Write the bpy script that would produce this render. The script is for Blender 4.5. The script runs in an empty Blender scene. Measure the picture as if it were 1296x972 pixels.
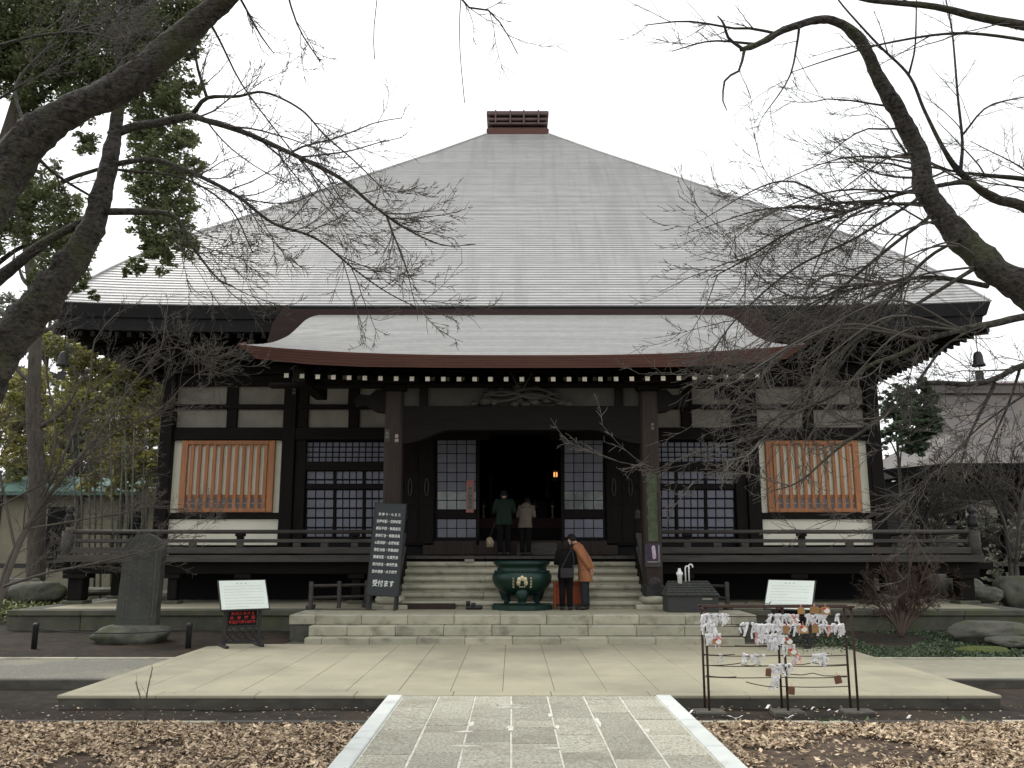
import bpy, bmesh, math, random
import numpy as np
from mathutils import Vector, Matrix, noise as mnoise

sc = bpy.context.scene
R = math.radians
# ------------------------------------------------------------------ camera
FPX, PITCH, CAMX, CAMZ = 1100.0, R(10.6), -0.23, 1.95
cam_d = bpy.data.cameras.new('camera')
cam_d.sensor_width = 36.0
cam_d.lens = FPX / 1296.0 * 36.0
cam_d.clip_start, cam_d.clip_end = 0.1, 2000.0
cam = bpy.data.objects.new('camera', cam_d)
sc.collection.objects.link(cam)
cam.location = (CAMX, 0, CAMZ)
cam.rotation_euler = (R(90) + PITCH, 0, 0)
sc.camera = cam
# ------------------------------------------------------------------ sky, sun, exposure: bright overcast
SUN_EL, SUN_AZ = 52.0, -48.0          # azimuth measured clockwise from +Y (the viewing direction)
world = bpy.data.worlds.new('World')
sc.world = world
world.use_nodes = True
wn, wl = world.node_tree.nodes, world.node_tree.links
bgn = wn['Background']
sky = wn.new('ShaderNodeTexSky')
sky.sky_type = 'NISHITA'
sky.sun_disc = False
sky.sun_elevation, sky.sun_rotation = R(SUN_EL), R(SUN_AZ)
sky.air_density, sky.dust_density, sky.ozone_density = 1.0, 4.0, 1.0
hs = wn.new('ShaderNodeHueSaturation')
hs.inputs['Saturation'].default_value = 0.12
mx = wn.new('ShaderNodeMix')
mx.data_type = 'RGBA'
mx.inputs[0].default_value = 0.72     # mostly an even cloud deck
mx.inputs[7].default_value = (11.0, 11.15, 11.3, 1)
wl.new(sky.outputs[0], hs.inputs['Color'])
wl.new(hs.outputs[0], mx.inputs[6])
wl.new(mx.outputs[2], bgn.inputs['Color'])
bgn.inputs['Strength'].default_value = 0.1
sun_d = bpy.data.lights.new('sun', 'SUN')
sun_d.energy, sun_d.angle, sun_d.color = 1.3, R(18), (1.0, 0.96, 0.9)
sun = bpy.data.objects.new('sun', sun_d)
sc.collection.objects.link(sun)
_az, _el = R(SUN_AZ), R(SUN_EL)
_sd = Vector((math.sin(_az) * math.cos(_el), math.cos(_az) * math.cos(_el), math.sin(_el)))
sun.rotation_euler = _sd.to_track_quat('Z', 'Y').to_euler()
sun.location = _sd * 60
sc.view_settings.view_transform = 'Standard'
sc.view_settings.look = 'None'
sc.view_settings.gamma = 1.0
sc.view_settings.use_curve_mapping = False
sc.view_settings.exposure = 0.55
sc.cycles.use_denoising = True
sc.cycles.max_bounces = 6
sc.cycles.diffuse_bounces = 4
sc.cycles.transparent_max_bounces = 8

# ------------------------------------------------------------------ helpers: photo pixel -> place, at a known distance
CP, SP = math.cos(PITCH), math.sin(PITCH)
def ang(py): return math.tan(PITCH - math.atan((py - 486.0) / FPX))
def Z(py, d): return CAMZ + d * ang(py)
def X(px, py, d): return (px - 648.0) / FPX * d * (CP + ang(py) * SP) + CAMX
def P(px, py, d): return np.array((X(px, py, d), d, Z(py, d)))
def S(d): return d / FPX                      # metres per pixel, near enough

COL = sc.collection
WLOC = {}
def empty(name, loc):
    o = bpy.data.objects.new(name, None)
    COL.objects.link(o)
    o.location = loc
    o.empty_display_size = 0.2
    WLOC[o.name] = Vector(loc)
    return o
def tag(o, label=None, cat=None, group=None, kind=None):
    if label: o['label'] = label
    if cat: o['category'] = cat
    if group: o['group'] = group
    if kind: o['kind'] = kind
    return o
def link(name, me, parent=None, loc=(0, 0, 0)):
    o = bpy.data.objects.new(name, me)
    COL.objects.link(o)
    WLOC[o.name] = Vector(loc)
    if parent is not None:
        o.parent = parent
        o.location = Vector(loc) - WLOC[parent.name]
    else:
        o.location = loc
    return o
def mesh_of(name, v, f, m, smooth=False):
    me = bpy.data.meshes.new(name)
    v = np.asarray(v, dtype=np.float64)
    me.from_pydata(v.tolist(), [], [list(map(int, q)) for q in f])
    if m: me.materials.append(m)
    if smooth: me.polygons.foreach_set('use_smooth', [True] * len(me.polygons))
    me.update()
    return me
def ob(name, v, f, m, parent=None, smooth=False):
    v = np.asarray(v, dtype=np.float64)
    c = np.array(((v[:, 0].min() + v[:, 0].max()) / 2, (v[:, 1].min() + v[:, 1].max()) / 2, v[:, 2].min()))
    return link(name, mesh_of(name, v - c, f, m, smooth), parent, c)
class MB:                                      # collects shapes for ONE mesh
    def __init__(s): s.v, s.f, s.n = [], [], 0
    def add(s, v, f):
        v = np.asarray(v, dtype=np.float64)
        s.v.append(v); s.f += [[i + s.n for i in q] for q in f]; s.n += len(v)
        return s
    def box(s, x0, x1, y0, y1, z0, z1, b=0.0): return s.add(*boxvf(x0, x1, y0, y1, z0, z1, b))
    def tube(s, pts, rad, n=8, cap=True): return s.add(*tubevf(pts, rad, n, cap))
    def build(s, name, m, parent=None, smooth=False): return ob(name, np.concatenate(s.v), s.f, m, parent, smooth)
# chamfered box topology
def _topo():
    cs = [(x, y, z) for x in (-1, 1) for y in (-1, 1) for z in (-1, 1)]
    idx = {c: i for i, c in enumerate(cs)}
    V = []
    for c in cs:
        for a in range(3):
            V.append([c[k] * (1.0 if k == a else 0.8) for k in range(3)])
    V = np.array(V)
    F = []
    for a in range(3):
        b, c = [k for k in range(3) if k != a]
        for s_ in (-1, 1):
            q = []
            for (u, w) in ((-1, -1), (1, -1), (1, 1), (-1, 1)):
                k = [0, 0, 0]; k[a] = s_; k[b] = u; k[c] = w
                q.append(idx[tuple(k)] * 3 + a)
            F.append(q)
        for u in (-1, 1):
            for w in (-1, 1):
                k = [0, 0, 0]; k[b] = u; k[c] = w
                k[a] = -1; i0 = idx[tuple(k)]; k[a] = 1; i1 = idx[tuple(k)]
                F.append([i0 * 3 + b, i1 * 3 + b, i1 * 3 + c, i0 * 3 + c])
    for c in cs: F.append([idx[c] * 3, idx[c] * 3 + 1, idx[c] * 3 + 2])
    out = []
    for q in F:
        p = V[q]; n = np.cross(p[1] - p[0], p[2] - p[0])
        out.append(q if np.dot(n, p.mean(0)) > 0 else q[::-1])
    return cs, out
_CS, _BF = _topo()
_SF = [[0, 1, 3, 2], [4, 6, 7, 5], [0, 4, 5, 1], [2, 3, 7, 6], [0, 2, 6, 4], [1, 5, 7, 3]]
def boxvf(x0, x1, y0, y1, z0, z1, b=0.0):
    c = np.array(((x0 + x1) / 2, (y0 + y1) / 2, (z0 + z1) / 2)); h = np.abs(np.array((x1 - x0, y1 - y0, z1 - z0))) / 2
    if b <= 0:
        return np.array([c + h * np.array(k) for k in _CS]), _SF
    b = min(b, 0.45 * h.min())
    v = []
    for k in _CS:
        for a in range(3):
            v.append([c[j] + k[j] * (h[j] if j == a else h[j] - b) for j in range(3)])
    return np.array(v), _BF
def box(name, x0, x1, y0, y1, z0, z1, m, parent=None, b=0.006):
    return ob(name, *boxvf(x0, x1, y0, y1, z0, z1, b), m, parent)
def wbox(name, px0, px1, py0, py1, d0, d1, m, parent=None, b=0.006, flip=False):
    """box on a wall plane: rectangle measured in the photo, at the wall's distance d0"""
    pm = (py0 + py1) / 2
    xa, xb = X(px0, pm, d0), X(px1, pm, d0)
    if flip: xa, xb = -xb, -xa
    return box(name, xa, xb, d0, d1, Z(py1, d0), Z(py0, d0), m, parent, b)
def tubevf(pts, rad, n=8, cap=True, jit=None):
    p = np.asarray(pts, dtype=np.float64); k = len(p)
    r = np.broadcast_to(np.asarray(rad, dtype=np.float64), (k,))
    t = np.gradient(p, axis=0); t /= np.linalg.norm(t, axis=1)[:, None] + 1e-12
    a = np.array((0.0, 0, 1)) if abs(t[0][2]) < 0.9 else np.array((1.0, 0, 0))
    U = np.zeros_like(p)
    u = np.cross(t[0], a); u /= np.linalg.norm(u)
    for i in range(k):
        u = u - t[i] * np.dot(u, t[i]); u /= np.linalg.norm(u) + 1e-12; U[i] = u
    W = np.cross(t, U)
    th = np.arange(n) * 2 * math.pi / n
    ring = U[:, None, :] * np.cos(th)[None, :, None] + W[:, None, :] * np.sin(th)[None, :, None]
    rr = r[:, None] * (np.ones((k, n)) if jit is None else jit)
    v = (p[:, None, :] + ring * rr[:, :, None]).reshape(-1, 3)
    f = []
    for i in range(k - 1):
        for j in range(n):
            j2 = (j + 1) % n
            f.append([i * n + j, i * n + j2, (i + 1) * n + j2, (i + 1) * n + j])
    if cap:
        f.append([j for j in range(n)][::-1]); f.append([(k - 1) * n + j for j in range(n)])
    return v, f
def lathe(prof, n=32, c=(0, 0, 0), sq=0):
    v, f = [], []
    for (r, z) in prof:
        for j in range(n):
            a = 2 * math.pi * (j + 0.5) / n
            v.append((c[0] + r * math.cos(a), c[1] + r * math.sin(a), c[2] + z))
    for i in range(len(prof) - 1):
        for j in range(n):
            j2 = (j + 1) % n
            f.append([i * n + j, i * n + j2, (i + 1) * n + j2, (i + 1) * n + j])
    f.append(list(range(n))[::-1]); f.append([(len(prof) - 1) * n + j for j in range(n)])
    return np.array(v), f
def prism(poly, y0, y1):
    """outline in (x,z), extruded from y0 to y1"""
    n = len(poly)
    v = [(x, y0, z) for x, z in poly] + [(x, y1, z) for x, z in poly]
    a = sum(poly[i][0] * poly[(i + 1) % n][1] - poly[(i + 1) % n][0] * poly[i][1] for i in range(n))
    f = [list(range(n)), list(range(2 * n - 1, n - 1, -1))] + [[(i + 1) % n, i, n + i, n + (i + 1) % n] for i in range(n)]
    if a < 0: f = [q[::-1] for q in f]
    return np.array(v), f
def grid(nu, nv, fn):
    v = [fn(i / (nu - 1), j / (nv - 1)) for j in range(nv) for i in range(nu)]
    f = [[j * nu + i, j * nu + i + 1, (j + 1) * nu + i + 1, (j + 1) * nu + i] for j in range(nv - 1) for i in range(nu - 1)]
    return np.array(v), f
def copytree(o, parent=None):
    c = o.copy(); COL.objects.link(c)
    if parent is not None: c.parent = parent
    for ch in list(o.children): copytree(ch, c)
    return c
def blob(c, r, seed, amp=0.25, nu=18, nv=12, flat=0.0, fr=1.3):
    """an uneven rounded stone"""
    def fn(u, w):
        th, ph = 2 * math.pi * u, math.pi * (w - 0.5)
        d = Vector((math.cos(ph) * math.cos(th), math.cos(ph) * math.sin(th), math.sin(ph)))
        k = 1 + (amp * 0.35 * abs(mnoise.noise(d * fr * 2.2 + Vector((seed, 5, 1)))) + amp * 0.16 * mnoise.noise(d * fr * 7 + Vector((seed, 2, 9))) if nu > 20 else 0) + amp * mnoise.noise(d * fr + Vector((seed * 7.3, seed * 3.1, seed))) + amp * 0.3 * mnoise.noise(d * fr * 3 + Vector((seed, 0, 0)))
        z = d.z * k
        if flat: z = min(z, flat + 0.1 * (z - flat))
        return (c[0] + r[0] * d.x * k, c[1] + r[1] * d.y * k, c[2] + r[2] * z)
    return grid(nu, nv, fn)

# ------------------------------------------------------------------ materials
def mat(name, col, col2=None, scale=3.0, rough=0.75, metal=0.0, bump=0.0, bscale=30.0, stretch=(1, 1, 1), spec=0.3,
        island=0.0, rnd=0.0, lo=0.35, hi=0.65, col3=None, scale3=0.6, fac3=0.6, wcoord=False, bdist=0.02, lo3=0.5, hi3=0.62, stretch3=(1, 1, 1), trans=0.0, transl=0.0):
    m = bpy.data.materials.new(name)
    m.use_nodes = True
    N, L = m.node_tree.nodes, m.node_tree.links
    bs = N['Principled BSDF']
    bs.inputs['Roughness'].default_value = rough
    bs.inputs['Metallic'].default_value = metal
    bs.inputs['Specular IOR Level'].default_value = spec
    if trans: bs.inputs['Transmission Weight'].default_value = trans
    c1 = (*col, 1)
    tc = N.new('ShaderNodeTexCoord')
    oi = N.new('ShaderNodeObjectInfo')
    vm = N.new('ShaderNodeVectorMath'); vm.operation = 'MULTIPLY_ADD'
    cb = N.new('ShaderNodeCombineXYZ')
    for k in range(3): L.new(oi.outputs['Random'], cb.inputs[k])
    L.new(cb.outputs[0], vm.inputs[0]); vm.inputs[1].default_value = (37, 53, 71)
    if wcoord:
        vm.inputs[1].default_value = (0, 0, 0)
        ge = N.new('ShaderNodeNewGeometry'); L.new(ge.outputs['Position'], vm.inputs[2])
    else:
        L.new(tc.outputs['Object'], vm.inputs[2])
    def noise(sca, st, det=6):
        mp = N.new('ShaderNodeMapping'); mp.inputs['Scale'].default_value = st
        L.new(vm.outputs[0], mp.inputs['Vector'])
        n = N.new('ShaderNodeTexNoise'); n.inputs['Scale'].default_value = sca; n.inputs['Detail'].default_value = det
        n.inputs['Roughness'].default_value = 0.62
        L.new(mp.outputs[0], n.inputs['Vector'])
        return n.outputs['Fac']
    def ramp(fac, a, b):
        mr = N.new('ShaderNodeMapRange'); mr.inputs['From Min'].default_value = a; mr.inputs['From Max'].default_value = b
        L.new(fac, mr.inputs['Value']); return mr.outputs[0]
    out = None
    def mix(fac, a, b):
        x = N.new('ShaderNodeMix'); x.data_type = 'RGBA'
        if isinstance(fac, float): x.inputs[0].default_value = fac
        else: L.new(fac, x.inputs[0])
        for k, val in ((6, a), (7, b)):
            if isinstance(val, tuple): x.inputs[k].default_value = val
            else: L.new(val, x.inputs[k])
        return x.outputs[2]
    if col2 is not None:
        out = mix(ramp(noise(scale, stretch), lo, hi), c1, (*col2, 1))
    if col3 is not None:
        fc = ramp(noise(scale3, stretch3), lo3, hi3)
        mm = N.new('ShaderNodeMath'); mm.operation = 'MULTIPLY'; mm.inputs[1].default_value = fac3
        L.new(fc, mm.inputs[0])
        out = mix(mm.outputs[0], out if out is not None else c1, (*col3, 1))
    if island or rnd:
        hv = N.new('ShaderNodeHueSaturation')
        if island:
            g2 = N.new('ShaderNodeNewGeometry'); src, amt = g2.outputs['Random Per Island'], island
        else: src, amt = oi.outputs['Random'], rnd
        mr = N.new('ShaderNodeMapRange')
        mr.inputs['To Min'].default_value = 1 - amt; mr.inputs['To Max'].default_value = 1 + amt
        L.new(src, mr.inputs['Value']); L.new(mr.outputs[0], hv.inputs['Value'])
        if out is None: hv.inputs['Color'].default_value = c1
        else: L.new(out, hv.inputs['Color'])
        out = hv.outputs[0]
    if out is None: bs.inputs['Base Color'].default_value = c1
    else: L.new(out, bs.inputs['Base Color'])
    if bump:
        bp = N.new('ShaderNodeBump'); bp.inputs['Strength'].default_value = bump; bp.inputs['Distance'].default_value = bdist
        L.new(noise(bscale, stretch, 4), bp.inputs['Height']); L.new(bp.outputs[0], bs.inputs['Normal'])
    if transl:
        tb = N.new('ShaderNodeBsdfTranslucent'); ms = N.new('ShaderNodeMixShader'); ms.inputs[0].default_value = transl
        if out is None: tb.inputs['Color'].default_value = c1
        else: L.new(out, tb.inputs['Color'])
        L.new(bs.outputs[0], ms.inputs[1]); L.new(tb.outputs[0], ms.inputs[2]); L.new(ms.outputs[0], N['Material Output'].inputs['Surface'])
    return m
def emit(name, col, st):
    m = mat(name, col)
    b = m.node_tree.nodes['Principled BSDF']
    b.inputs['Emission Color'].default_value = (*col, 1); b.inputs['Emission Strength'].default_value = st
    return m
M = {}
M['wood'] = mat('dark_timber', (0.0055, 0.0045, 0.004), (0.0105, 0.008, 0.0068), 2.0, 0.6, bump=0.3, bscale=14, stretch=(6, 6, 0.7), spec=0.12)
M['woodh'] = mat('dark_beam_timber', (0.0055, 0.0045, 0.004), (0.0105, 0.008, 0.0068), 2.0, 0.6, bump=0.3, bscale=14, stretch=(0.7, 6, 6), spec=0.12)
M['deck'] = mat('weathered_grey_timber', (0.042, 0.038, 0.034), (0.07, 0.064, 0.057), 2.5, 0.7, bump=0.35, bscale=16, stretch=(0.6, 6, 6), rnd=0.15)
M['pillar'] = mat('pillar_timber', (0.018, 0.0105, 0.008), (0.032, 0.021, 0.016), 2.0, 0.6, bump=0.3, bscale=12, stretch=(6, 6, 0.6))
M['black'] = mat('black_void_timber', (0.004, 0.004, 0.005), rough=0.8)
M['plaster'] = mat('old_plaster', (0.30, 0.28, 0.24), (0.22, 0.205, 0.175), 1.6, 0.9, bump=0.1, bscale=30, col3=(0.16, 0.14, 0.12), scale3=1.0, fac3=0.5, stretch3=(0.6, 1, 2), lo3=0.5, hi3=0.75)
M['cream'] = mat('cream_plaster', (0.77, 0.75, 0.62), (0.69, 0.67, 0.55), 1.2, 0.9, bump=0.06, bscale=40)
M['orange'] = mat('new_cedar_timber', (0.44, 0.195, 0.088), (0.31, 0.132, 0.06), 2.0, 0.55, bump=0.15, bscale=12, stretch=(7, 7, 0.8), rnd=0.12)
M['paper'] = mat('shoji_paper', (0.20, 0.205, 0.24), (0.165, 0.17, 0.205), 3.0, 0.9, rnd=0.09)  # bluish grey of shaded paper, painted into the base colour
M['glass'] = mat('shoji_glass', (0.035, 0.045, 0.042), (0.11, 0.13, 0.115), 2.2, 0.08, spec=0.8)  # dark green tint stands in for the court reflected in the glass
M['roof'] = mat('grey_copper_shingle', (0.505, 0.50, 0.49), (0.40, 0.398, 0.39), 3.0, 0.44, metal=0.0, stretch=(0.45, 2.2, 3.0), spec=0.5, bump=0.12, bscale=16,
                col3=(0.385, 0.385, 0.375), scale3=1.0, fac3=0.8, stretch3=(2.2, 0.18, 0.12), bdist=0.03, island=0.09)
M['proof'] = mat('porch_copper_shingle', (0.435, 0.432, 0.42), (0.35, 0.348, 0.34), 7.0, 0.45, stretch=(0.8, 2.5, 2.5), spec=0.5, bump=0.25, bscale=14,
                 col3=(0.36, 0.365, 0.355), scale3=2.0, fac3=0.6, stretch3=(1.6, 0.5, 0.5), island=0.1)
M['copper'] = mat('red_brown_copper', (0.115, 0.050, 0.037), (0.085, 0.036, 0.027), 4.0, 0.55, stretch=(0.3, 4, 4), bump=0.1, bscale=8, spec=0.3)
M['copper2'] = mat('brown_copper_flashing', (0.038, 0.017, 0.015), (0.026, 0.012, 0.011), 3.0, 0.6, stretch=(0.3, 3, 3))
M['ridge'] = mat('ridge_copper', (0.16, 0.11, 0.10), (0.11, 0.075, 0.07), 4.0, 0.55, stretch=(0.5, 3, 3))
M['eave'] = mat('dark_eave_fascia', (0.010, 0.010, 0.012), (0.016, 0.015, 0.016), 2, 0.7)
M['white_tip'] = mat('white_painted_end_grain', (0.66, 0.62, 0.52), (0.52, 0.48, 0.39), 12, 0.8, rnd=0.15)
M['stone'] = mat('pale_granite', (0.42, 0.405, 0.31), (0.34, 0.325, 0.25), 2.0, 0.85, bump=0.25, bscale=60, rnd=0.13, col3=(0.12, 0.115, 0.085), scale3=2.2, fac3=0.75, stretch3=(1, 1, 1.4), lo3=0.52, hi3=0.72)
M['slab'] = mat('plaza_slab_stone', (0.36, 0.335, 0.24), (0.315, 0.295, 0.215), 1.1, 0.85, bump=0.15, bscale=70, rnd=0.03, col3=(0.215, 0.205, 0.15), scale3=0.45, fac3=0.75, lo3=0.48, hi3=0.68, wcoord=True)
M['pave'] = mat('speckled_paving_stone', (0.43, 0.42, 0.34), (0.15, 0.148, 0.125), 34, 0.85, bump=0.4, bscale=60, rnd=0.17, lo=0.42, hi=0.68, bdist=0.01, col3=(0.24, 0.22, 0.17), scale3=1.6, fac3=0.5)
M['mortar'] = mat('pale_mortar', (0.68, 0.68, 0.60), (0.48, 0.47, 0.42), 8, 0.9, bump=0.3, bscale=60)
M['kerb'] = mat('pale_grey_kerb', (0.60, 0.63, 0.60), (0.52, 0.545, 0.52), 3, 0.85, bump=0.15, bscale=80, rnd=0.05, col3=(0.26, 0.26, 0.24), scale3=3.0, fac3=0.5, lo3=0.58, hi3=0.75)
M['side'] = mat('damp_slab_side', (0.10, 0.095, 0.075), (0.055, 0.052, 0.045), 2.5, 0.85, bump=0.3, bscale=30, stretch=(1, 1, 2))
M['dirt'] = mat('bare_soil', (0.036, 0.028, 0.019), (0.013, 0.011, 0.008), 5.0, 0.95, bump=0.8, bscale=26, col3=(0.060, 0.039, 0.024), scale3=0.35, fac3=0.6, wcoord=True, bdist=0.05)
M['gravel'] = mat('grey_gravel_path', (0.23, 0.225, 0.185), (0.11, 0.108, 0.092), 28, 0.9, bump=0.7, bscale=40, col3=(0.26, 0.25, 0.19), scale3=0.5, wcoord=True)
M['gravel2'] = mat('pale_concrete_path', (0.30, 0.285, 0.215), (0.25, 0.24, 0.185), 6, 0.9, bump=0.3, bscale=40, col3=(0.22, 0.21, 0.16), scale3=0.5, wcoord=True)
M['mossstone'] = mat('mossy_platform_stone', (0.105, 0.105, 0.08), (0.065, 0.065, 0.05), 2.2, 0.9, bump=0.4, bscale=24, rnd=0.12, col3=(0.075, 0.09, 0.035), scale3=1.0, fac3=0.55)
M['rock'] = mat('weathered_boulder', (0.13, 0.13, 0.105), (0.075, 0.075, 0.06), 2.5, 0.9, bump=0.6, bscale=12, rnd=0.15, col3=(0.10, 0.115, 0.05), scale3=1.5, fac3=0.5, bdist=0.05)
M['stele'] = mat('dark_slate_stele', (0.055, 0.058, 0.053), (0.035, 0.037, 0.034), 2.0, 0.7, bump=0.25, bscale=18, stretch=(1, 1, 0.5), col3=(0.08, 0.085, 0.07), scale3=1.0)
M['bark'] = mat('cherry_bark', (0.085, 0.076, 0.066), (0.012, 0.011, 0.010), 20, 0.92, bump=1.0, bscale=20, stretch=(1, 1, 1.5), lo=0.36, hi=0.66, col3=(0.072, 0.082, 0.036), scale3=2.2, fac3=0.6, bdist=0.05, lo3=0.48, hi3=0.66, wcoord=True)
M['twig'] = mat('bare_twig', (0.060, 0.053, 0.046), (0.105, 0.094, 0.082), 1.5, 0.8, wcoord=True)
M['twigpale'] = mat('lit_pale_twig', (0.115, 0.102, 0.086), (0.06, 0.054, 0.046), 1.5, 0.85, wcoord=True)  # paleness of twigs catching the light, put into the colour
M['twigred'] = mat('reddish_shrub_twig', (0.10, 0.066, 0.05), (0.06, 0.042, 0.034), 3, 0.85)
M['bronze'] = mat('dark_green_bronze', (0.005, 0.032, 0.024), (0.004, 0.022, 0.017), 3, 0.42, metal=0.25, spec=0.5, bump=0.08, bscale=20)
M['gold'] = mat('gilt_crest', (0.62, 0.55, 0.36), (0.5, 0.45, 0.3), 9, 0.5, metal=0.3)
M['iron'] = mat('black_iron', (0.014, 0.014, 0.016), (0.022, 0.021, 0.022), 6, 0.5, spec=0.4)
M['rust'] = mat('rusty_iron_pipe', (0.058, 0.032, 0.024), (0.035, 0.02, 0.016), 6, 0.8, bump=0.3, bscale=60)
M['board'] = mat('black_signboard', (0.028, 0.033, 0.037), (0.032, 0.037, 0.040), 2, 0.5)
M['white'] = mat('white_paint', (0.78, 0.78, 0.76), rough=0.7)
M['notice'] = mat('pale_enamel_board', (0.70, 0.76, 0.70), (0.65, 0.71, 0.65), 1.5, 0.45)
M['ink'] = mat('faint_grey_print', (0.36, 0.40, 0.37), rough=0.8)
M['red'] = mat('red_lettering', (0.55, 0.03, 0.03), rough=0.6)
M['slip'] = mat('paper_slip', (0.80, 0.80, 0.80), (0.72, 0.72, 0.74), 20, 0.85, rnd=0.05)
M['slipred'] = mat('red_printed_slip', (0.62, 0.16, 0.10), (0.75, 0.55, 0.5), 25, 0.85)
M['ema'] = mat('pale_wood_plaque', (0.42, 0.25, 0.10), (0.34, 0.19, 0.075), 12, 0.75, stretch=(0.5, 1, 4), rnd=0.2)
M['emadark'] = mat('weathered_wood_plaque', (0.19, 0.095, 0.055), (0.13, 0.065, 0.04), 12, 0.8)
M['leaf'] = mat('dry_fallen_leaf', (0.54, 0.43, 0.30), (0.20, 0.135, 0.082), 16, 0.85, lo=0.42, hi=0.6, island=0.5, wcoord=True)
M['litter'] = mat('leaf_mould_soil', (0.12, 0.083, 0.055), (0.045, 0.034, 0.027), 9, 0.95, bump=0.8, bscale=40, wcoord=True)
M['ever'] = mat('evergreen_leaf', (0.125, 0.155, 0.068), (0.19, 0.215, 0.105), 0.6, 0.5, island=0.45, wcoord=True, spec=0.4, transl=0.5)
M['darkgreen'] = mat('dark_conifer_leaf', (0.055, 0.085, 0.05), (0.09, 0.12, 0.07), 0.4, 0.6, island=0.4, wcoord=True, transl=0.35)
M['bamboo'] = mat('yellow_green_bamboo_leaf', (0.29, 0.31, 0.10), (0.42, 0.38, 0.14), 0.35, 0.6, island=0.4, wcoord=True, transl=0.45)
M['greygreen'] = mat('grey_green_leaf', (0.14, 0.155, 0.11), (0.20, 0.21, 0.155), 0.4, 0.6, island=0.4, wcoord=True, transl=0.4)
M['cover'] = mat('ground_cover_leaf', (0.055, 0.085, 0.045), (0.085, 0.115, 0.06), 1.2, 0.6, island=0.4, wcoord=True)
M['hedge'] = mat('pale_hedge_leaf', (0.20, 0.22, 0.09), (0.14, 0.16, 0.06), 1.2, 0.6, island=0.35, wcoord=True)
M['moss'] = mat('green_moss', (0.105, 0.125, 0.028), (0.06, 0.08, 0.025), 5, 0.95, bump=0.8, bscale=30, wcoord=True)
M['trunkbg'] = mat('grey_brown_trunk', (0.105, 0.09, 0.074), (0.05, 0.043, 0.036), 3, 0.9, bump=0.6, bscale=10, stretch=(4, 4, 0.6))
M['verdigris'] = mat('verdigris_roof', (0.12, 0.22, 0.185), (0.08, 0.15, 0.13), 1.2, 0.7)
M['bgplaster'] = mat('beige_wall_plaster', (0.28, 0.26, 0.185), (0.21, 0.195, 0.14), 0.8, 0.9)  # colour lowered to carry the shade under the eaves
M['roof2'] = mat('far_hall_copper', (0.135, 0.125, 0.118), (0.095, 0.088, 0.083), 2.0, 0.6, stretch=(0.15, 1, 3), col3=(0.19, 0.15, 0.12), scale3=0.15, fac3=0.5)
# ------------------------------------------------------------------ lettering
def text_mesh(txt, size, m, align='CENTER', extr=0.001, spacing=1.0, bold=0.0):
    c = bpy.data.curves.new('lettering', 'FONT')
    c.body = txt; c.size = size; c.align_x = align; c.align_y = 'CENTER'; c.extrude = extr; c.space_character = spacing
    c.resolution_u = 2
    c.offset = bold
    o = bpy.data.objects.new('lettering_tmp', c)
    COL.objects.link(o)
    bpy.context.view_layer.update()
    me = bpy.data.meshes.new_from_object(o.evaluated_get(bpy.context.evaluated_depsgraph_get()))
    bpy.data.objects.remove(o); bpy.data.curves.remove(c)
    me.materials.clear(); me.materials.append(m)
    return me
# ================================================================== the ground
rng = random.Random(7)
nr = np.random.RandomState(7)
# one soil sheet to the horizon, gently uneven close by
def soil(u, w):
    a = (u - 0.5) * 2; b = (w - 0.5) * 2
    x = math.copysign(abs(a) ** 3 * 600 + abs(a) * 20, a); y = 18 + math.copysign(abs(b) ** 3 * 600 + abs(b) * 24, b)
    near = max(0, 1 - math.hypot(x, y - 18) / 60)
    return (x, y, -0.175 + 0.05 * near * mnoise.noise(Vector((x * 0.9, y * 0.9, 0))) + 0.0)
tag(ob('ground', *grid(141, 141, soil), M['dirt'], smooth=True), 'dark bare soil between the paved court and the leaf beds', 'ground', kind='structure')

# stone path towards the camera -------------------------------------------------
path = empty('path', (0, 6, -0.05)); tag(path, 'speckled stone path with pale kerbs leading to the court', 'path', kind='structure')
box('mortar_bed', -1.68, 1.68, -12, 12.13, -0.2, -0.008, M['mortar'], path, 0)
for s in (-1, 1):
    y = -12.0
    while y < 12.1:
        L_ = 2.2 if y < 2 else rng.uniform(1.3, 1.8)
        y2 = min(y + L_, 12.14)
        xa, xb = sorted((s * 1.685, s * 1.885))
        box('kerb_stone', xa, xb, y + 0.004, y2 - 0.004, -0.2, 0.012, M['kerb'], path, 0.012)
        y = y2
xs = np.linspace(-1.672, 1.672, 8)
for i in range(7):
    y = 1.0 + rng.uniform(0, 0.8)
    while y < 12.08:
        L_ = rng.choice([0.36, 0.55, 0.8, 0.95, 1.15])
        y2 = min(y + L_, 12.12)
        if 12.12 - y2 < 0.25: y2 = 12.12
        g = rng.uniform(0.007, 0.014)
        box('paving_stone', xs[i] + g, xs[i + 1] - rng.uniform(0.006, 0.013), y + rng.choice([0.003, 0.003, 0.006, 0.022]), y2 - rng.choice([0.002, 0.003, 0.01]), -0.1, rng.uniform(-0.003, 0.003), M['pave'], path, 0.006)
        y = y2
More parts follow.
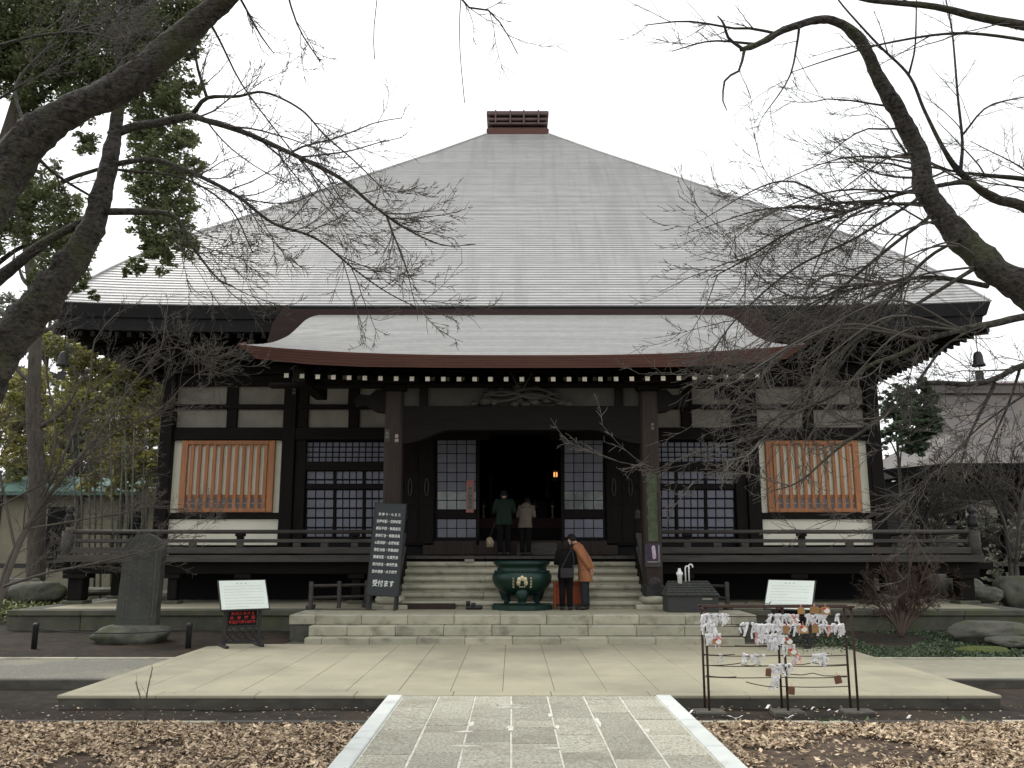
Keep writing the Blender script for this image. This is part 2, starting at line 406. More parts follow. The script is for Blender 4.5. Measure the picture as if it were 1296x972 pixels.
# mortar smeared over the joints
for k in range(11):
    i = rng.randint(1, 6); y = rng.uniform(8.6, 11.9); x = xs[i] + rng.uniform(-0.05, 0.05)
    ax, ay = (rng.uniform(0.09, 0.2), rng.uniform(0.015, 0.03)) if rng.random() < 0.55 else (rng.uniform(0.02, 0.045), rng.uniform(0.08, 0.2))
    n = 30; sd_ = rng.random() * 50
    pl = []
    for q in range(n):
        t = 2 * math.pi * q / n
        r_ = 1 + 0.75 * mnoise.noise(Vector((math.cos(t) * 1.4, math.sin(t) * 1.4, sd_))) + 0.4 * mnoise.noise(Vector((math.cos(t) * 4, math.sin(t) * 4, sd_)))
        pl.append((x + math.cos(t) * ax * r_, y + math.sin(t) * ay * r_))
    v = [(a, b, 0.0042) for a, b in pl] + [(a, b, -0.004) for a, b in pl]
    ob('mortar_smear', v, [list(range(n))] + [[q, n + q, n + (q + 1) % n, (q + 1) % n] for q in range(n)], M['mortar'], path)

# paved court --------------------------------------------------------------------
plaza = empty('paved_court', (0, 15, 0)); tag(plaza, 'wide court of smooth beige stone slabs before the hall', 'court', kind='structure')
PW, PY0, PY1 = 6.3, 12.15, 18.3
box('slab_bed', -PW + 0.02, PW - 0.02, PY0 + 0.02, PY1 + 0.6, -0.3, -0.006, M['side'], plaza, 0)
bx_ = [-PW] + [v for v in (-0.358 + 0.717 * k for k in range(-8, 10)) if -PW + 0.1 < v < PW - 0.1] + [PW]
by_ = [PY0 + 0.33, 13.95, 15.45, 16.95, PY1 + 0.1]
for i in range(len(bx_) - 1):
    for j in range(4):
        dz = rng.uniform(-0.0015, 0.0015)
        box('court_slab', bx_[i] + 0.003, bx_[i + 1] - 0.003, by_[j] + 0.002, by_[j + 1] - 0.002, -0.12, dz, M['slab'], plaza, 0.004)
x = -PW
while x < PW - 0.1:
    x2 = min(PW, x + 1.32)
    if PW - x2 < 0.4: x2 = PW
    box('edge_slab', x + 0.002, x2 - 0.002, PY0, PY0 + 0.325, -0.045, 0.002, M['slab'], plaza, 0.01)
    x = x2
box('court_footing', -PW + 0.03, PW - 0.03, PY0 + 0.015, PY0 + 0.3, -0.4, -0.0465, M['side'], plaza, 0)

# side paths -----------------------------------------------------------------------
for s, mm, nm in ((-1, 'gravel', 'grey gravelly path running left from the court'), (1, 'gravel2', 'pale concrete path running right from the court')):
    sp = empty('side_path', (s * 20, 15.1, -0.1)); tag(sp, nm, 'path', kind='structure')
    xa, xb = sorted((s * (PW + 0.004), s * 46))
    box('surface', xa, xb, 13.95, 16.3, -0.3, -0.045, M[mm], sp, 0)
    x = s * (PW + 0.01)
    for k in range(22):
        xa, xb = sorted((x + s * 0.004, x + s * 1.79)); x += s * 1.8
        box('kerb_stone', xa, xb, 13.80, 13.946, -0.3, -0.035, M['side'], sp, 0.012)
        box('kerb_stone', xa, xb, 16.304, 16.42, -0.3, -0.02, M['stone'], sp, 0.012)

# raised planting beds beside the platform ------------------------------------------
for s in (-1, 1):
    def bed(u, w):
        x = s * (4.9 + u * 45); y = 16.43 + w * 5.0
        if u < 0.04 and w < 0.6: pass
        return (x, y, -0.06 + 0.16 * w + 0.035 * mnoise.noise(Vector((x * 1.3, y * 1.3, 3))) * min(1, w * 6))
    v, f = grid(120, 16, bed)
    if s > 0: f = [q[::-1] for q in f][::1]
    f = [q if np.cross(v[q[1]] - v[q[0]], v[q[2]] - v[q[0]])[2] > 0 else q[::-1] for q in f]
    tag(ob('planting_bed', v, f, M['dirt'], smooth=True), ('bare brown earth bed under the dark stone stele' if s < 0 else 'earth bed carrying moss and ground cover by the boulders'), 'bed', kind='structure')

# leaf beds: edging, soil, fallen leaves ---------------------------------------------
for s in (-1, 1):
    side = 'left' if s < 0 else 'right'
    ed = empty('bed_edging', (s * 8, 10.68, -0.15)); tag(ed, 'low weathered edging board along the %s leaf bed' % ('wide' if s < 0 else 'patchy'), 'edging')
    x = s * 1.9
    for k in range(8):
        xa, xb = sorted((x, x + s * 1.795)); x += s * 1.8
        box('board', xa, xb, 10.62 + rng.uniform(-0.01, 0.01), 10.72, -0.25, -0.045 + rng.uniform(-0.006, 0.006), M['deck'] if rng.random() < 0.5 else M['stone'], ed, 0.008)
    def lb(u, w):
        x = s * (1.9 + u * 22); y = -10 + w * 20.62
        return (x, y, -0.085 + 0.035 * mnoise.noise(Vector((x * 0.8, y * 0.8, 9))) + 0.02 * mnoise.noise(Vector((x * 3, y * 3, 1))))
    v, f = grid(90, 90, lb)
    f = [q if np.cross(v[q[1]] - v[q[0]], v[q[2]] - v[q[0]])[2] > 0 else q[::-1] for q in f]
    tag(ob('leaf_bed', v, f, M['litter'], smooth=True), 'dark leaf mould under the fallen leaves on the %s of the path' % side, 'bed', kind='structure')
    # leaves
    n = 25000
    lv, lf = [], []
    k = 0
    while k < n:
        y = 10.6 - abs(nr.normal(0, 1)) * 2.2
        if y < 4: continue
        x = s * (1.92 + nr.rand() ** 0.9 * 6.0)
        den = mnoise.noise(Vector((x * 0.55, y * 0.7, 4.2 + s))) + 0.5 * mnoise.noise(Vector((x * 1.7, y * 1.7, 8)))
        if den < -0.16 and nr.rand() < 0.9: continue
        z0 = -0.085 + 0.035 * mnoise.noise(Vector((x * 0.8, y * 0.8, 9))) + 0.02 * mnoise.noise(Vector((x * 3, y * 3, 1)))
        q_ = nr.lognormal(0, 0.35); L_, w_ = 0.025 * q_, 0.012 * q_ * nr.uniform(0.6, 1.5)
        a = nr.rand() * 6.283
        tx, ty = nr.normal(0, 0.35), nr.normal(0, 0.35)
        curl = nr.uniform(-0.008, 0.018)
        loc = [(-L_, 0, curl), (0, -w_, nr.uniform(0, 0.006)), (L_, 0, curl), (0, w_, nr.uniform(0, 0.012))]
        zc = z0 + 0.012 + nr.rand() * 0.03
        b0 = k * 4
        for (px_, py_, pz_) in loc:
            lv.append((x + px_ * math.cos(a) - py_ * math.sin(a), y + px_ * math.sin(a) + py_ * math.cos(a), zc + pz_ + px_ * tx + py_ * ty))
        lf.append((b0, b0 + 1, b0 + 2)); lf.append((b0, b0 + 2, b0 + 3))
        k += 1
    tag(ob('fallen_leaves', lv, lf, M['leaf']), 'dry tan fallen leaves covering the bed %s of the path' % side, 'leaves', kind='stuff')
# a few strays on the soil strip
lv, lf = [], []
for k in range(520):
    x = nr.uniform(-9, 9); y = nr.uniform(10.75, 12.12)
    if abs(x) < 1.95: continue
    L_, w_, a = nr.uniform(0.008, 0.03), nr.uniform(0.006, 0.015), nr.rand() * 6.28
    b0 = len(lv); z = -0.125
    for (px_, py_, pz_) in ((-L_, 0, 0.01), (0, -w_, 0), (L_, 0, 0.012), (0, w_, 0.004)):
        lv.append((x + px_ * math.cos(a) - py_ * math.sin(a), y + px_ * math.sin(a) + py_ * math.cos(a), z + pz_))
    lf += [(b0, b0 + 1, b0 + 2), (b0, b0 + 2, b0 + 3)]
for k in range(260):
    x = nr.uniform(-6.2, 6.2); y = 12.3 + 6.0 * nr.rand() ** 1.5 if nr.rand() < 0.6 else nr.choice([18.25, 12.25]) + nr.normal(0, 0.05)
    if nr.rand() < 0.35: x, y = nr.uniform(-1.8, 1.8), nr.uniform(8, 12.1)
    L_, w_, a = nr.uniform(0.006, 0.02), nr.uniform(0.004, 0.011), nr.rand() * 6.28
    b0 = len(lv)
    for (px_, py_, pz_) in ((-L_, 0, 0.006), (0, -w_, 0), (L_, 0, 0.007), (0, w_, 0.003)):
        lv.append((x + px_ * math.cos(a) - py_ * math.sin(a), y + px_ * math.sin(a) + py_ * math.cos(a), 0.008 + pz_))
    lf += [(b0, b0 + 1, b0 + 2), (b0, b0 + 2, b0 + 3)]
tag(ob('stray_leaves', lv, lf, M['leaf']), 'scattered dry leaves on the soil strip, court and path', 'leaves', kind='stuff')

# terrace with three stone risers -----------------------------------------------------
TZ = 0.525
terr = empty('terrace', (0, 20, 0)); tag(terr, 'pale granite terrace with three low steps before the stairs', 'terrace', kind='structure')
def row(name, x0, x1, y0, y1, z0, z1, step, off, m, parent, b=0.014):
    x = x0
    first = True
    while x < x1 - 1e-6:
        x2 = x + (off if first and off else step); first = False
        if x2 > x1 or x1 - x2 < 0.3 * step: x2 = x1
        box(name, x + 0.003, x2 - 0.003, y0 + rng.uniform(-0.003, 0.003), y1, z0, z1 + rng.uniform(-0.002, 0.002), m, parent, b)
        x = x2
row('step_block', -4.95, 4.95, 19.0, 19.45, 0.33, TZ, 0.98, 0.55, M['stone'], terr)
row('step_block', -4.45, 4.5, 18.65, 19.1, 0.13, 0.327, 1.0, 0.8, M['stone'], terr)
row('step_block', -4.45, 4.5, 18.3, 18.75, -0.1, 0.127, 0.97, 0.35, M['stone'], terr)
for s in (-1, 1):
    xa, xb = sorted((s * 4.46, s * 4.93))
    box('rough_block', xa, xb, 19.02, 19.5, -0.15, 0.325, M['rock'], terr, 0.03)
    xa, xb = sorted((s * 4.5, s * 4.95))
    for k in range(2):
        box('side_block', xa, xb, 19.46 + k * 0.5, 19.95 + k * 0.5, 0.33, TZ, M['stone'], terr)
        box('side_block', xa, xb - 0.02 * s, 19.51 + k * 0.46, 19.96 + k * 0.46, -0.15, 0.325, M['mossstone'], terr)
xa = -4.5
while xa < 4.4:
    box('terrace_slab', xa + 0.002, min(4.5, xa + 1.0) - 0.002, 19.452, 20.42, 0.35, TZ - 0.001, M['slab'], terr, 0.004); xa += 1.0

# platform under the hall ---------------------------------------------------------------
plat = empty('stone_platform', (0, 33, 0)); tag(plat, 'mossy low stone platform carrying the whole hall', 'platform', kind='structure')
HX = 11.75
box('core', -HX + 0.1, HX - 0.1, 20.6, 46.5, -0.2, TZ - 0.02, M['mossstone'], plat, 0)
def skip(x0, x1): return x0 > -4.5 and x1 < 4.5
x = -HX
while x < HX - 0.01:
    x2 = min(HX, x + 1.68)
    if abs((x + x2) / 2) > 4.0:
        box('coping_slab', x + 0.003, x2 - 0.003, 20.42, 21.0, TZ - 0.125, TZ, M['mossstone'], plat, 0.012)
        box('foundation_block', x + 0.004, x2 - 0.004, 20.47, 20.8, -0.15, TZ - 0.128, M['mossstone'], plat, 0.015)
    else:
        box('coping_slab', x + 0.003, x2 - 0.003, 20.424, 21.0, TZ - 0.125, TZ, M['slab'], plat, 0.004)
    x = x2
for s in (-1, 1):
    y = 20.8
    while y < 46:
        xa, xb = sorted((s * (HX - 0.5), s * (HX - 0.002)))
        box('coping_slab', xa, xb, y + 0.2, y + 1.9, TZ - 0.125, TZ - 0.002, M['mossstone'], plat, 0.012)
        xa, xb = sorted((s * (HX - 0.4), s * (HX - 0.05)))
        box('foundation_block', xa, xb, y + 0.2, y + 1.9, -0.15, TZ - 0.128, M['mossstone'], plat, 0.015)
        y += 1.704
box('platform_floor', -HX + 0.5, HX - 0.5, 21.0, 46, TZ - 0.1, TZ - 0.004, M['slab'], plat, 0)
# ================================================================== the temple hall
WY = 24.4                                      # distance of the front wall
hall = empty('temple_hall', (0, 34.2, TZ))
tag(hall, 'great dark timber temple hall under a huge grey hipped roof', 'temple')
CYH, EHW = 34.1, 12.25                         # roof square: centre and half width at the eave
EZ = Z(388.5, CYH - EHW)
prof = [(0.0, 0.0), (0.5, 0.66), (1.2, 1.5), (2.4, 2.72), (3.8, 3.98), (6.5, 6.38), (9.0, 8.55), (11.08, 10.42)]
PX_ = np.array([p[0] for p in prof]); PZ_ = np.array([p[1] for p in prof])
NC = 124
rs = random.Random(3)
mb = MB()
NSEG = 20
tt = np.linspace(-1, 1, NSEG + 1)
def ringpts(s, dz):
    a = EHW - s
    up = 0.13 * np.abs(tt) ** 5 * max(0.0, 1 - s / 4.0)
    z = EZ + np.interp(s, PX_, PZ_) + dz
    out = []
    for side in range(4):
        x, y = tt * a, -a * np.ones_like(tt)
        for _ in range(side): x, y = -y, x
        out.append(np.stack([x, CYH + y, z + up], 1))
    return out
_q = np.linspace(0, 11.08, 400); _l = np.concatenate([[0], np.cumsum(np.hypot(np.diff(_q), np.diff(np.interp(_q, PX_, PZ_))))])
cs_ = np.interp(np.linspace(0, _l[-1], NC + 1), _l, _q)
fr = []
for i in range(NC):
    s0, s1 = cs_[i], cs_[i + 1]
    lo, hi, nx = ringpts(s0, 0.025), ringpts(s1 + 0.010, 0.0), ringpts(s0 + 0.014, -0.004)
    for k in range(4):
        n = NSEG + 1
        v = np.concatenate([nx[k], lo[k], hi[k]])
        f = []
        for j in range(NSEG):
            f.append([j, j + 1, n + j + 1, n + j]); f.append([n + j, n + j + 1, 2 * n + j + 1, 2 * n + j])
        # each course as its own island so that courses vary a little in tone
        mb.add(v, f)
roof = mb.build('roof', M['roof'], hall)
# hip caps
for s in (-1, 1):
    for t in (-1, 1):
        pts = []
        for q in np.linspace(0, 11.0, 24):
            a = EHW - q
            pts.append((s * a, CYH + t * a, EZ + np.interp(q, PX_, PZ_) + 0.03 + 0.13 * max(0, 1 - q / 4)))
        ob('hip_cap', *tubevf(pts, 0.035, 6), M['roof'], roof)
# ridge box on top
rz = EZ + 10.42
tiers = [(1.27, 0.0, 0.30), (1.16, 0.30, 0.40), (1.05, 0.40, 0.50), (1.22, 0.50, 0.60), (1.10, 0.60, 0.68), (1.22, 0.68, 0.80), (1.10, 0.80, 0.90), (1.27, 0.90, 1.08)]
orn = MB()
for i, (h, a, b) in enumerate(tiers[:2]): orn.box(-h, h, CYH - h, CYH + h, rz - 0.12 + a, rz - 0.12 + b, 0.02)
ro = orn.build('ridge_ornament', M['copper'], hall)
for i, (h, a, b) in enumerate(tiers[2:]):
    box('ridge_tier', -h, h, CYH - h, CYH + h, rz - 0.12 + a + 0.001, rz - 0.12 + b, M['ridge'] if i % 2 else M['eave'], ro, 0.03)
for px in (-0.9, -0.3, 0.25, 0.85):
    box('ridge_bracket', px - 0.03, px + 0.03, CYH - 1.3, CYH - 1.0, rz + 0.35, rz + 0.98, M['ridge'], ro)
# thick eave edge
def eave_ring(levels, name, m):
    b = MB()
    rings = []
    for (inset, z, upk) in levels:
        a = EHW - inset
        pts = []
        for side in range(4):
            x, y = tt[:-1] * a, -a * np.ones(NSEG)
            for _ in range(side): x, y = -y, x
            pts.append(np.stack([x, CYH + y, z + upk * np.abs(tt[:-1]) ** 5], 1))
        rings.append(np.concatenate(pts))
    n = len(rings[0]); f = []
    for i in range(len(rings) - 1):
        for j in range(n):
            j2 = (j + 1) % n
            f.append([i * n + j2, i * n + j, (i + 1) * n + j, (i + 1) * n + j2])
    return ob(name, np.concatenate(rings), f, m, hall)
eave_ring([(-0.0, EZ + 0.046, 0.13), (0.02, EZ - 0.03, 0.13), (0.10, EZ - 0.30, 0.12)], 'eave_edge', M['eave'])
eave_ring([(0.101, EZ - 0.30, 0.12), (0.16, EZ - 0.32, 0.12), (0.22, EZ - 0.62, 0.10), (0.42, EZ - 0.63, 0.10)], 'eave_fascia', M['eave'])
WALLTOP = 7.7
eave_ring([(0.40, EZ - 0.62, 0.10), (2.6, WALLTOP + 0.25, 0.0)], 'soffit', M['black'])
# rafters (shared mesh), front and both sides
rv, rf = boxvf(-0.055, 0.055, 0.0, 2.35, -0.14, 0.0, 0.006)
sl = (WALLTOP + 0.22 - (EZ - 0.64)) / 2.2
rv = rv.copy(); rv[:, 2] += rv[:, 1] * sl
rme = mesh_of('rafter', rv, rf, M['wood'])
tipme = mesh_of('rafter_tip', *boxvf(-0.045, 0.045, -0.012, -0.002, -0.125, -0.015), M['plaster'])
def upz(x): return 0.10 * min(1, abs(x) / EHW) ** 5
for k in range(-37, 38):
    x = k * 0.32
    o = link('rafter', rme, hall, (x, CYH - EHW + 0.24, EZ - 0.65 + upz(x)))
for s in (-1, 1):
    for k in range(0, 62):
        yy = CYH - EHW + 0.6 + k * 0.36
        o = link('rafter', rme, hall, (s * (EHW - 0.24), yy, EZ - 0.65 + upz(yy - CYH)))
        o.rotation_euler = (0, 0, s * math.pi / 2)
    p0 = np.array((s * (EHW - 0.1), CYH - EHW + 0.1, EZ - 0.66 + 0.1)); p1 = np.array((s * (EHW - 2.6), CYH - EHW + 2.6, WALLTOP + 0.05))
    ob('hip_rafter', *tubevf([p0, p1], 0.15, 4), M['wood'], hall)
# eave brackets: stepped beams under the soffit
for (yy, z0, z1) in ((23.2, 7.10, 7.32), (23.85, 7.05, 7.3), (24.2, 6.75, 7.02)):
    hw = 9.8 + (24.4 - yy)
    box('eave_purlin', -hw, hw, yy - 0.1, yy + 0.1, z0, z1, M['woodh'], hall)
    for s in (-1, 1):
        xa, xb = sorted((s * (hw - 0.1), s * (hw + 0.1)))
        box('eave_purlin', xa, xb, yy + 0.101, 43, z0, z1, M['woodh'], hall)
# brown copper flashing where the porch roof joins
v, f = prism([(X(338, 395, 21.8), Z(440, 21.8)), (X(346, 395, 21.8), Z(408, 21.8)), (X(358, 391, 21.8), Z(391, 21.8)), (-X(358, 391, 21.8), Z(391, 21.8)), (-X(346, 395, 21.8), Z(408, 21.8)), (-X(338, 395, 21.8), Z(440, 21.8))], 21.80, 21.84)
ob('eave_flashing', v, f, M['copper2'], hall)

# ------------------------------------------------------------------ front wall
wall_l = X(603, 615, WY); 
OPX = 1.20                                      # half width of the open doorway
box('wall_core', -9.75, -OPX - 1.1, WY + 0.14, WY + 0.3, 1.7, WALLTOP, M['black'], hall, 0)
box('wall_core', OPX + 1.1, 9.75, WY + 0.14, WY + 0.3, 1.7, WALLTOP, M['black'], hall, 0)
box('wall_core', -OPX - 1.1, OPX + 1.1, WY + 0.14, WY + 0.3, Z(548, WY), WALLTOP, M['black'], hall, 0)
for s in (-1, 1):
    xa, xb = sorted((s * 9.62, s * 9.78))
    box('side_wall', xa, xb, WY + 0.31, 43.9, 0.6, WALLTOP, M['black'], hall, 0)
box('rear_wall', -9.75, 9.75, 43.7, 43.9, 0.6, WALLTOP, M['black'], hall, 0)
box('under_floor_wall', -9.6, 9.6, 24.55, 24.7, TZ, 1.69, M['black'], hall, 0)
box('ceiling', -9.7, 9.7, WY + 0.2, 43.8, WALLTOP, WALLTOP + 0.2, M['black'], hall, 0)
for fl in (False, True):
    sg = 1 if fl else -1
    def WB(name, a, b, c, d, d0, d1, m, parent=hall, bev=0.006): return wbox(name, a, b, c, d, d0, d1, M[m], parent, bev, fl)
    # posts: reference row y = 600
    for (a, b, dep) in ((200.5, 216.5, 0.2), (355.5, 372, 0.12), (372.2, 386.5, 0.04)):
        xa, xb = X(a, 600, WY - 0.05), X(b, 600, WY - 0.05)
        if fl: xa, xb = -xb, -xa
        box('post', xa, xb, WY - dep, WY + 0.13, 1.72, WALLTOP, M['wood'], hall, 0.02)
    xa, xb = sorted((sg * 9.95, sg * 9.5))
    # horizontal beams
    for (py0, py1, dep, a, b) in ((470, 489, 0.14, 216.6, 620), (512, 518, 0.06, 216.6, 620), (541.5, 557, 0.10, 216.6, 620), (649.5, 656.5, 0.05, 216.6, 355)):
        pm = (py0 + py1) / 2
        x0, x1 = X(a, 600, WY), X(b, pm, WY)
        if fl: x0, x1 = -x1, -x0
        box('beam', x0, x1, WY - dep, WY + 0.12, Z(py1, WY), Z(py0, WY), M['woodh'], hall, 0.01)
    # upper plaster panels
    for (a, b) in ((224, 287), (301, 362), (380, 441), (455, 520)):
        for (c, d) in ((489, 512), (517.5, 542)):
            q = WB('plaster_panel', a, b, c, d, WY + 0.05, WY + 0.125, 'plaster')
    for (a, b) in ((287.5, 300.5), (441.5, 454.5)):
        WB('strut', a, b, 488, 542, WY - 0.02, WY + 0.13, 'wood')
    # lattice window bay
    WB('plaster_panel', 215.5, 356, 557.5, 649, WY + 0.06, WY + 0.12, 'cream')
    WB('plaster_panel', 211.0, 352, 657, 690, WY + 0.04, WY + 0.12, 'cream')
    wx0, wx1 = X(229, 602, WY), X(347, 602, WY)
    if fl: wx0, wx1 = -wx1, -wx0
    z0, z1 = Z(648.5, WY), Z(557.8, WY)
    win = box('window', wx0 + 0.13, wx1 - 0.13, WY + 0.035, WY + 0.058, z0 + 0.08, z1 - 0.1, M['cream'], hall, 0)
    win['label'] = 'pale window with cedar slats'
    fx = 0.0
    for (a, b, c, d) in ((wx0, wx0 + 0.17, z0, z1), (wx1 - 0.17, wx1, z0, z1), (wx0 + 0.171, wx1 - 0.171, z1 - 0.12, z1), (wx0 + 0.171, wx1 - 0.171, z0, z0 + 0.11)):
        box('frame', a, b, WY - 0.07, WY + 0.05, c, d, M['orange'], win, 0.012)
    a0, a1 = wx0 + 0.171, wx1 - 0.171
    box('inner_rail', a0, a1, WY + 0.0, WY + 0.03, z0 + 0.40, z0 + 0.49, M['orange'], win, 0.004)
    n = 11
    pit = (a1 - a0) / n
    for k in range(n):
        xc = a0 + (k + 0.62 if not fl else k + 0.38) * pit
        box('slat', xc - 0.048, xc + 0.048, WY - 0.055, WY - 0.002, z0 + 0.1, z1 - 0.115, M['orange'], win, 0.008)
    for k in range(n):
        xc = a0 + (k + 0.12 if not fl else k + 0.88) * pit
        for (c, d) in ((z0 + 0.12, z0 + 0.24), (z0 + 0.26, z0 + 0.39)):
            box('pane', xc - 0.05, xc + 0.05, WY + 0.02, WY + 0.033, c, d, M['paper'], win, 0)
    # side shoji doors: small transom grid and three sliding leaves
    tr = MB()
    for r_ in range(4):
        for c_ in range(14):
            a = 388.5 + c_ * 8.35; c = 559.8 + r_ * 6.5
            if a > 500: continue
            xa, xb = X(a, 572, WY + 0.06), X(a + 6.6, 572, WY + 0.06)
            if fl: xa, xb = -xb, -xa
            tr.box(xa, xb, WY + 0.06, WY + 0.07, Z(c + 4.9, WY), Z(c, WY))
    tr_o = tr.build('transom_panes', M['paper'], hall); tr_o['kind'] = 'stuff'
    WB('beam', 386.8, 512, 584, 595.5, WY - 0.03, WY + 0.12, 'woodh')
    WB('beam', 386.8, 512, 612.5, 619, WY + 0.0, WY + 0.12, 'woodh')
    rows_y = [(596.2, 606.4), (607.6, 612.4), (620, 630.2), (631.6, 642.4), (643.8, 654.6), (656, 667), (668.4, 679.4)]
    for leaf in range(3):
        a0_ = 387.5 + leaf * 37.2
        lf_ = WB('shoji_door', a0_, a0_ + 36.6, 595.6, 682, WY + 0.085, WY + 0.12, 'black', hall, 0)
        WB('stile', a0_ + 34.2, a0_ + 37.0, 596, 682, WY + 0.03, WY + 0.084, 'wood', lf_)
        for (c, d) in rows_y:
            for q in range(3 if leaf == 0 else 4):
                w_ = 34.2 / (3 if leaf == 0 else 4)
                a = a0_ + 0.5 + q * w_
                if leaf == 2 and a > 506: continue
                WB('pane', a + 0.9, a + w_ - 0.7, c + 0.7, d - 0.3, WY + 0.06, WY + 0.083, 'paper', lf_, 0)
    # centre bay: dark panelled doors and the tall shoji leaf
    dd = WB('panel_door', 508, 550, 548, 690, WY + 0.02, WY + 0.12, 'wood')
    for (a, b) in ((510, 528.5), (531, 548.5)):
        for (c, d) in ((552, 596), (600, 640), (644, 688)):
            WB('door_panel', a, b, c, d, WY + 0.0, WY + 0.019, 'wood', dd, 0.01)
    for a in (519, 540):
        xa = X(a, 617, WY - 0.02) * (1 if not fl else -1); zc = Z(617, WY)
        pts = [(xa + 0.05 * math.sin(t) , WY - 0.03, zc + 0.24 * math.cos(t)) for t in np.linspace(0, 2 * math.pi, 15)]
        ob('door_handle', *tubevf(pts, 0.014, 5, False), M['deck'], dd)
    sh = WB('shoji_door', 551.5, 604, 549, 684, WY + 0.085, WY + 0.12, 'black', hall, 0)
    WB('stile', 603.2, 607, 548.5, 690, WY + 0.02, WY + 0.115, 'wood', sh)
    ys = np.linspace(550.5, 680.5, 12)
    xs_ = np.linspace(553.3, 602.8, 5)
    for r_ in range(11):
        for c_ in range(4):
            mm = 'paper'
            if r_ in (6, 7): mm = 'glass'
            if r_ == 8: continue
            WB('pane', xs_[c_] + 0.55, xs_[c_ + 1] - 0.55, ys[r_] + 0.55, ys[r_ + 1] - 0.55, WY + 0.065, WY + 0.083, mm, sh, 0)
    WB('kick_panel', xs_[0] + 0.2, xs_[4], ys[8] + 0.6, ys[9] - 0.6, WY + 0.05, WY + 0.083, 'wood', sh)
    WB('kick_panel', xs_[0] + 0.2, xs_[4], 682, 690, WY + 0.03, WY + 0.084, 'wood', sh)
# interior: raised floor, altar in the gloom
FZ = Z(684, WY)
box('threshold', -OPX - 1.5, OPX + 1.5, WY + 0.02, WY + 0.3, 1.72, FZ, M['pillar'], hall, 0.02)
box('inner_floor', -9.5, 9.5, WY + 0.31, 43, FZ - 0.1, FZ - 0.01, M['pillar'], hall, 0)
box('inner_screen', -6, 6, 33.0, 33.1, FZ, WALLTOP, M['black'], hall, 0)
alt = empty('altar', (0, 30, FZ)); tag(alt, 'dim altar with brass vessels deep inside the open doorway', 'altar')
box('table', -1.6, 1.6, 29.6, 30.4, FZ, FZ + 0.8, M['pillar'], alt, 0.02)
box('table_cloth', -1.62, 1.62, 29.58, 29.6, FZ + 0.45, FZ + 0.78, M['copper'], alt, 0)
box('upper_shelf', -1.0, 1.0, 30.3, 31.2, FZ, FZ + 1.4, M['pillar'], alt, 0.02)
for k, x in enumerate((-1.2, -0.6, 0.55, 1.15)):
    ob('candlestick', *lathe([(0.10, 0), (0.03, 0.06), (0.03, 0.35), (0.09, 0.4), (0.02, 0.42), (0.02, 0.6)], 10, (x, 29.9, FZ + 0.8)), M['gold'], alt, True)
for x in (-0.95, 0.95):
    ob('hanging_ornament', *lathe([(0.03, 0), (0.12, 0.2), (0.05, 0.5), (0.14, 0.7), (0.04, 1.2)], 8, (x, 29.0, FZ + 1.3)), M['pillar'], alt, True)
hl = empty('hanging_lantern', (X(703, 601, 26.0), 26.0, Z(607, 26.0)))
tag(hl, 'small lit hanging lantern glowing orange inside the doorway', 'lantern')
lx, ly, lz = WLOC[hl.name]
ob('lamp_glass', *lathe([(0.05, 0.08), (0.075, 0.1), (0.075, 0.2), (0.05, 0.22)], 6, (lx, ly, lz)), emit('lamp_glow', (1.0, 0.42, 0.12), 0.9), hl)
for k in range(6):
    a = 2 * math.pi * (k + 0.5) / 6
    ob('lantern_bar', *tubevf([(lx + 0.08 * math.cos(a), ly + 0.08 * math.sin(a), lz), (lx + 0.08 * math.cos(a), ly + 0.08 * math.sin(a), lz + 0.26)], 0.012, 4), M['iron'], hl)
ob('lantern_cap', *lathe([(0.13, 0.26), (0.04, 0.34), (0.012, 0.36), (0.012, WALLTOP - lz)], 6, (lx, ly, lz)), M['iron'], hl)
ob('lantern_base', *lathe([(0.05, -0.05), (0.1, -0.03), (0.1, 0.0)], 6, (lx, ly, lz)), M['iron'], hl)
ob_ = box('offering_box', -0.1, 1.0, 24.05, WY, 1.72, 2.05, M['deck'], None, 0.02); tag(ob_, 'low grey wooden offering box before the threshold', 'offering box')

# ------------------------------------------------------------------ veranda
VY, VX, DZ = 22.5, 11.7, 1.715
def flo(name, *a, **k): return box(name, *a, **k)
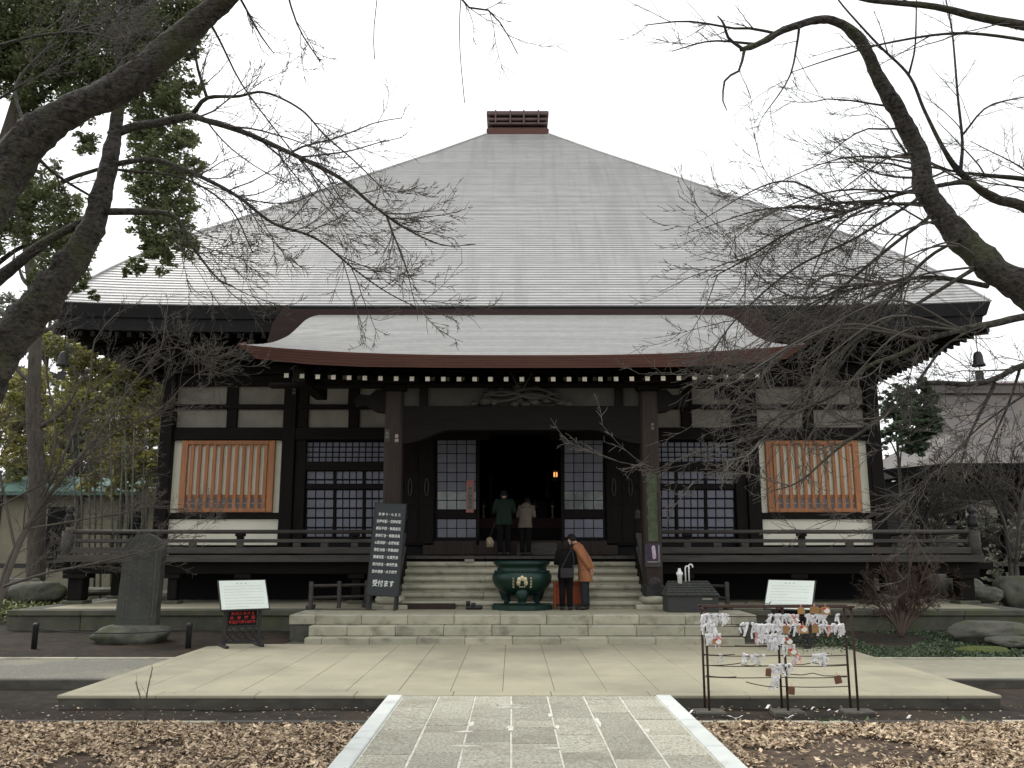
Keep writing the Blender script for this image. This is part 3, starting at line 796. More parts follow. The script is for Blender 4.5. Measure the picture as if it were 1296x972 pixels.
# deck boards: front strip boards run towards the viewer
x = -VX
while x < VX - 0.01:
    box('deck_board', x + 0.003, min(VX, x + 0.3) - 0.003, VY, 24.38, DZ - 0.07, DZ + rng.uniform(-0.002, 0.002), M['deck'], hall, 0.005); x += 0.3
for s in (-1, 1):
    y = 24.4
    while y < 45.5:
        xa, xb = sorted((s * 9.85, s * VX)); box('deck_board', xa, xb, y + 0.003, y + 0.597, DZ - 0.07, DZ, M['deck'], hall, 0.005); y += 0.6
SX = 2.95                                       # half width of the stair opening
for s in (-1, 1):
    xa, xb = sorted((s * SX, s * (VX + 0.04)))
    box('deck_edge', xa, xb, VY - 0.06, VY + 0.0, DZ - 0.15, DZ + 0.02, M['deck'], hall, 0.01)
    box('veranda_beam', xa, xb, VY + 0.25, VY + 0.45, DZ - 0.45, DZ - 0.08, M['woodh'], hall, 0.01)
    xa, xb = sorted((s * (VX - 0.02), s * (VX + 0.04)))
    box('deck_edge', xa, xb, VY + 0.001, 45.5, DZ - 0.15, DZ + 0.02, M['deck'], hall, 0.01)
    xa, xb = sorted((s * (VX - 0.45), s * (VX - 0.25)))
    box('veranda_beam', xa, xb, VY + 0.46, 45.5, DZ - 0.45, DZ - 0.08, M['woodh'], hall, 0.01)
    xa, xb = sorted((s * (VX - 0.2), s * (VX + 0.42)))
    box('beam_end', xa, xb, VY + 0.26, VY + 0.44, DZ - 0.34, DZ - 0.16, M['woodh'], hall, 0.01)
    # supports
    xs2 = [VX - 0.35, X(1015, 740, VY) , X(870, 740, VY), 8.9]
    for i, x in enumerate(xs2):
        w = 0.19 if i == 0 else 0.12
        st = box('veranda_post', s * x - w, s * x + w, VY + 0.35 - w, VY + 0.35 + w, TZ + 0.08, DZ - 0.455, M['wood'], hall, 0.02)
        box('cap_block', s * x - w - 0.09, s * x + w + 0.09, VY + 0.25 - w, VY + 0.45 + w, DZ - 0.56, DZ - 0.452, M['wood'], st)
        box('foot_stone', s * x - w - 0.08, s * x + w + 0.08, VY + 0.27 - w, VY + 0.43 + w, TZ - 0.02, TZ + 0.082, M['mossstone'], st, 0.02)
    for k in range(8):
        yy = VY + 2.6 + k * 2.6
        st = box('veranda_post', s * (VX - 0.35) - 0.13, s * (VX - 0.35) + 0.13, yy - 0.13, yy + 0.13, TZ + 0.08, DZ - 0.455, M['wood'], hall, 0.02)
        box('foot_stone', s * (VX - 0.35) - 0.2, s * (VX - 0.35) + 0.2, yy - 0.2, yy + 0.2, TZ - 0.02, TZ + 0.082, M['mossstone'], st, 0.02)
    # railing
    RY = VY + 0.1
    zt, zm, zb = Z(673, RY), Z(684.5, RY), Z(696.5, RY)
    xi, xo = SX + 0.05, VX - 0.1
    ob('hand_rail', *tubevf([(s * xi, RY, zt), (s * xo, RY, zt)], 0.052, 8), M['deck'], hall, True)
    xa, xb = sorted((s * xi, s * xo))
    box('middle_rail', xa, xb, RY - 0.04, RY + 0.04, zm - 0.045, zm + 0.045, M['deck'], hall, 0.01)
    box('base_rail', xa, xb, RY - 0.06, RY + 0.06, zb - 0.08, zb + 0.08, M['deck'], hall, 0.01)
    ob('hand_rail', *tubevf([(s * xo, RY, zt), (s * xo, 45.4, zt)], 0.052, 8), M['deck'], hall, True)
    xa, xb = sorted((s * (xo - 0.04), s * (xo + 0.04)))
    box('middle_rail', xa, xb, RY + 0.08, 45.4, zm - 0.045, zm + 0.045, M['deck'], hall, 0.01)
    box('base_rail', xa, xb, RY + 0.08, 45.4, zb - 0.08, zb + 0.08, M['deck'], hall, 0.01)
    # corner post with onion finial, spools and balusters
    cp_ = ob('corner_post', *lathe([(0.15, 0), (0.15, zt - DZ + 0.12)], 12, (s * xo, RY, DZ - 0.1)), M['deck'], hall, True)
    ob('finial', *lathe([(0.12, 0), (0.13, 0.12), (0.11, 0.26), (0.12, 0.28), (0.07, 0.31), (0.07, 0.34), (0.115, 0.40), (0.11, 0.47), (0.03, 0.53), (0.01, 0.56)], 12, (s * xo, RY, zt + 0.12)), M['iron'], cp_, True)
    for px in (908, 870, 1015, 1140, 943, 1075):
        x = X(px, 690, RY)
        big = px in (870, 1015)
        if big:
            box('rail_spool', s * x - 0.085, s * x + 0.085, RY - 0.07, RY + 0.07, zm + 0.046, zt - 0.12, M['wood'], hall, 0.015)
            box('rail_spool', s * x - 0.12, s * x + 0.12, RY - 0.09, RY + 0.09, zt - 0.119, zt - 0.045, M['wood'], hall, 0.03)
        box('baluster', s * x - (0.09 if big else 0.1), s * x + (0.09 if big else 0.1), RY - 0.035, RY + 0.035, zb + 0.081, zm - 0.046, M['deck'], hall, 0.01)
    for k in range(9):
        yy = RY + 2.5 * (k + 1)
        if yy < 45: box('baluster', s * xo - 0.035, s * xo + 0.035, yy - 0.09, yy + 0.09, zb + 0.081, zt - 0.05, M['deck'], hall, 0.01)

# ------------------------------------------------------------------ stone stairs with rounded treads
stairs = empty('stone_stairs', (0, 21.7, TZ)); tag(stairs, 'broad granite stairs with rounded treads rising to the doorway', 'stairs')
NS, RISE, TR = 6, 0.175, 0.3
SY0 = 20.98
for i in range(NS):
    y0 = SY0 + i * TR; zt = TZ + (i + 1) * RISE
    x = -SX + 0.05
    ns = [2.0, 1.9, 1.9] if i % 2 else [1.55, 2.3, 1.95]
    for L_ in ns:
        x2 = min(SX - 0.05, x + L_)
        if SX - 0.05 - x2 < 0.2: x2 = SX - 0.05
        r_ = 0.062
        pr = [(0.055, -0.09), (0.055, -RISE)] if i == 0 else [(0.075, -0.115), (0.075, -RISE)]
        arc = [(r_ - r_ * math.cos(t) * 1.0, -r_ + r_ * math.sin(t)) for t in np.linspace(-1.1, math.pi / 2, 7)]
        sec = [(TR + 0.1, -RISE), (pr[1][0], -RISE), pr[0]] + arc + [(TR + 0.1, 0.0)]
        n = len(sec)
        v = [(x + 0.003, y0 + a, zt + b) for a, b in sec] + [(x2 - 0.003, y0 + a, zt + b) for a, b in sec]
        f = [list(range(n)), list(range(2 * n - 1, n - 1, -1))] + [[(q + 1) % n, q, n + q, n + (q + 1) % n] for q in range(n)]
        ob('step_stone', v, f, M['stone'], stairs)
        x = x2
        if x >= SX - 0.06: break
box('stair_core', -SX + 0.07, SX - 0.07, SY0 + 0.3, VY + 0.3, TZ, TZ + 0.16, M['side'], stairs, 0)
box('top_riser', -SX, SX, VY + 0.12, VY + 0.2, DZ - 0.25, DZ - 0.075, M['wood'], stairs, 0.01)
plank = box('wooden_plank', -2.9, -1.55, 20.72, 20.97, TZ, TZ + 0.12, M['pillar'], None, 0.01); tag(plank, 'brown wooden plank lying at the foot of the stairs', 'plank')
for s in (-1, 1):
    sr = empty('stair_railing', (s * SX, 21.6, TZ)); tag(sr, 'dark sloping timber railing beside the stairs by the %s porch pillar' % ('bare' if s < 0 else 'green-stained'), 'railing', 'sloping stair railings')
    xa, xb = sorted((s * (SX - 0.04), s * (SX + 0.1)))
    def slope(name, z0a, z0b, m, h):
        y0, y1 = 21.15, 22.5
        v = [(xa, y0, z0a), (xb, y0, z0a), (xb, y1, z0b), (xa, y1, z0b), (xa, y0, z0a + h), (xb, y0, z0a + h), (xb, y1, z0b + h), (xa, y1, z0b + h)]
        return ob(name, v, [[0, 3, 2, 1], [4, 5, 6, 7], [0, 1, 5, 4], [1, 2, 6, 5], [2, 3, 7, 6], [3, 0, 4, 7]], m, sr)
    slope('stringer', TZ + 0.05, TZ + 0.95, M['wood'], 0.3)
    slope('lower_rail', TZ + 0.5, TZ + 1.42, M['deck'], 0.08)
    slope('upper_rail', TZ + 0.8, TZ + 1.75, M['deck'], 0.09)
    for (yy, z0, h) in ((21.15, TZ, 1.0), (22.48, DZ - 0.05, 0.95)):
        pb = box('rail_post', xa - 0.01, xb + 0.01, yy - 0.09, yy + 0.09, z0, z0 + h, M['wood'], sr, 0.02)
        ob('post_cap', *lathe([(0.06, 0), (0.085, 0.06), (0.06, 0.16), (0.08, 0.2), (0.02, 0.3)], 10, ((xa + xb) / 2, yy, z0 + h)), M['iron'], pb, True)

# ------------------------------------------------------------------ porch
PYY = 21.1
pillar_x = X(823.5, 640, PYY)
ptop = Z(495, PYY)
for s in (-1, 1):
    x = s * pillar_x; h = 0.215
    pil = box('porch_pillar', x - h, x + h, PYY - h, PYY + h, TZ + 0.46, ptop, M['pillar'], hall, 0.05)
    box('pillar_shoe', x - h - 0.025, x + h + 0.025, PYY - h - 0.025, PYY + h + 0.025, TZ + 0.24, TZ + 0.56, M['iron'], pil, 0.05)
    ob('shoe_scallop', *lathe([(0.16, 0), (0.13, 0.02), (0.02, 0.03)], 9, (0, 0, 0)), M['iron'], pil)
    pil.children[-1].location = Vector((0, -h - 0.012, 0.11)); pil.children[-1].rotation_euler = (R(90), 0, 0)
    ob('pillar_base', *lathe([(0.24, 0), (0.33, 0.05), (0.36, 0.11), (0.33, 0.17), (0.27, 0.2)], 12, (x, PYY, TZ + 0.09)), M['stone'], pil, True)
    box('base_slab', x - 0.46, x + 0.46, PYY - 0.42, PYY + 0.42, TZ - 0.01, TZ + 0.1, M['stone'], pil, 0.02)
    # bracket set on the pillar
    for k, (w, z0, z1) in enumerate(((0.3, ptop - 0.02, ptop + 0.16), (0.62, ptop + 0.16, ptop + 0.34), (0.32, ptop + 0.34, ptop + 0.46))):
        box('bracket', x - w, x + w, PYY - w * 0.6, PYY + w * 0.6, z0 + 0.001, z1, M['wood'], pil, 0.06)
    # carved nose to the outside
    v, f = prism([(s * (abs(x) + a), b) for a, b in ((0.2, ptop - 0.55), (0.45, ptop - 0.52), (0.7, ptop - 0.38), (0.92, ptop - 0.42), (1.0, ptop - 0.25), (0.85, ptop - 0.1), (0.6, ptop - 0.12), (0.45, ptop + 0.02), (0.2, ptop + 0.03))], PYY - 0.13, PYY + 0.13)
    ob('beam_nose', v, f, M['wood'], pil)
    # tie beam back to the wall
    box('tie_beam', x - 0.14, x + 0.14, PYY + h + 0.002, WY, ptop - 0.42, ptop - 0.05, M['wood'], hall, 0.02)
# rainbow beam with curved haunches
M['friezep'] = mat('shaded_frieze_board', (0.10, 0.094, 0.083), (0.07, 0.066, 0.058), 2, 0.85)  # aged unpainted board, with the porch shade put into its colour
zt_, zb_ = Z(515, PYY), Z(545, PYY)
xi = pillar_x - 0.21
pl = [(-xi, zt_), (-xi, Z(563, PYY))]
for t in np.linspace(0, 1, 9): pl.append((-xi + 0.1 + 1.1 * t, Z(562, PYY) + (zb_ - Z(562, PYY)) * (3 * t * t - 2 * t ** 3)))
pl += [(-a, b) for a, b in pl[::-1]]
ob('rainbow_beam', *prism([(a, b) for a, b in pl], PYY - 0.16, PYY + 0.16), M['woodh'], hall)
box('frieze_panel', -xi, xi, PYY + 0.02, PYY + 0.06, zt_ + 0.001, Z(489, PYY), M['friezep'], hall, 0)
box('frieze_beam', -6.2, 6.2, PYY - 0.14, PYY + 0.14, Z(491, PYY) + 0.002, Z(486, PYY), M['woodh'], hall, 0.01)
for s in (-1, 1):
    for px in (713, 783):
        x = s * X(px, 500, PYY) if px == 783 else None
        if x: box('frieze_strut', x - 0.1, x + 0.1, PYY - 0.1, PYY + 0.019, zt_ + 0.001, Z(489.5, PYY), M['wood'], hall)
# carved dragon: a coil of clouds and body over the beam
cv = MB(); rc = random.Random(11)
zc0, zc1 = zt_ + 0.0, Z(485, PYY)
for k in range(46):
    x = rc.gauss(0, 0.55); x = max(-1.15, min(1.15, x))
    top = zc0 + (zc1 - zc0) * max(0.15, 1 - (abs(x) / 1.25) ** 2)
    z = rc.uniform(zc0 + 0.04, top)
    r_ = rc.uniform(0.05, 0.11)
    cv.add(*blob((x, PYY - 0.06 + rc.uniform(-0.08, 0.05), z), (r_ * 1.5, r_, r_ * 0.9), k, 0.4, 8, 6))
for k in range(3):
    ph = rc.uniform(0, 6)
    cv.tube([(x, PYY - 0.18 + 0.03 * math.sin(5 * x), zc0 + 0.2 + 0.12 * k * (1 - abs(x)) + 0.09 * math.sin(4 * x + ph)) for x in np.linspace(-0.95, 0.95, 26)], 0.055 * (1 - 0.6 * np.abs(np.linspace(-1, 1, 26))), 6)
for s in (-1, 1): cv.tube([(s * 0.2 * t, PYY - 0.2, zc0 + 0.35 + 0.35 * t) for t in np.linspace(0.2, 1.6, 6)], np.linspace(0.03, 0.008, 6), 5)
cvo = cv.build('dragon_carving', M['deck'], hall, True); cvo['label'] = 'dark carved relief over the porch beam'
# rafters with white painted ends, two tiers
pr_v, pr_f = boxvf(-0.055, 0.055, 0.0, 1.7, -0.055, 0.055, 0.006)
pr_v = pr_v.copy(); pr_v2 = pr_v.copy(); pr_v[:, 2] += pr_v[:, 1] * 0.42; pr_v2[:, 2] += pr_v2[:, 1] * 0.2
pr_mes = [mesh_of('porch_rafter', pr_v, pr_f, M['wood']), mesh_of('porch_rafter', pr_v2, pr_f, M['wood'])]
cap_me = mesh_of('end_cap', *boxvf(-0.052, 0.052, -0.016, -0.002, -0.052, 0.052, 0.004), M['white_tip'])
for tier, (dd_, pyv) in enumerate(((20.0, 480.0), (21.35, 480.0))):
    for k in range(-15, 16):
        xw = 0.368 * k
        up = 0.09 * (abs(k) / 15) ** 3
        o = link('porch_rafter', pr_mes[tier], hall, (xw, dd_, Z(pyv, dd_) + up))
        link('end_cap', cap_me, o, (xw, dd_, Z(pyv, dd_) + up))
# porch roof surface
side_px = [(300, 436), (332.6, 436), (352, 431.5), (370, 422.6), (378.7, 413.7), (386, 405), (396.5, 400.0), (405, 398.6)]
side_v = [0.0, 0.10, 0.28, 0.48, 0.66, 0.84, 0.96, 1.0]
_cv = np.array([(0, 300, 436), (0.10, 333, 436), (0.22, 349, 432.5), (0.40, 365, 425.5), (0.60, 376.5, 415), (0.80, 386, 405.5), (0.93, 396, 400.3), (1.0, 406, 398.6)], dtype=float)
_t = np.linspace(0, 1, 80)
_w = np.array([max(0.0, 1 - abs(q) / 6) for q in range(-5, 6)]); _w /= _w.sum()
def _sm(y):
    z = np.interp(_t, _cv[:, 0], y); p = np.concatenate([2 * z[0] - z[5:0:-1], z, 2 * z[-1] - z[-2:-7:-1]]); return np.convolve(p, _w, 'valid')
_spx, _spy = _sm(_cv[:, 1]), _sm(_cv[:, 2])
YF, YB = 19.6, 21.82
def pd(v): return YF + (YB - YF) * v
def psurf(u, v):
    d = pd(v); a = (u - 0.5) * 2
    pxv = np.interp(v, _t, _spx); pyv = np.interp(v, _t, _spy)
    hw = -X(pxv, pyv, d) + 0.0; ze = Z(pyv, d); zc = Z(450 - 51.5 * v, d)
    return (a * hw, d, zc + (ze - zc) * abs(a) ** 2.6)
pm = MB()
NR = 34
for r_ in range(NR):
    v0, v1 = r_ / NR, (r_ + 1) / NR
    n = 49
    A = np.array([psurf(i / (n - 1), v0) for i in range(n)]) + np.array((0, 0, 0.012))
    A0 = np.array([psurf(i / (n - 1), v0) for i in range(n)]) + np.array((0, 0.005, -0.004))
    B = np.array([psurf(i / (n - 1), v1) for i in range(n)])
    pm.add(np.concatenate([A0, A, B]), [[j, j + 1, n + j + 1, n + j] for j in range(n - 1)] + [[n + j, n + j + 1, 2 * n + j + 1, 2 * n + j] for j in range(n - 1)])
proof = pm.build('porch_roof', M['proof'], hall)
# fascia: thick layered copper edge, slanting inwards
nf = 61
fa, fb = [], []
low_px = [(300, 452.0), (311, 453.6), (378.7, 460.7), (450, 464), (560, 465.2), (660, 465.4)]
for i in range(nf):
    u = i / (nf - 1); p = psurf(u, 0.0)
    fa.append((p[0], YF - 0.004, p[2] + 0.012))
    a = abs(u - 0.5) * 2
    pxx = 659 - a * (659 - 300)
    zl = Z(np.interp(pxx, [q[0] for q in low_px], [q[1] for q in low_px]), YF + 0.1)
    fb.append((p[0] * 0.968, YF + 0.12, zl))
fa, fb = np.array(fa), np.array(fb)
lay = MB()
NL = 5
lines = [fa + (fb - fa) * (k / NL) for k in range(NL + 1)]
for k in range(NL):
    a_, b_ = lines[k], lines[k + 1] + np.array((0, -0.012, 0.0))
    b2 = lines[k + 1] + np.array((0, 0.012, 0))
    n = nf
    lay.add(np.concatenate([a_, b_, b2]), [[n + j, n + j + 1, j + 1, j] for j in range(n - 1)] + [[2 * n + j, 2 * n + j + 1, n + j + 1, n + j] for j in range(n - 1)])
# ends and underside of the edge
back = fb + np.array((0, 0.5, 0.12))
n = nf
lay.add(np.concatenate([fb, back]), [[n + j, n + j + 1, j + 1, j] for j in range(n - 1)])
for e in (0, -1):
    q = [fa[e], fb[e], back[e], np.array((fa[e][0], YF + 0.6, fa[e][2] + 0.2))]
    lay.add(np.array(q), [[0, 1, 2, 3]])
lay.build('porch_fascia', M['copper'], proof)
# sides and underside of the porch roof
und = MB()
n = 25
A = np.array([psurf(i / (n - 1), 0.05) for i in range(n)]) + np.array((0, 0.1, -0.42))
A[:, 0] *= 0.955
B = np.array([psurf(i / (n - 1), 1.0) for i in range(n)]) + np.array((0, 0.35, -0.9))
und.add(np.concatenate([A, B]), [[n + j, n + j + 1, j + 1, j] for j in range(n - 1)])
for s in (0.0, 1.0):
    E = np.array([psurf(s, v) for v in np.linspace(0, 1, 14)])
    E2 = E.copy(); E2[:, 2] -= 0.34; E2[:, 0] *= 0.97
    f = [[j, j + 1, 14 + j + 1, 14 + j] for j in range(13)]
    und.add(np.concatenate([E, E2]), f)
und.build('porch_soffit', M['woodh'], proof)
for s in (-1, 1):
    xg = s * X(947, 470, 20.3)
    box('porch_purlin', min(xg, xg - 0.3 * s), max(xg, xg - 0.3 * s), 20.05, 22.6, Z(480, 20.3) - 0.12, Z(466, 20.3), M['wood'], hall, 0.02)

# ------------------------------------------------------------------ votive stickers and the poster
def facetext(txt, size, m, px, py, d, parent, name='lettering', **k):
    me = text_mesh(txt, size, m, **k)
    o = link(name, me, parent, tuple(P(px, py, d)))
    o.rotation_euler = (R(90), 0, 0)
    return o
def strip(px, py, w, h, d, m, label, txt=None, tm=None, ts=0.05):
    x, _, z = P(px, py, d)
    o = box('votive_sticker', x - w / 2, x + w / 2, d - 0.006, d, z - h / 2, z + h / 2, m, None, 0)
    tag(o, label, 'sticker')
    if txt: facetext(txt, ts, tm, px, py, d - 0.009, o)
    return o
strip(490, 551, 0.12, 0.3, PYY - 0.216, M['deck'], 'small framed votive sticker high on the porch pillar behind the signboard', '奉\n納', M['plaster'], 0.09)
strip(502, 555, 0.12, 0.34, PYY - 0.216, M['pillar'], 'pale lettered votive sticker beside the framed one on the porch pillar', '奉\n納', M['white_tip'], 0.1)
strip(826, 540, 0.12, 0.3, PYY - 0.216, M['pillar'], 'votive sticker high on the green-stained porch pillar', '奉\n納', M['plaster'], 0.09)
strip(372, 495, 0.12, 0.42, WY - 0.13, M['black'], 'dark votive sticker on the wall post by the porch eave', '奉\n納', M['plaster'], 0.11)
# green weathered panel on the right pillar
x = pillar_x
zz0, zz1 = Z(685, PYY - 0.22), Z(600, PYY - 0.22)
gp = []
for i in range(15): gp.append((x - 0.11 + 0.03 * mnoise.noise(Vector((i * 0.7, 1, 2))), zz0 + (zz1 - zz0) * i / 14))
for i in range(14, -1, -1): gp.append((x + 0.12 + 0.03 * mnoise.noise(Vector((i * 0.7, 5, 2))), zz0 + (zz1 - zz0) * i / 14))
M['patina'] = mat('green_patina_stain', (0.075, 0.10, 0.055), (0.045, 0.05, 0.03), 6, 0.8, bump=0.3, bscale=20)
gpo = tag(ob('patina_plate', *prism(gp, PYY - 0.222, PYY - 0.213), M['patina']), 'green weathered copper plate on the porch pillar above the poster', 'plate')
po = empty('poster', (X(826.5, 714, PYY - 0.25), PYY - 0.25, Z(714, PYY - 0.25)))
tag(po, 'dark framed poster with a pale lilac figure on the porch pillar', 'poster')
def pq(name, a, b, c, d, dy, m): return box(name, X(a, 700, PYY - 0.25), X(b, 700, PYY - 0.25), PYY - 0.25 - dy, PYY - 0.213, Z(d, PYY - 0.25), Z(c, PYY - 0.25), m, po, 0)
pq('frame', 816.5, 836.8, 688, 717.5, 0.0, M['deck'])
pq('sheet', 817.6, 835.6, 689.2, 713, 0.006, mat('poster_ink', (0.03, 0.022, 0.045), (0.06, 0.045, 0.075), 9))
pq('side_strip', 833.2, 834.6, 690, 712, 0.009, M['plaster'])
pq('caption_strip', 819, 832, 710.5, 711.8, 0.009, M['plaster'])
fx, fz = X(827.5, 700, PYY - 0.25), Z(699, PYY - 0.25)
fg = [(fx + 0.06 * math.sin(t) * (1 + 0.35 * math.cos(2 * t + 0.5)), fz + 0.16 * math.cos(t)) for t in np.linspace(0, 2 * math.pi, 18)[:-1]]
ob('printed_figure', *prism(fg, PYY - 0.262, PYY - 0.255), mat('lilac_print', (0.35, 0.24, 0.33), (0.5, 0.42, 0.46), 12), po)
# paper banner on the shoji
bn = empty('paper_banner', (X(595, 650, WY), WY, Z(650, WY))); tag(bn, 'pink bordered paper banner with black lettering hung on the shoji', 'banner')
M['pinkp'] = mat('pink_banner_border', (0.42, 0.17, 0.16), rough=0.8)
bxx = X(594.8, 628, WY)
bz0, bz1 = Z(648.5, WY), Z(608, WY)
box('sheet', bxx - 0.105, bxx + 0.105, WY + 0.03, WY + 0.04, bz0, bz1, M['pinkp'], bn, 0)
box('label_field', bxx - 0.075, bxx + 0.075, WY + 0.022, WY + 0.031, bz0 + 0.06, bz1 - 0.16, M['plaster'], bn, 0)
me = text_mesh('御\n祈\n願\n受\n付\n所', 0.115, M['iron']); o = link('lettering', me, bn, (bxx, WY + 0.018, (bz0 + bz1) / 2 - 0.05)); o.rotation_euler = (R(90), 0, 0); o.scale = (1, 0.92, 1)
# bells hung from the eave corners
for s in (-1, 1):
    bl = empty('wind_bell', (s * (EHW - 0.3), CYH - EHW + 0.35, EZ - 1.5)); tag(bl, 'dark bronze wind bell hung from the eave corner %s' % ('above the bare maple' if s < 0 else 'towards the smaller hall'), 'bell', 'wind bells at the eave corners')
    c = tuple(WLOC[bl.name])
    ob('bell_body', *lathe([(0.17, 0), (0.165, 0.04), (0.13, 0.1), (0.12, 0.26), (0.09, 0.36), (0.02, 0.4)], 12, c), M['iron'], bl, True)
    ob('hook', *tubevf([(c[0], c[1], c[2] + 0.39), (c[0], c[1], EZ - 0.6)], 0.014, 5), M['iron'], bl)
    ob('clapper_rod', *tubevf([(c[0], c[1], c[2] + 0.2), (c[0], c[1], c[2] - 0.15)], 0.012, 5), M['iron'], bl)
    box('wind_catcher', c[0] - 0.12, c[0] + 0.1, c[1] - 0.01, c[1] + 0.01, c[2] - 0.36, c[2] - 0.14, M['iron'], bl)
# ================================================================== things in the court
# bronze incense burner ------------------------------------------------------------
bxc, byc = X(660.5, 745, 20.85), 20.85
ib = empty('incense_burner', (bxc, byc, TZ)); tag(ib, 'big dark green bronze incense burner with gilt crest before the stairs', 'incense burner')
k_ = 0.0186
ob('base_plinth', *lathe([(0.74, 0), (0.74, 0.11), (0.70, 0.125)], 8, (bxc, byc, TZ)), M['bronze'], ib)
bowl = ob('bowl', *lathe([(0.20, 0.30), (0.38, 0.34), (0.52, 0.42), (0.63, 0.53), (0.685, 0.64), (0.70, 0.73), (0.67, 0.81), (0.60, 0.875), (0.585, 0.885), (0.575, 0.96), (0.60, 0.985), (0.635, 1.01), (0.64, 1.09), (0.60, 1.10), (0.56, 1.06), (0.50, 0.98), (0.02, 0.96)], 48, (bxc, byc, TZ)), M['bronze'], ib, True)
for a in (-90, 30, 150):
    c, s = math.cos(R(a)), math.sin(R(a))
    ob('foot', *tubevf([(bxc + c * r, byc + s * r, TZ + z) for r, z in ((0.36, 0.5), (0.46, 0.36), (0.43, 0.24), (0.40, 0.16), (0.43, 0.12))], [0.15, 0.15, 0.11, 0.085, 0.10], 12), M['bronze'], ib, True)
ob('rim_band', *tubevf([(bxc + 0.64 * math.cos(t), byc + 0.64 * math.sin(t), TZ + 1.05) for t in np.linspace(0, 2 * math.pi, 49)], 0.028, 6, False), M['bronze'], bowl, True)
for k in range(24):
    a = R(180 + 180 * (k + 0.5) / 24)
    p = (bxc + 0.625 * math.cos(a), byc + 0.625 * math.sin(a), TZ + 0.862)
    ob('petal_stud', *blob(p, (0.035, 0.035, 0.022), k, 0.1, 8, 5), M['bronze'], bowl, True)
# crest: five rounded leaves in a lotus shape, laid on the bowl
cr = MB()
def on_bowl(x, z):
    rr = np.interp(z, [0.42, 0.53, 0.64, 0.73, 0.81], [0.52, 0.63, 0.685, 0.70, 0.67]) + 0.008
    return (bxc + x, byc - math.sqrt(max(0, rr * rr - x * x)), TZ + z)
zc = 0.615
for k in range(5):
    a = R(90 + (k - 2) * 52)
    cx, cz = 0.088 * math.cos(a), zc + 0.02 + 0.088 * math.sin(a)
    out = [on_bowl(cx + 0.046 * math.cos(t), cz + 0.06 * math.sin(t)) for t in np.linspace(0, 2 * math.pi, 13)[:-1]]
    ctr = on_bowl(cx, cz); ctr = (ctr[0], ctr[1] - 0.02, ctr[2])
    cr.add(np.array(out + [ctr]), [[i, (i + 1) % 12, 12] for i in range(12)])
for k in range(3):
    cx = (k - 1) * 0.05
    out = [on_bowl(cx + 0.02 * math.cos(t), zc - 0.085 + 0.02 * math.sin(t)) for t in np.linspace(0, 2 * math.pi, 9)[:-1]]
    cr.add(np.array(out), [list(range(8))])
cr.build('crest', M['gold'], bowl)
for s in (-1, 1):
    for q in range(4):
        me = text_mesh('奉納香炉'[q] if s > 0 else '九品仏寺'[q], 0.055, M['gold'])
        p = on_bowl(s * 0.2, zc + 0.1 - q * 0.065)
        o = link('lettering', me, bowl, (p[0], p[1] - 0.012, p[2])); o.rotation_euler = (R(90), 0, s * math.asin(0.2 / 0.68))
# red candle stand beside the burner
cs2 = empty('candle_stand', (X(716, 765, 21.0), 21.0, TZ)); tag(cs2, 'orange red painted stand behind the two visitors at the burner', 'stand')
M['vermil'] = mat('vermilion_paint', (0.36, 0.085, 0.03), (0.28, 0.06, 0.022), 4, 0.6)
cx0, cx1 = X(700, 750, 20.95), X(738, 750, 20.95)
box('top', cx0, cx1, 20.72, 20.95, TZ + 0.56, TZ + 0.62, M['vermil'], cs2)
box('front_panel', cx0 + 0.05, cx1 - 0.05, 20.76, 20.79, TZ + 0.12, TZ + 0.56, M['vermil'], cs2)
for x in (cx0 + 0.03, cx1 - 0.03):
    for y in (20.745, 20.92): box('leg', x - 0.025, x + 0.025, y - 0.02, y + 0.02, TZ, TZ + 0.56, M['vermil'], cs2)

# tall black signboard ----------------------------------------------------------------
sg_ = empty('signboard', (X(482, 773, 20.3), 20.3, TZ)); tag(sg_, 'tall black signboard with white brush lettering leaning by the stairs', 'signboard')
sx, sy = WLOC[sg_.name].x, 20.3
W2, H0, H1 = 0.365, 0.33, 2.42
lean = 0.10
def sb(x0, x1, z0, z1, y0, y1): # leaning back
    v, f = boxvf(sx + x0, sx + x1, sy + y0, sy + y1, TZ + z0, TZ + z1, 0.005)
    v[:, 1] += (v[:, 2] - TZ) * lean
    return v, f
bo = ob('board', *sb(-W2, W2, H0, H1, -0.02, 0.02), M['board'], sg_)
for (a, b, c, d) in ((-W2 - 0.012, -W2, H0 - 0.01, H1 + 0.012), (W2, W2 + 0.012, H0 - 0.01, H1 + 0.012), (-W2, W2, H1, H1 + 0.012), (-W2, W2, H0 - 0.012, H0)):
    ob('edge_trim', *sb(a, b, c, d, -0.026, 0.024), M['iron'], bo)
for s in (-1, 1):
    ob('leg', *sb(s * 0.31 - 0.03, s * 0.31 + 0.03, 0.0, H0, -0.018, 0.02), M['iron'], sg_)
    v, f = boxvf(sx + s * 0.31 - 0.025, sx + s * 0.31 + 0.025, sy + 0.27, sy + 0.31, TZ, TZ + 2.0, 0.005)
    v[:, 1] -= (v[:, 2] - TZ) * 0.03
    ob('rear_leg', v, f, M['iron'], sg_)
lines_ = ['初 参 り・七 五 三', '安産祈願・厄除祈願', '病気平癒・無病息災', '身体健全・無事成長', '心願成就・必勝祈願', '受験合格・学業成就', '開運祈願・社業繁栄', '家内安全・商売繁昌', '経木塔婆・水子供養']
for i, t in enumerate(lines_):
    z = H1 - 0.26 - i * 0.163
    o = link('lettering', text_mesh(t, 0.083 if i else 0.075, M['white'], bold=0.0012), bo, (sx, sy - 0.027 + z * lean, TZ + z)); o.rotation_euler = (R(90) - math.atan(lean), 0, 0); o.scale = (0.78 if i else 0.86, 0.95, 1)
z = H1 - 1.83
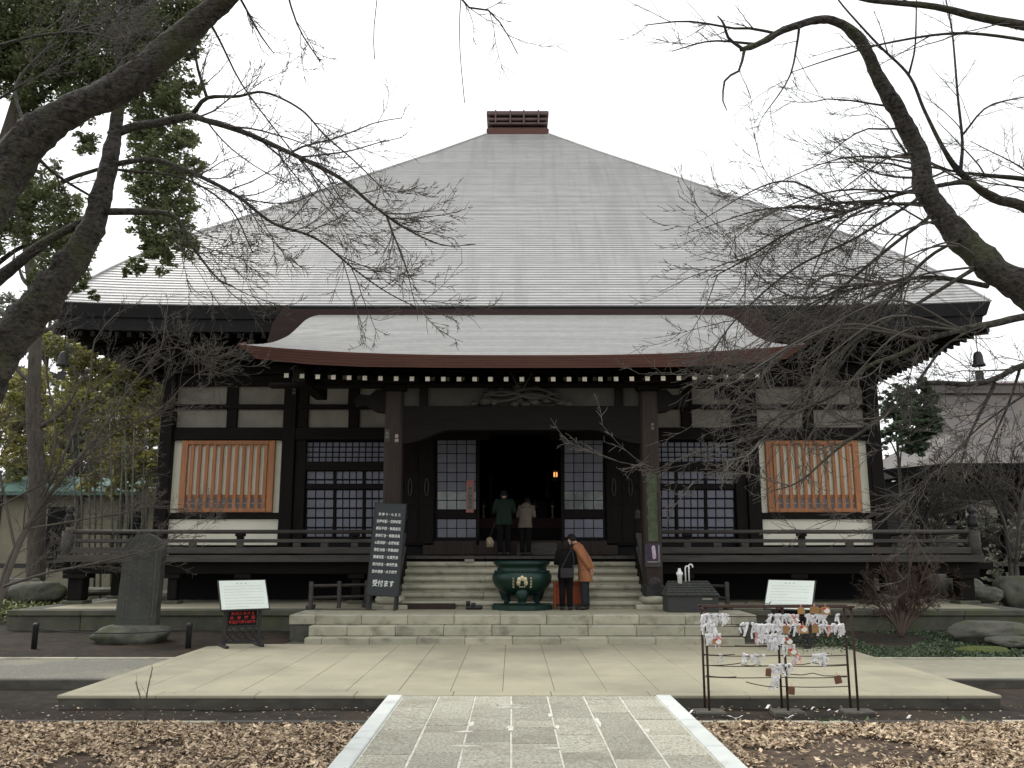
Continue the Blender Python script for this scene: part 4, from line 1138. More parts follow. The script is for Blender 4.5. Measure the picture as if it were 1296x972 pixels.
o = link('lettering', text_mesh('受付ます', 0.15, M['white'], bold=0.002), bo, (sx, sy - 0.027 + z * lean, TZ + z)); o.rotation_euler = (R(90) - math.atan(lean), 0, 0); o.scale = (0.85, 1.05, 1)
sg_.rotation_euler = (0, R(2.8), R(-4))

# two slanted notice stands ---------------------------------------------------------------
def notice_stand(px, lab, redtext, yaw):
    d = 17.95
    n = empty('notice_stand', (X(px, 817, d), d, 0)); tag(n, lab, 'notice stand')
    x, y = WLOC[n.name].x, d
    w = 0.34
    for s in (-1, 1):
        box('post', x + s * w - 0.035, x + s * w + 0.035, y - 0.03, y + 0.03, 0.02, 0.80, M['iron'], n)
        box('foot', x + s * w - 0.04, x + s * w + 0.04, y - 0.32, y + 0.30, 0.0, 0.05, M['iron'], n)
    for z in (0.08, 0.37, 0.70): box('cross_bar', x - w + 0.036, x + w - 0.036, y - 0.02, y + 0.02, z, z + 0.035, M['iron'], n)
    # diagonal lattice
    for s in (-1, 1):
        for q in range(6):
            x0 = -0.30 + q * 0.15
            a, b = np.array((x0, 0.115)), np.array((x0 + s * 0.24, 0.37))
            # clip to the frame
            if abs(b[0]) > 0.305:
                t = (math.copysign(0.305, b[0]) - a[0]) / (b[0] - a[0]); b = a + (b - a) * max(0.05, t)
            ob('lattice_bar', *tubevf([(x + a[0], y + 0.004 * s, a[1]), (x + b[0], y + 0.004 * s, b[1])], 0.011, 4), M['iron'], n)
    # board
    tl = R(38)
    bw, bh = 0.46, 0.34
    def rot(v):
        v = v.copy(); yy, zz = v[:, 1].copy(), v[:, 2].copy()
        v[:, 1] = y + yy * math.cos(tl) + zz * math.sin(tl); v[:, 2] = 1.0 - yy * math.sin(tl) + zz * math.cos(tl); v[:, 0] += x
        return v
    v, f = boxvf(-bw - 0.025, bw + 0.025, 0.0, 0.03, -bh - 0.025, bh + 0.025, 0.006); tray = ob('tray', rot(v), f, M['iron'], n)
    v, f = boxvf(-bw, bw, -0.012, -0.001, -bh, bh, 0.003); face = ob('board', rot(v), f, M['notice'], tray)
    rr = random.Random(px)
    pr_ = MB()
    for li in range(9):
        zz = bh - 0.07 - li * 0.07
        if li == 0:
            for q in range(3): pr_.add(*boxvf(-0.12 + q * 0.08, -0.09 + q * 0.08, -0.0135, -0.0125, zz - 0.012, zz + 0.012)); 
            continue
        xx = -0.38
        end = 0.36 if li % 4 else rr.uniform(-0.1, 0.2)
        while xx < end:
            L_ = rr.uniform(0.012, 0.05); pr_.add(*boxvf(xx, xx + L_, -0.0135, -0.0125, zz - 0.004, zz + 0.004)); xx += L_ + rr.uniform(0.006, 0.02)
    ob('printed_lines', rot(np.concatenate(pr_.v)), pr_.f, M['ink'], face)
    for s in (-1, 1):
        box('board_bracket', x + s * w - 0.02, x + s * w + 0.02, y - 0.03, y + 0.1, 0.80, 0.93, M['iron'], n)
    pn = box('panel', x - w + 0.06, x + w - 0.06, y - 0.014, y + 0.01, 0.41, 0.695, M['black'], n)
    if redtext:
        for q, (t, sp, szz) in enumerate((('境 内 に お け る', 1.0, 0.062), ('火　気　厳　禁', 1.0, 0.07), ('喫煙飲食固くお断り', 1.0, 0.058))):
            o = link('lettering', text_mesh(t, szz, M['red'], bold=0.002), pn, (x, y - 0.018, 0.635 - q * 0.083)); o.rotation_euler = (R(90), 0, 0)
    n.rotation_euler = (0, 0, yaw)
notice_stand(305, 'slanted pale notice board on black lattice stand with red lettering', True, R(30))
notice_stand(1003, 'slanted pale notice board standing behind the paper-hung rack', False, R(-32))

# stele on a boulder -------------------------------------------------------------------------
st = empty('stone_stele', (X(170.5, 812, 18.6), 18.6, -0.02)); tag(st, 'tall dark round-topped stone stele on a boulder base', 'stele')
stx = WLOC[st.name].x
bs_ = ob('boulder_base', *blob((stx - 0.1, 18.7, 0.12), (0.70, 0.5, 0.30), 3, 0.25, 40, 22, flat=0.75), M['rock'], st, True)
ol = []
for t in np.linspace(0, 1, 9): ol.append((stx - 0.46 + 0.08 * t + 0.012 * mnoise.noise(Vector((t * 6, 0, 0))), 0.28 + 1.70 * t))
for t in np.linspace(0.05, 0.95, 11): ol.append((stx - 0.38 + 0.81 * t, 1.98 + 0.24 * math.sin(math.pi * t) ** 0.8))
for t in np.linspace(1, 0, 9): ol.append((stx + 0.385 + 0.045 * t + 0.02 * mnoise.noise(Vector((t * 6, 4, 0))), 0.28 + 1.70 * t))
v, f = prism(ol, 18.62, 18.85)
slab_ = ob('slab', v, f, M['stele'], st)
for (a, b, c, d) in ((-0.31, -0.296, 0.5, 1.86), (0.30, 0.314, 0.5, 1.86), (-0.31, 0.314, 1.86, 1.875), (-0.31, 0.314, 0.485, 0.5)):
    box('carved_border', stx + a, stx + b, 18.614, 18.621, c, d, M['rock'], slab_, 0)
for q in range(3):
    for r_ in range(9):
        z = 1.74 - r_ * 0.135; x = stx - 0.24 + q * 0.23
        for w_ in range(2): box('carved_mark', x - 0.03, x + 0.03, 18.616, 18.621, z - 0.012 - w_ * 0.04, z - w_ * 0.04, M['rock'], slab_, 0)

# little black bollards with a rope ------------------------------------------------------------
bpts = []
for px, lab in ((43, 'short black bollard in the bare earth away from the stele'), (238, 'short black bollard between the stele and the notice stand')):
    d = 17.75; x = X(px, 818, d)
    b = ob('bollard', *lathe([(0.055, -0.12), (0.055, 0.40), (0.06, 0.41), (0.06, 0.45), (0.03, 0.47)], 12, (x, d, 0)), M['iron'], None, True); tag(b, lab, 'bollard', 'bollards round the stele')
    bpts.append((x, d))
(x0, y0), (x1, y1) = bpts
def rope(a, b, sag): return [(a[0] + (b[0] - a[0]) * t, a[1] + (b[1] - a[1]) * t, 0.36 - sag * 4 * t * (1 - t)) for t in np.linspace(0, 1, 25)]
tag(ob('rope', *tubevf(rope((x0, y0), (x1, y1), 0.09), 0.012, 5), M['iron']), 'thin dark rope strung between the two black bollards', 'rope')

# low timber barriers on the terrace -------------------------------------------------------------
def barrier(x0, y0, x1, y1, lab):
    n = empty('low_barrier', ((x0 + x1) / 2, (y0 + y1) / 2, TZ)); tag(n, lab, 'barrier')
    for t in (0, 0.5, 1):
        x, y = x0 + (x1 - x0) * t, y0 + (y1 - y0) * t
        p = box('post', x - 0.045, x + 0.045, y - 0.045, y + 0.045, TZ, TZ + 0.62, M['deck'], n, 0.01)
        if t != 0.5: box('foot', x - 0.07, x + 0.07, y - 0.22, y + 0.22, TZ, TZ + 0.09, M['deck'], p, 0.01)
    for z in (0.25, 0.52): ob('rail', *tubevf([(x0, y0, TZ + z), (x1, y1, TZ + z)], 0.035, 4), M['deck'], n)
barrier(X(393, 768, 20.9), 20.9, X(462, 760, 21.3), 21.5, 'low grey wooden barrier behind the tall black signboard')
barrier(X(870, 765, 21.4), 21.5, X(921, 770, 20.7), 20.7, 'low grey wooden barrier beside the slate box')

# slate-topped box with candle and hooks ----------------------------------------------------------
d = 19.75
sbx = empty('ash_box', (X(878, 776, d), d, TZ)); tag(sbx, 'dark grey box with sloping ribbed lid standing by the porch pillar', 'box')
x = WLOC[sbx.name].x; w = 0.56
M['slate'] = mat('grey_ribbed_metal', (0.075, 0.078, 0.07), (0.05, 0.052, 0.047), 6, 0.6)
box('body', x - w, x + w, d, d + 0.7, TZ, TZ + 0.36, mat('dark_grey_box_paint', (0.035, 0.037, 0.036), (0.045, 0.047, 0.045), 3, 0.6), sbx, 0.01)
lid = empty('lid', (x, d, TZ + 0.36)); lid.parent = sbx; lid.location = WLOC[lid.name] - WLOC[sbx.name]
v = [(x - w - 0.03, d - 0.05, TZ + 0.36), (x + w + 0.03, d - 0.05, TZ + 0.36), (x + w - 0.1, d + 0.55, TZ + 0.66), (x - w + 0.1, d + 0.55, TZ + 0.66), (x + w + 0.03, d + 0.75, TZ + 0.36), (x - w - 0.03, d + 0.75, TZ + 0.36)]
ob('lid_body', v, [[0, 1, 2, 3], [1, 4, 2], [4, 5, 3, 2], [5, 0, 3], [0, 5, 4, 1]], M['slate'], sbx)
for r_ in range(6):
    t0, t1 = r_ / 6 + 0.01, (r_ + 1) / 6 - 0.02
    for c_ in range(9):
        def q(t, u):
            a = np.array(v[0]) + (np.array(v[3]) - np.array(v[0])) * t; b = np.array(v[1]) + (np.array(v[2]) - np.array(v[1])) * t
            return a + (b - a) * u
        u0, u1 = c_ / 9 + 0.012, (c_ + 1) / 9 - 0.012
        A = [q(t0, u0), q(t0, u1), q(t1, u1), q(t1, u0)]
        nn = np.array((0, -0.012, 0.022))
        ob('lid_tile', [*A, *[p + nn for p in A[:2]], *[p + nn * 0.4 for p in A[2:]]], [[4, 5, 6, 7], [0, 1, 5, 4], [1, 2, 6, 5], [3, 0, 4, 7]], M['slate'], sbx)
bpy.data.objects.remove(lid)
box('nameplate', x + 0.2, x + 0.42, d - 0.012, d - 0.002, TZ + 0.27, TZ + 0.31, M['plaster'], sbx, 0)
cn = ob('canister', *lathe([(0.05, 0), (0.055, 0.2), (0.075, 0.22), (0.075, 0.26), (0.04, 0.3), (0.03, 0.36)], 12, (X(860, 741, d + 0.5), d + 0.45, TZ + 0.58)), M['white'], None, True); tag(cn, 'pale canister standing on the ribbed lid of the grey box', 'canister')
for k, (px, hgt) in enumerate(((868, 0.34), (872.5, 0.38))):
    hx = X(px, 741, d + 0.5)
    pts = [(hx, d + 0.5, TZ + 0.6), (hx, d + 0.5, TZ + 0.6 + hgt)] + [(hx + 0.045 - 0.045 * math.cos(t), d + 0.5, TZ + 0.6 + hgt + 0.05 * math.sin(t)) for t in np.linspace(0.4, math.pi + 0.5, 8)]
    tag(ob('umbrella_handle', *tubevf(pts, 0.016, 6), M['white'], None, True), ('white crook handle next to the canister on the grey box' if k == 0 else 'white crook handle farther from the canister, the taller one'), 'handle')
# pair of shoes at the foot of the stairs, small white plate on a step
for k, (px, rz_) in enumerate(((596.5, 20), (603.5, 8))):
    d = 20.6; x = X(px, 770, d)
    m_ = MB()
    a = R(rz_)
    pts = [(x + t * math.sin(a) * 0 + t * math.cos(a), d + t * math.sin(a), TZ + 0.05) for t in (-0.13, -0.08, 0.0, 0.08, 0.13)]
    sv, sf = tubevf(pts, [0.04, 0.05, 0.047, 0.052, 0.03], 10); sv[:, 2] = np.maximum(sv[:, 2], TZ + 0.004)
    sh_ = tag(ob('shoe', sv, sf, M['iron'], None, True), ('black leather shoe beside the brown plank, heel up' if k == 0 else 'black leather shoe nearer the incense burner'), 'shoe')
    v, f = lathe([(0.05, 0.0), (0.056, 0.10), (0.046, 0.105), (0.04, 0.03)], 10, (x - 0.08 * math.cos(a), d - 0.08 * math.sin(a), TZ + 0.05 + (0.04 if k == 0 else 0)))
    ob('ankle_collar', v, f, M['iron'], sh_, True)
d = VY - 0.08
tag(box('white_plate', X(588, 710, d), X(600, 710, d), d, d + 0.03, TZ + 6 * RISE + 0.0, TZ + 6 * RISE + 0.065, M['plaster'], None, 0.004), 'small white plate standing on the top stone stair', 'plate')

# ------------------------------------------------------------------ rack hung with paper fortunes
RD = 11.75; GZ = -0.15
rk = empty('fortune_rack', (X(981, 890, RD), RD, GZ)); tag(rk, 'rusty pipe rack with sagging wires for fortunes and plaques', 'rack')
zt = Z(768, RD)
cols = [X(888.5, 830, RD + 0.3), X(984.5, 830, RD + 0.3), X(1070, 830, RD + 0.3)]
RF, RB = RD - 0.02, RD + 0.24
for i, x in enumerate(cols):
    for y in (RF, RB):
        ob('post', *tubevf([(x, y, GZ), (x, y, zt - 0.012)], 0.016, 8), M['rust'], rk, True)
    box('foot_slab', x - 0.2, x + 0.2, RF - 0.14, RF + 0.16, GZ - 0.04, GZ + 0.035, M['side'], rk, 0.015)
    ob('cross_bar', *tubevf([(x, RF, zt - 0.03), (x, RB, zt - 0.03)], 0.018, 6), M['rust'], rk, True)
box('top_rail', cols[0] - 0.04, cols[2] + 0.04, RF - 0.03, RF + 0.03, zt - 0.012, zt + 0.014, M['rust'], rk, 0.005)
box('top_rail', cols[0] - 0.04, cols[2] + 0.04, RB - 0.03, RB + 0.03, zt - 0.0125, zt + 0.0135, M['rust'], rk, 0.005)
wires = []
def wire(px0, py0, px1, py1, y=RF, mid=None):
    a, b = P(px0, py0, y), P(px1, py1, y)
    pts = [a + (b - a) * t + np.array((0, 0, -0.012 * 4 * t * (1 - t))) for t in np.linspace(0, 1, 7)]
    if mid: pts[3] = pts[3] + np.array((0, 0, mid))
    ob('wire', *tubevf(pts, 0.006, 5), M['rust'], rk)
for py in (779, 791.5, 804.5, 829, 842, 856.5): 
    wire(891, py, 985, py + 0.5); wire(986, py + 0.5, 1072, py)
wire(890, 828, 930, 828, RB); wire(938, 841.5, 978, 842, RB, 0.02); wire(893, 842, 938, 839); wire(893, 855, 932, 856.5, RB); wire(944, 863, 985, 870); wire(986, 868.5, 1073, 868.5)
wire(985, 840, 1072, 841, RB, 0.03); wire(986, 852, 1072, 855.5, RB, 0.03); wire(930, 817, 978, 816, RB); wire(892, 817.5, 1072, 816.5)
# a loop of loose wire on top
pp = [P(942, 765, RB), P(948, 760, RB), P(960, 762, RB), P(972, 764, RB), P(976, 761, RB), P(972, 767, RB)]
ob('wire', *tubevf(pp, 0.005, 5), M['rust'], rk)
# paper slips: folded strips knotted round a wire
def slip_mesh(seed):
    r_ = random.Random(seed)
    b = MB()
    L1, L2, w_ = r_.uniform(0.07, 0.15), r_.uniform(0.03, 0.12), r_.uniform(0.010, 0.016)
    for (L_, sx_) in ((L1, r_.uniform(-0.045, 0.02)), (L2, r_.uniform(-0.02, 0.06))):
        t = np.linspace(0, 1, 4)
        xs3 = sx_ * t + 0.006 * np.sin(5 * t + seed); zs3 = -L_ * t; ys3 = -0.012 - 0.01 * np.sin(4 * t + seed)
        v = [(x - w_, y, z) for x, y, z in zip(xs3, ys3, zs3)] + [(x + w_, y + 0.002, z) for x, y, z in zip(xs3, ys3, zs3)]
        b.add(v, [[i, i + 1, 5 + i, 4 + i] for i in range(3)])
    b.box(-w_ * 1.3, w_ * 1.3, -0.02, 0.012, -0.016, 0.016, 0.005)
    return np.concatenate(b.v), b.f
smesh = [mesh_of('paper_slip', *slip_mesh(k), M['slip']) for k in range(14)]
smesh_r = [mesh_of('paper_slip', *slip_mesh(40 + k), M['slipred']) for k in range(3)]
clusters = [  # x0, x1, wire y, count, where
    (888, 922, 778.5, 16, 'white paper fortune knotted on the top wire beside the outer rack post'), (890, 904, 791, 8, 'white paper fortune hanging low in the column along the outer rack post'),
    (893, 912, 803, 10, 'white paper fortune on the third wire near the outer post'),
    (936, 958, 790, 5, 'white paper fortune on the second wire in the empty middle span'), (957, 986, 791, 24, 'white paper fortune in the dense bunch at the middle rack post'),
    (958, 984, 804, 20, 'white paper fortune under the dense bunch at the middle post'), (972, 984, 812, 8, 'white paper fortune in the tail below the dense bunch'),
    (974, 1010, 779, 18, 'white paper fortune on the top wire just past the middle post'), (985, 1014, 791.5, 12, 'white paper fortune on the second wire among the plaques'),
    (984, 996, 805, 6, 'white paper fortune on the third wire just past the middle post'),
    (1019, 1046, 779, 14, 'white paper fortune on the top wire between plaques'), (1033, 1052, 792, 7, 'white paper fortune dangling beside a pale plaque on the second wire'),
    (1053, 1069, 791.5, 12, 'white paper fortune bunched against the far rack post'), (1056, 1066, 778, 2, 'single white paper fortune at the end of the top wire'),
    (990, 1006, 817, 7, 'white paper fortune on the fourth wire below the plaques'), (938, 966, 829, 6, 'white paper fortune on the sparse fifth wire'),
    (1027, 1048, 829, 8, 'white paper fortune on the fifth wire towards the far post'), (985, 1003, 841.5, 8, 'white paper fortune on the sixth wire by the middle post'),
    (973, 984, 843, 6, 'white paper fortune clumped on the middle post below the sixth wire'), (911, 914, 829, 2, 'lone white paper fortune on the fifth wire by the outer post'),
    (1007, 1012, 829, 3, 'white paper fortune beside the red slips on the fifth wire'), (978, 983, 858, 3, 'white paper fortune low on the middle rack post')]
rp = random.Random(5)
for (a, b, py, n, lab) in clusters:
    for q in range(n):
        px = a + (b - a) * (q + rp.random()) / n; y = RF - 0.012 if rp.random() < 0.75 else RB - 0.01
        p = P(px, py + rp.uniform(-1.0, 1.5), y)
        o = link('paper_slip', rp.choice(smesh), None, tuple(p)); o.rotation_euler = (rp.uniform(-0.15, 0.15), rp.uniform(-0.35, 0.35), rp.uniform(-0.9, 0.9))
        s_ = rp.uniform(0.8, 1.25); o.scale = (s_, s_, s_)
        tag(o, lab, 'paper fortune', lab.replace('white paper fortune', 'fortunes').replace('single fortunes', 'fortunes').replace('lone fortunes', 'fortunes'))
for (px, py) in ((1003, 779), (1006, 780), (1049, 793), (957, 803), (909, 806), (1010, 829), (1008, 830)):
    o = link('paper_slip', rp.choice(smesh_r), None, tuple(P(px, py, RF - 0.02))); o.rotation_euler = (0, rp.uniform(-0.3, 0.3), rp.uniform(-0.5, 0.5))
    tag(o, 'red printed paper fortune among the white ones on the rack', 'paper fortune', 'red printed fortunes')
def plaque(px, py, w, h, m, lab, red=False, tilt=0.0, y=RF - 0.04):
    x, _, z = P(px, py, y)
    poly = [(-w, -h), (w, -h), (w, h * 0.6), (w * 0.75, h), (-w * 0.75, h), (-w, h * 0.6)]
    v, f = prism([(x + a, z + b) for a, b in poly], y - 0.006, y + 0.006)
    o = ob('wish_plaque', v, f, m); tag(o, lab, 'plaque')
    o.rotation_euler = (0, tilt, 0)
    ob('hanging_cord', *tubevf([(x - 0.01, y, z + h), (x, y, z + h + 0.05), (x + 0.01, y, z + h)], 0.004, 4), M['slipred'], o)
    if red:
        ob('printed_patch', *prism([(x + 0.05 * math.cos(t) * 0.8 + 0.012, z + 0.033 * math.sin(t)) for t in np.linspace(0, 2 * math.pi, 11)[:-1]], y - 0.009, y - 0.0062), M['white'], o)
        ob('printed_flame', *prism([(x - 0.02 + 0.022 * math.cos(t), z + 0.025 + 0.014 * math.sin(t)) for t in np.linspace(0, 2 * math.pi, 9)[:-1]], y - 0.011, y - 0.0092), M['red'], o)
plaque(1014, 773, 0.045, 0.042, M['ema'], 'small tan plaque above the middle of the top wire')
plaque(1031, 772, 0.062, 0.044, M['ema'], 'plain tan plaque next to the picture plaque at the rack top')
plaque(1045, 773, 0.06, 0.046, M['ema'], 'tan plaque with white picture at the rack top', True)
plaque(995, 797, 0.04, 0.05, M['ema'], 'tan plaque half buried among paper slips on the second wire')
plaque(1016.5, 796.5, 0.066, 0.05, M['ema'], 'broad plaque with white and red picture on the second wire', True)
plaque(1032, 796, 0.043, 0.048, M['ema'], 'narrow plain tan plaque on the second wire')
plaque(998, 812, 0.04, 0.04, M['ema'], 'reddish plaque below the bunch on the third wire', True)
plaque(1003, 825, 0.06, 0.04, M['ema'], 'plaque with picture on the fourth wire', True)
plaque(908, 812, 0.065, 0.035, M['ema'], 'tan plaque low beside the outer rack post', True)
plaque(972, 851, 0.035, 0.05, M['emadark'], 'brown plaque behind slips at the middle post', tilt=0.1)
plaque(1061.5, 860, 0.045, 0.05, M['emadark'], 'brown tilted plaque at the far rack post', tilt=-0.2)
plaque(1001, 874, 0.043, 0.05, M['emadark'], 'lowest brown plaque on the bottom wire', tilt=0.12)
# paper scraps on the soil
scr = [(972, 897, 0.09, 0.9), (1020, 893, 0.06, 0.1), (1031, 899, 0.045, 0.2), (1054, 902, 0.075, 0.3), (930, 910, 0.1, 0.1), (997, 910, 0.08, 0.2), (1150, 910, 0.07, 0.5), (876, 903, 0.06, 0.6), (1057, 917, 0.04, 0.1), (1025, 919, 0.05, 0.2)]
for k, (px, py, L_, a) in enumerate(scr):
    d = 2.09 / abs(ang(py)); x = X(px, py, d)
    w_ = 0.02
    b = MB()
    c_, s_ = math.cos(a), math.sin(a)
    T = np.linspace(-1, 1, 5)
    v = [(x + t * L_ * c_ - w_ * s_, d + t * L_ * s_ + w_ * c_, -0.115 + 0.02 * math.sin(3 * t + k)) for t in T] + [(x + t * L_ * c_ + w_ * s_, d + t * L_ * s_ - w_ * c_, -0.112 + 0.018 * math.sin(3 * t + k + 0.4)) for t in T]
    tag(ob('paper_scrap', v, [[i, i + 1, 6 + i, 5 + i] for i in range(4)], M['slip']), 'crumpled white paper scrap fallen on the soil by the rack', 'paper scrap', 'paper scraps on the soil')
tag(box('paper_sheet', X(892, 917, 10.9), X(906, 917, 10.9), 10.75, 10.98, -0.13, -0.1, M['slip'], None, 0.002), 'square pale sheet lying at the kerb of the path', 'paper scrap')
# ================================================================== people
SKIN = mat('skin', (0.42, 0.25, 0.18), (0.36, 0.21, 0.15), 8, 0.6)
def skin_body(name, J, E, rad, m, parent):
    """one continuous body: joints J, bones E, radius per joint, grown with a Skin modifier"""
    names = list(J)
    me = bpy.data.meshes.new('body')
    me.from_pydata([tuple(J[n]) for n in names], [(names.index(a), names.index(b)) for a, b in E], [])
    o = bpy.data.objects.new('body_tmp', me); COL.objects.link(o)
    md = o.modifiers.new('skin', 'SKIN'); md.use_smooth_shade = True
    for i, n in enumerate(names):
        r = rad[n]; r = r if isinstance(r, tuple) else (r, r)
        me.skin_vertices[0].data[i].radius = r
        me.skin_vertices[0].data[i].use_root = (n == 'pelvis')
    sd = o.modifiers.new('sub', 'SUBSURF'); sd.levels = 1
    dg = bpy.context.evaluated_depsgraph_get(); dg.update()
    out = bpy.data.meshes.new_from_object(o.evaluated_get(dg))
    bpy.data.objects.remove(o)
    out.materials.clear(); out.materials.append(m)
    return link(name, out, parent, tuple(WLOC[parent.name]))
def lerp(a, b, t): return np.array(a) * (1 - t) + np.array(b) * t
def loft(rings, n=20, fold=0.0, seed=0, cap=True):
    """rings: (centre xyz, half width x, half depth y)"""
    v, f = [], []
    for k, (c, hx, hy) in enumerate(rings):
        for j in range(n):
            a = 2 * math.pi * j / n
            w = 1 + fold * (k / len(rings)) * math.sin(5 * a + seed) + fold * 0.7 * mnoise.noise(Vector((math.cos(a) * 2, math.sin(a) * 2, k * 0.8 + seed)))
            sgn = lambda t: math.copysign(abs(t) ** 0.85, t)
            v.append((c[0] + hx * w * sgn(math.cos(a)), c[1] + hy * w * sgn(math.sin(a)), c[2]))
    for i in range(len(rings) - 1):
        for j in range(n):
            j2 = (j + 1) % n; f.append([i * n + j, i * n + j2, (i + 1) * n + j2, (i + 1) * n + j])
    if cap: f += [list(range(n))[::-1], [(len(rings) - 1) * n + j for j in range(n)]]
    return np.array(v), f
def person(loc, yaw, h, lab, cloth, hairc, trouser, shoe, lean=0.0, headtilt=0.0, arms='down', hem=0.45, hairlen=0.0, mask=False, hood=False, spread=0.09, width=1.0):
    """faces +Y before turning; lean = forward offset of the shoulders in metres"""
    p = empty('person', loc); tag(p, lab, 'person')
    k = h / 1.70
    def B(z): return lean * max(0.0, (z - 0.9) / 0.55)          # forward lean of the spine above the hips
    def at(x, y, z): return np.array((x * k * width, (y + B(z)) * k, z * k))
    zsh, zneck = 1.40, 1.47
    hy = headtilt
    J = {'pelvis': at(0, 0, 0.93), 'waist': at(0, 0, 1.08), 'chest': at(0, 0.0, 1.28), 'neck': at(0, 0.02, 1.47), 'skull0': at(0, 0.03 + hy * 0.4, 1.535 - hy * 0.15),
         'skull1': at(0, 0.035 + hy * 0.8, 1.61 - hy * 0.35), 'crown': at(0, 0.03 + hy, 1.665 - hy * 0.5)}
    E = [('pelvis', 'waist'), ('waist', 'chest'), ('chest', 'neck'), ('neck', 'skull0'), ('skull0', 'skull1'), ('skull1', 'crown')]
    rad = {'pelvis': (0.13, 0.105), 'waist': (0.12, 0.095), 'chest': (0.14, 0.105), 'neck': 0.052, 'skull0': (0.06, 0.075), 'skull1': (0.076, 0.09), 'crown': (0.05, 0.06)}
    arm = {}
    for s, sd in ((-1, 'l'), (1, 'r')):
        sh = at(s * 0.17, 0.0, zsh)
        if arms == 'front': el, wr, fd = at(s * 0.245, 0.02, 1.14), at(s * 0.12, 0.22, 1.16), np.array((-s * 0.5, 0.5, 0.5))
        elif arms == 'back': el, wr, fd = at(s * 0.21, -0.10, 1.13), at(s * 0.13, -0.16, 0.90), np.array((-s * 0.4, -0.1, -0.8))
        elif arms == 'pocket': el, wr, fd = at(s * 0.25, -0.03, 1.13), at(s * 0.2, 0.10, 0.97), np.array((-s * 0.3, 0.5, -0.4))
        else: el, wr, fd = at(s * 0.215, -0.01, 1.12), at(s * 0.225, 0.06, 0.88), np.array((0, 0.1, -1.0))
        fd = fd / np.linalg.norm(fd)
        hand = wr + fd * 0.05 * k
        J['sh' + sd], J['el' + sd], J['wr' + sd], J['hand' + sd] = sh, el, wr, hand
        E += [('chest', 'sh' + sd), ('sh' + sd, 'el' + sd), ('el' + sd, 'wr' + sd), ('wr' + sd, 'hand' + sd)]
        rad.update({'sh' + sd: 0.055, 'el' + sd: 0.04, 'wr' + sd: 0.027, 'hand' + sd: (0.036, 0.02)})
        side = np.cross(fd, (0, 1, 0.2)); side /= np.linalg.norm(side) + 1e-9
        for q in range(4):
            o_ = (q - 1.5) * 0.018 * k
            L_ = (0.062, 0.072, 0.068, 0.052)[q] * k
            a, b = hand + side * o_ + fd * 0.045 * k, hand + side * o_ * 1.15 + fd * (0.045 * k + L_) + np.array((0, 0.018, 0))
            J['fa%s%d' % (sd, q)], J['fb%s%d' % (sd, q)] = a, b
            E += [('hand' + sd, 'fa%s%d' % (sd, q)), ('fa%s%d' % (sd, q), 'fb%s%d' % (sd, q))]
            rad['fa%s%d' % (sd, q)] = 0.009; rad['fb%s%d' % (sd, q)] = 0.007
        J['th' + sd] = hand + side * 0.045 * k * (-s) + fd * 0.02 * k
        E.append(('wr' + sd, 'th' + sd)); rad['th' + sd] = 0.01
        arm[sd] = (sh, el, wr)
        hp, kn, an, to = at(s * 0.09, 0, 0.88), np.array((s * spread * k * width, 0.01 * k, 0.49 * k)), np.array((s * (spread + 0.005) * k * width, -0.01, 0.085 * k)), np.array((s * (spread + 0.03) * k * width, 0.13 * k, 0.035 * k))
        J['hp' + sd], J['kn' + sd], J['an' + sd], J['to' + sd] = hp, kn, an, to
        E += [('pelvis', 'hp' + sd), ('hp' + sd, 'kn' + sd), ('kn' + sd, 'an' + sd), ('an' + sd, 'to' + sd)]
        rad.update({'hp' + sd: 0.08, 'kn' + sd: 0.055, 'an' + sd: 0.036, 'to' + sd: 0.03})
    body = skin_body('body', J, E, rad, SKIN, p)
    base = np.array(loc)
    def W_(v): return np.asarray(v) + base
    # coat: torso and skirt, sleeves
    cb = MB()
    rings = []
    prof = [(hem * 1.7, 0.205, 0.155), (hem * 1.7 + 0.02, 0.215, 0.16), (0.80, 0.205, 0.152), (0.95, 0.192, 0.142), (1.08, 0.182, 0.135), (1.22, 0.192, 0.14), (1.33, 0.205, 0.135), (1.40, 0.19, 0.115), (1.445, 0.125, 0.09), (1.475, 0.07, 0.072), (1.50, 0.066, 0.072)]
    prof = sorted(prof)
    for z, hx, hy_ in prof: rings.append((at(0, -0.01, z), hx * k * width, hy_ * k))
    v, f = loft(rings, 26, 0.085, h * 10); cb.add(W_(v), f)
    for sd in 'lr':
        sh, el, wr = arm[sd]
        pts = [lerp(sh, (0, sh[1], sh[2]), 0.35), sh, lerp(sh, el, 0.35), lerp(sh, el, 0.75), el, lerp(el, wr, 0.3), lerp(el, wr, 0.7), lerp(el, wr, 0.95)]
        v, f = tubevf(W_(pts), np.array([0.085, 0.088, 0.078, 0.07, 0.066, 0.062, 0.056, 0.056]) * k, 12); cb.add(v, f)
    cb.build('coat', cloth, p, True)
    if hood:
        v, f = loft([(at(0, -0.09, 1.38), 0.12 * k, 0.05 * k), (at(0, -0.10, 1.44), 0.14 * k, 0.07 * k), (at(0, -0.06, 1.50), 0.12 * k, 0.075 * k), (at(0, -0.03, 1.53), 0.08 * k, 0.06 * k)], 14, 0.05, 2); ob('hood', W_(v), f, cloth, p, True)
    # trousers
    tb = MB()
    for sd in 'lr':
        hp, kn, an = J['hp' + sd], J['kn' + sd], J['an' + sd]
        pts = [lerp(hp, kn, -0.05), lerp(hp, kn, 0.3), lerp(hp, kn, 0.7), kn, lerp(kn, an, 0.35), lerp(kn, an, 0.75), lerp(kn, an, 0.98)]
        v, f = tubevf(W_(pts), np.array([0.108, 0.102, 0.088, 0.08, 0.077, 0.07, 0.07]) * k, 12); tb.add(v, f)
    tb.build('trousers', trouser, p, True)
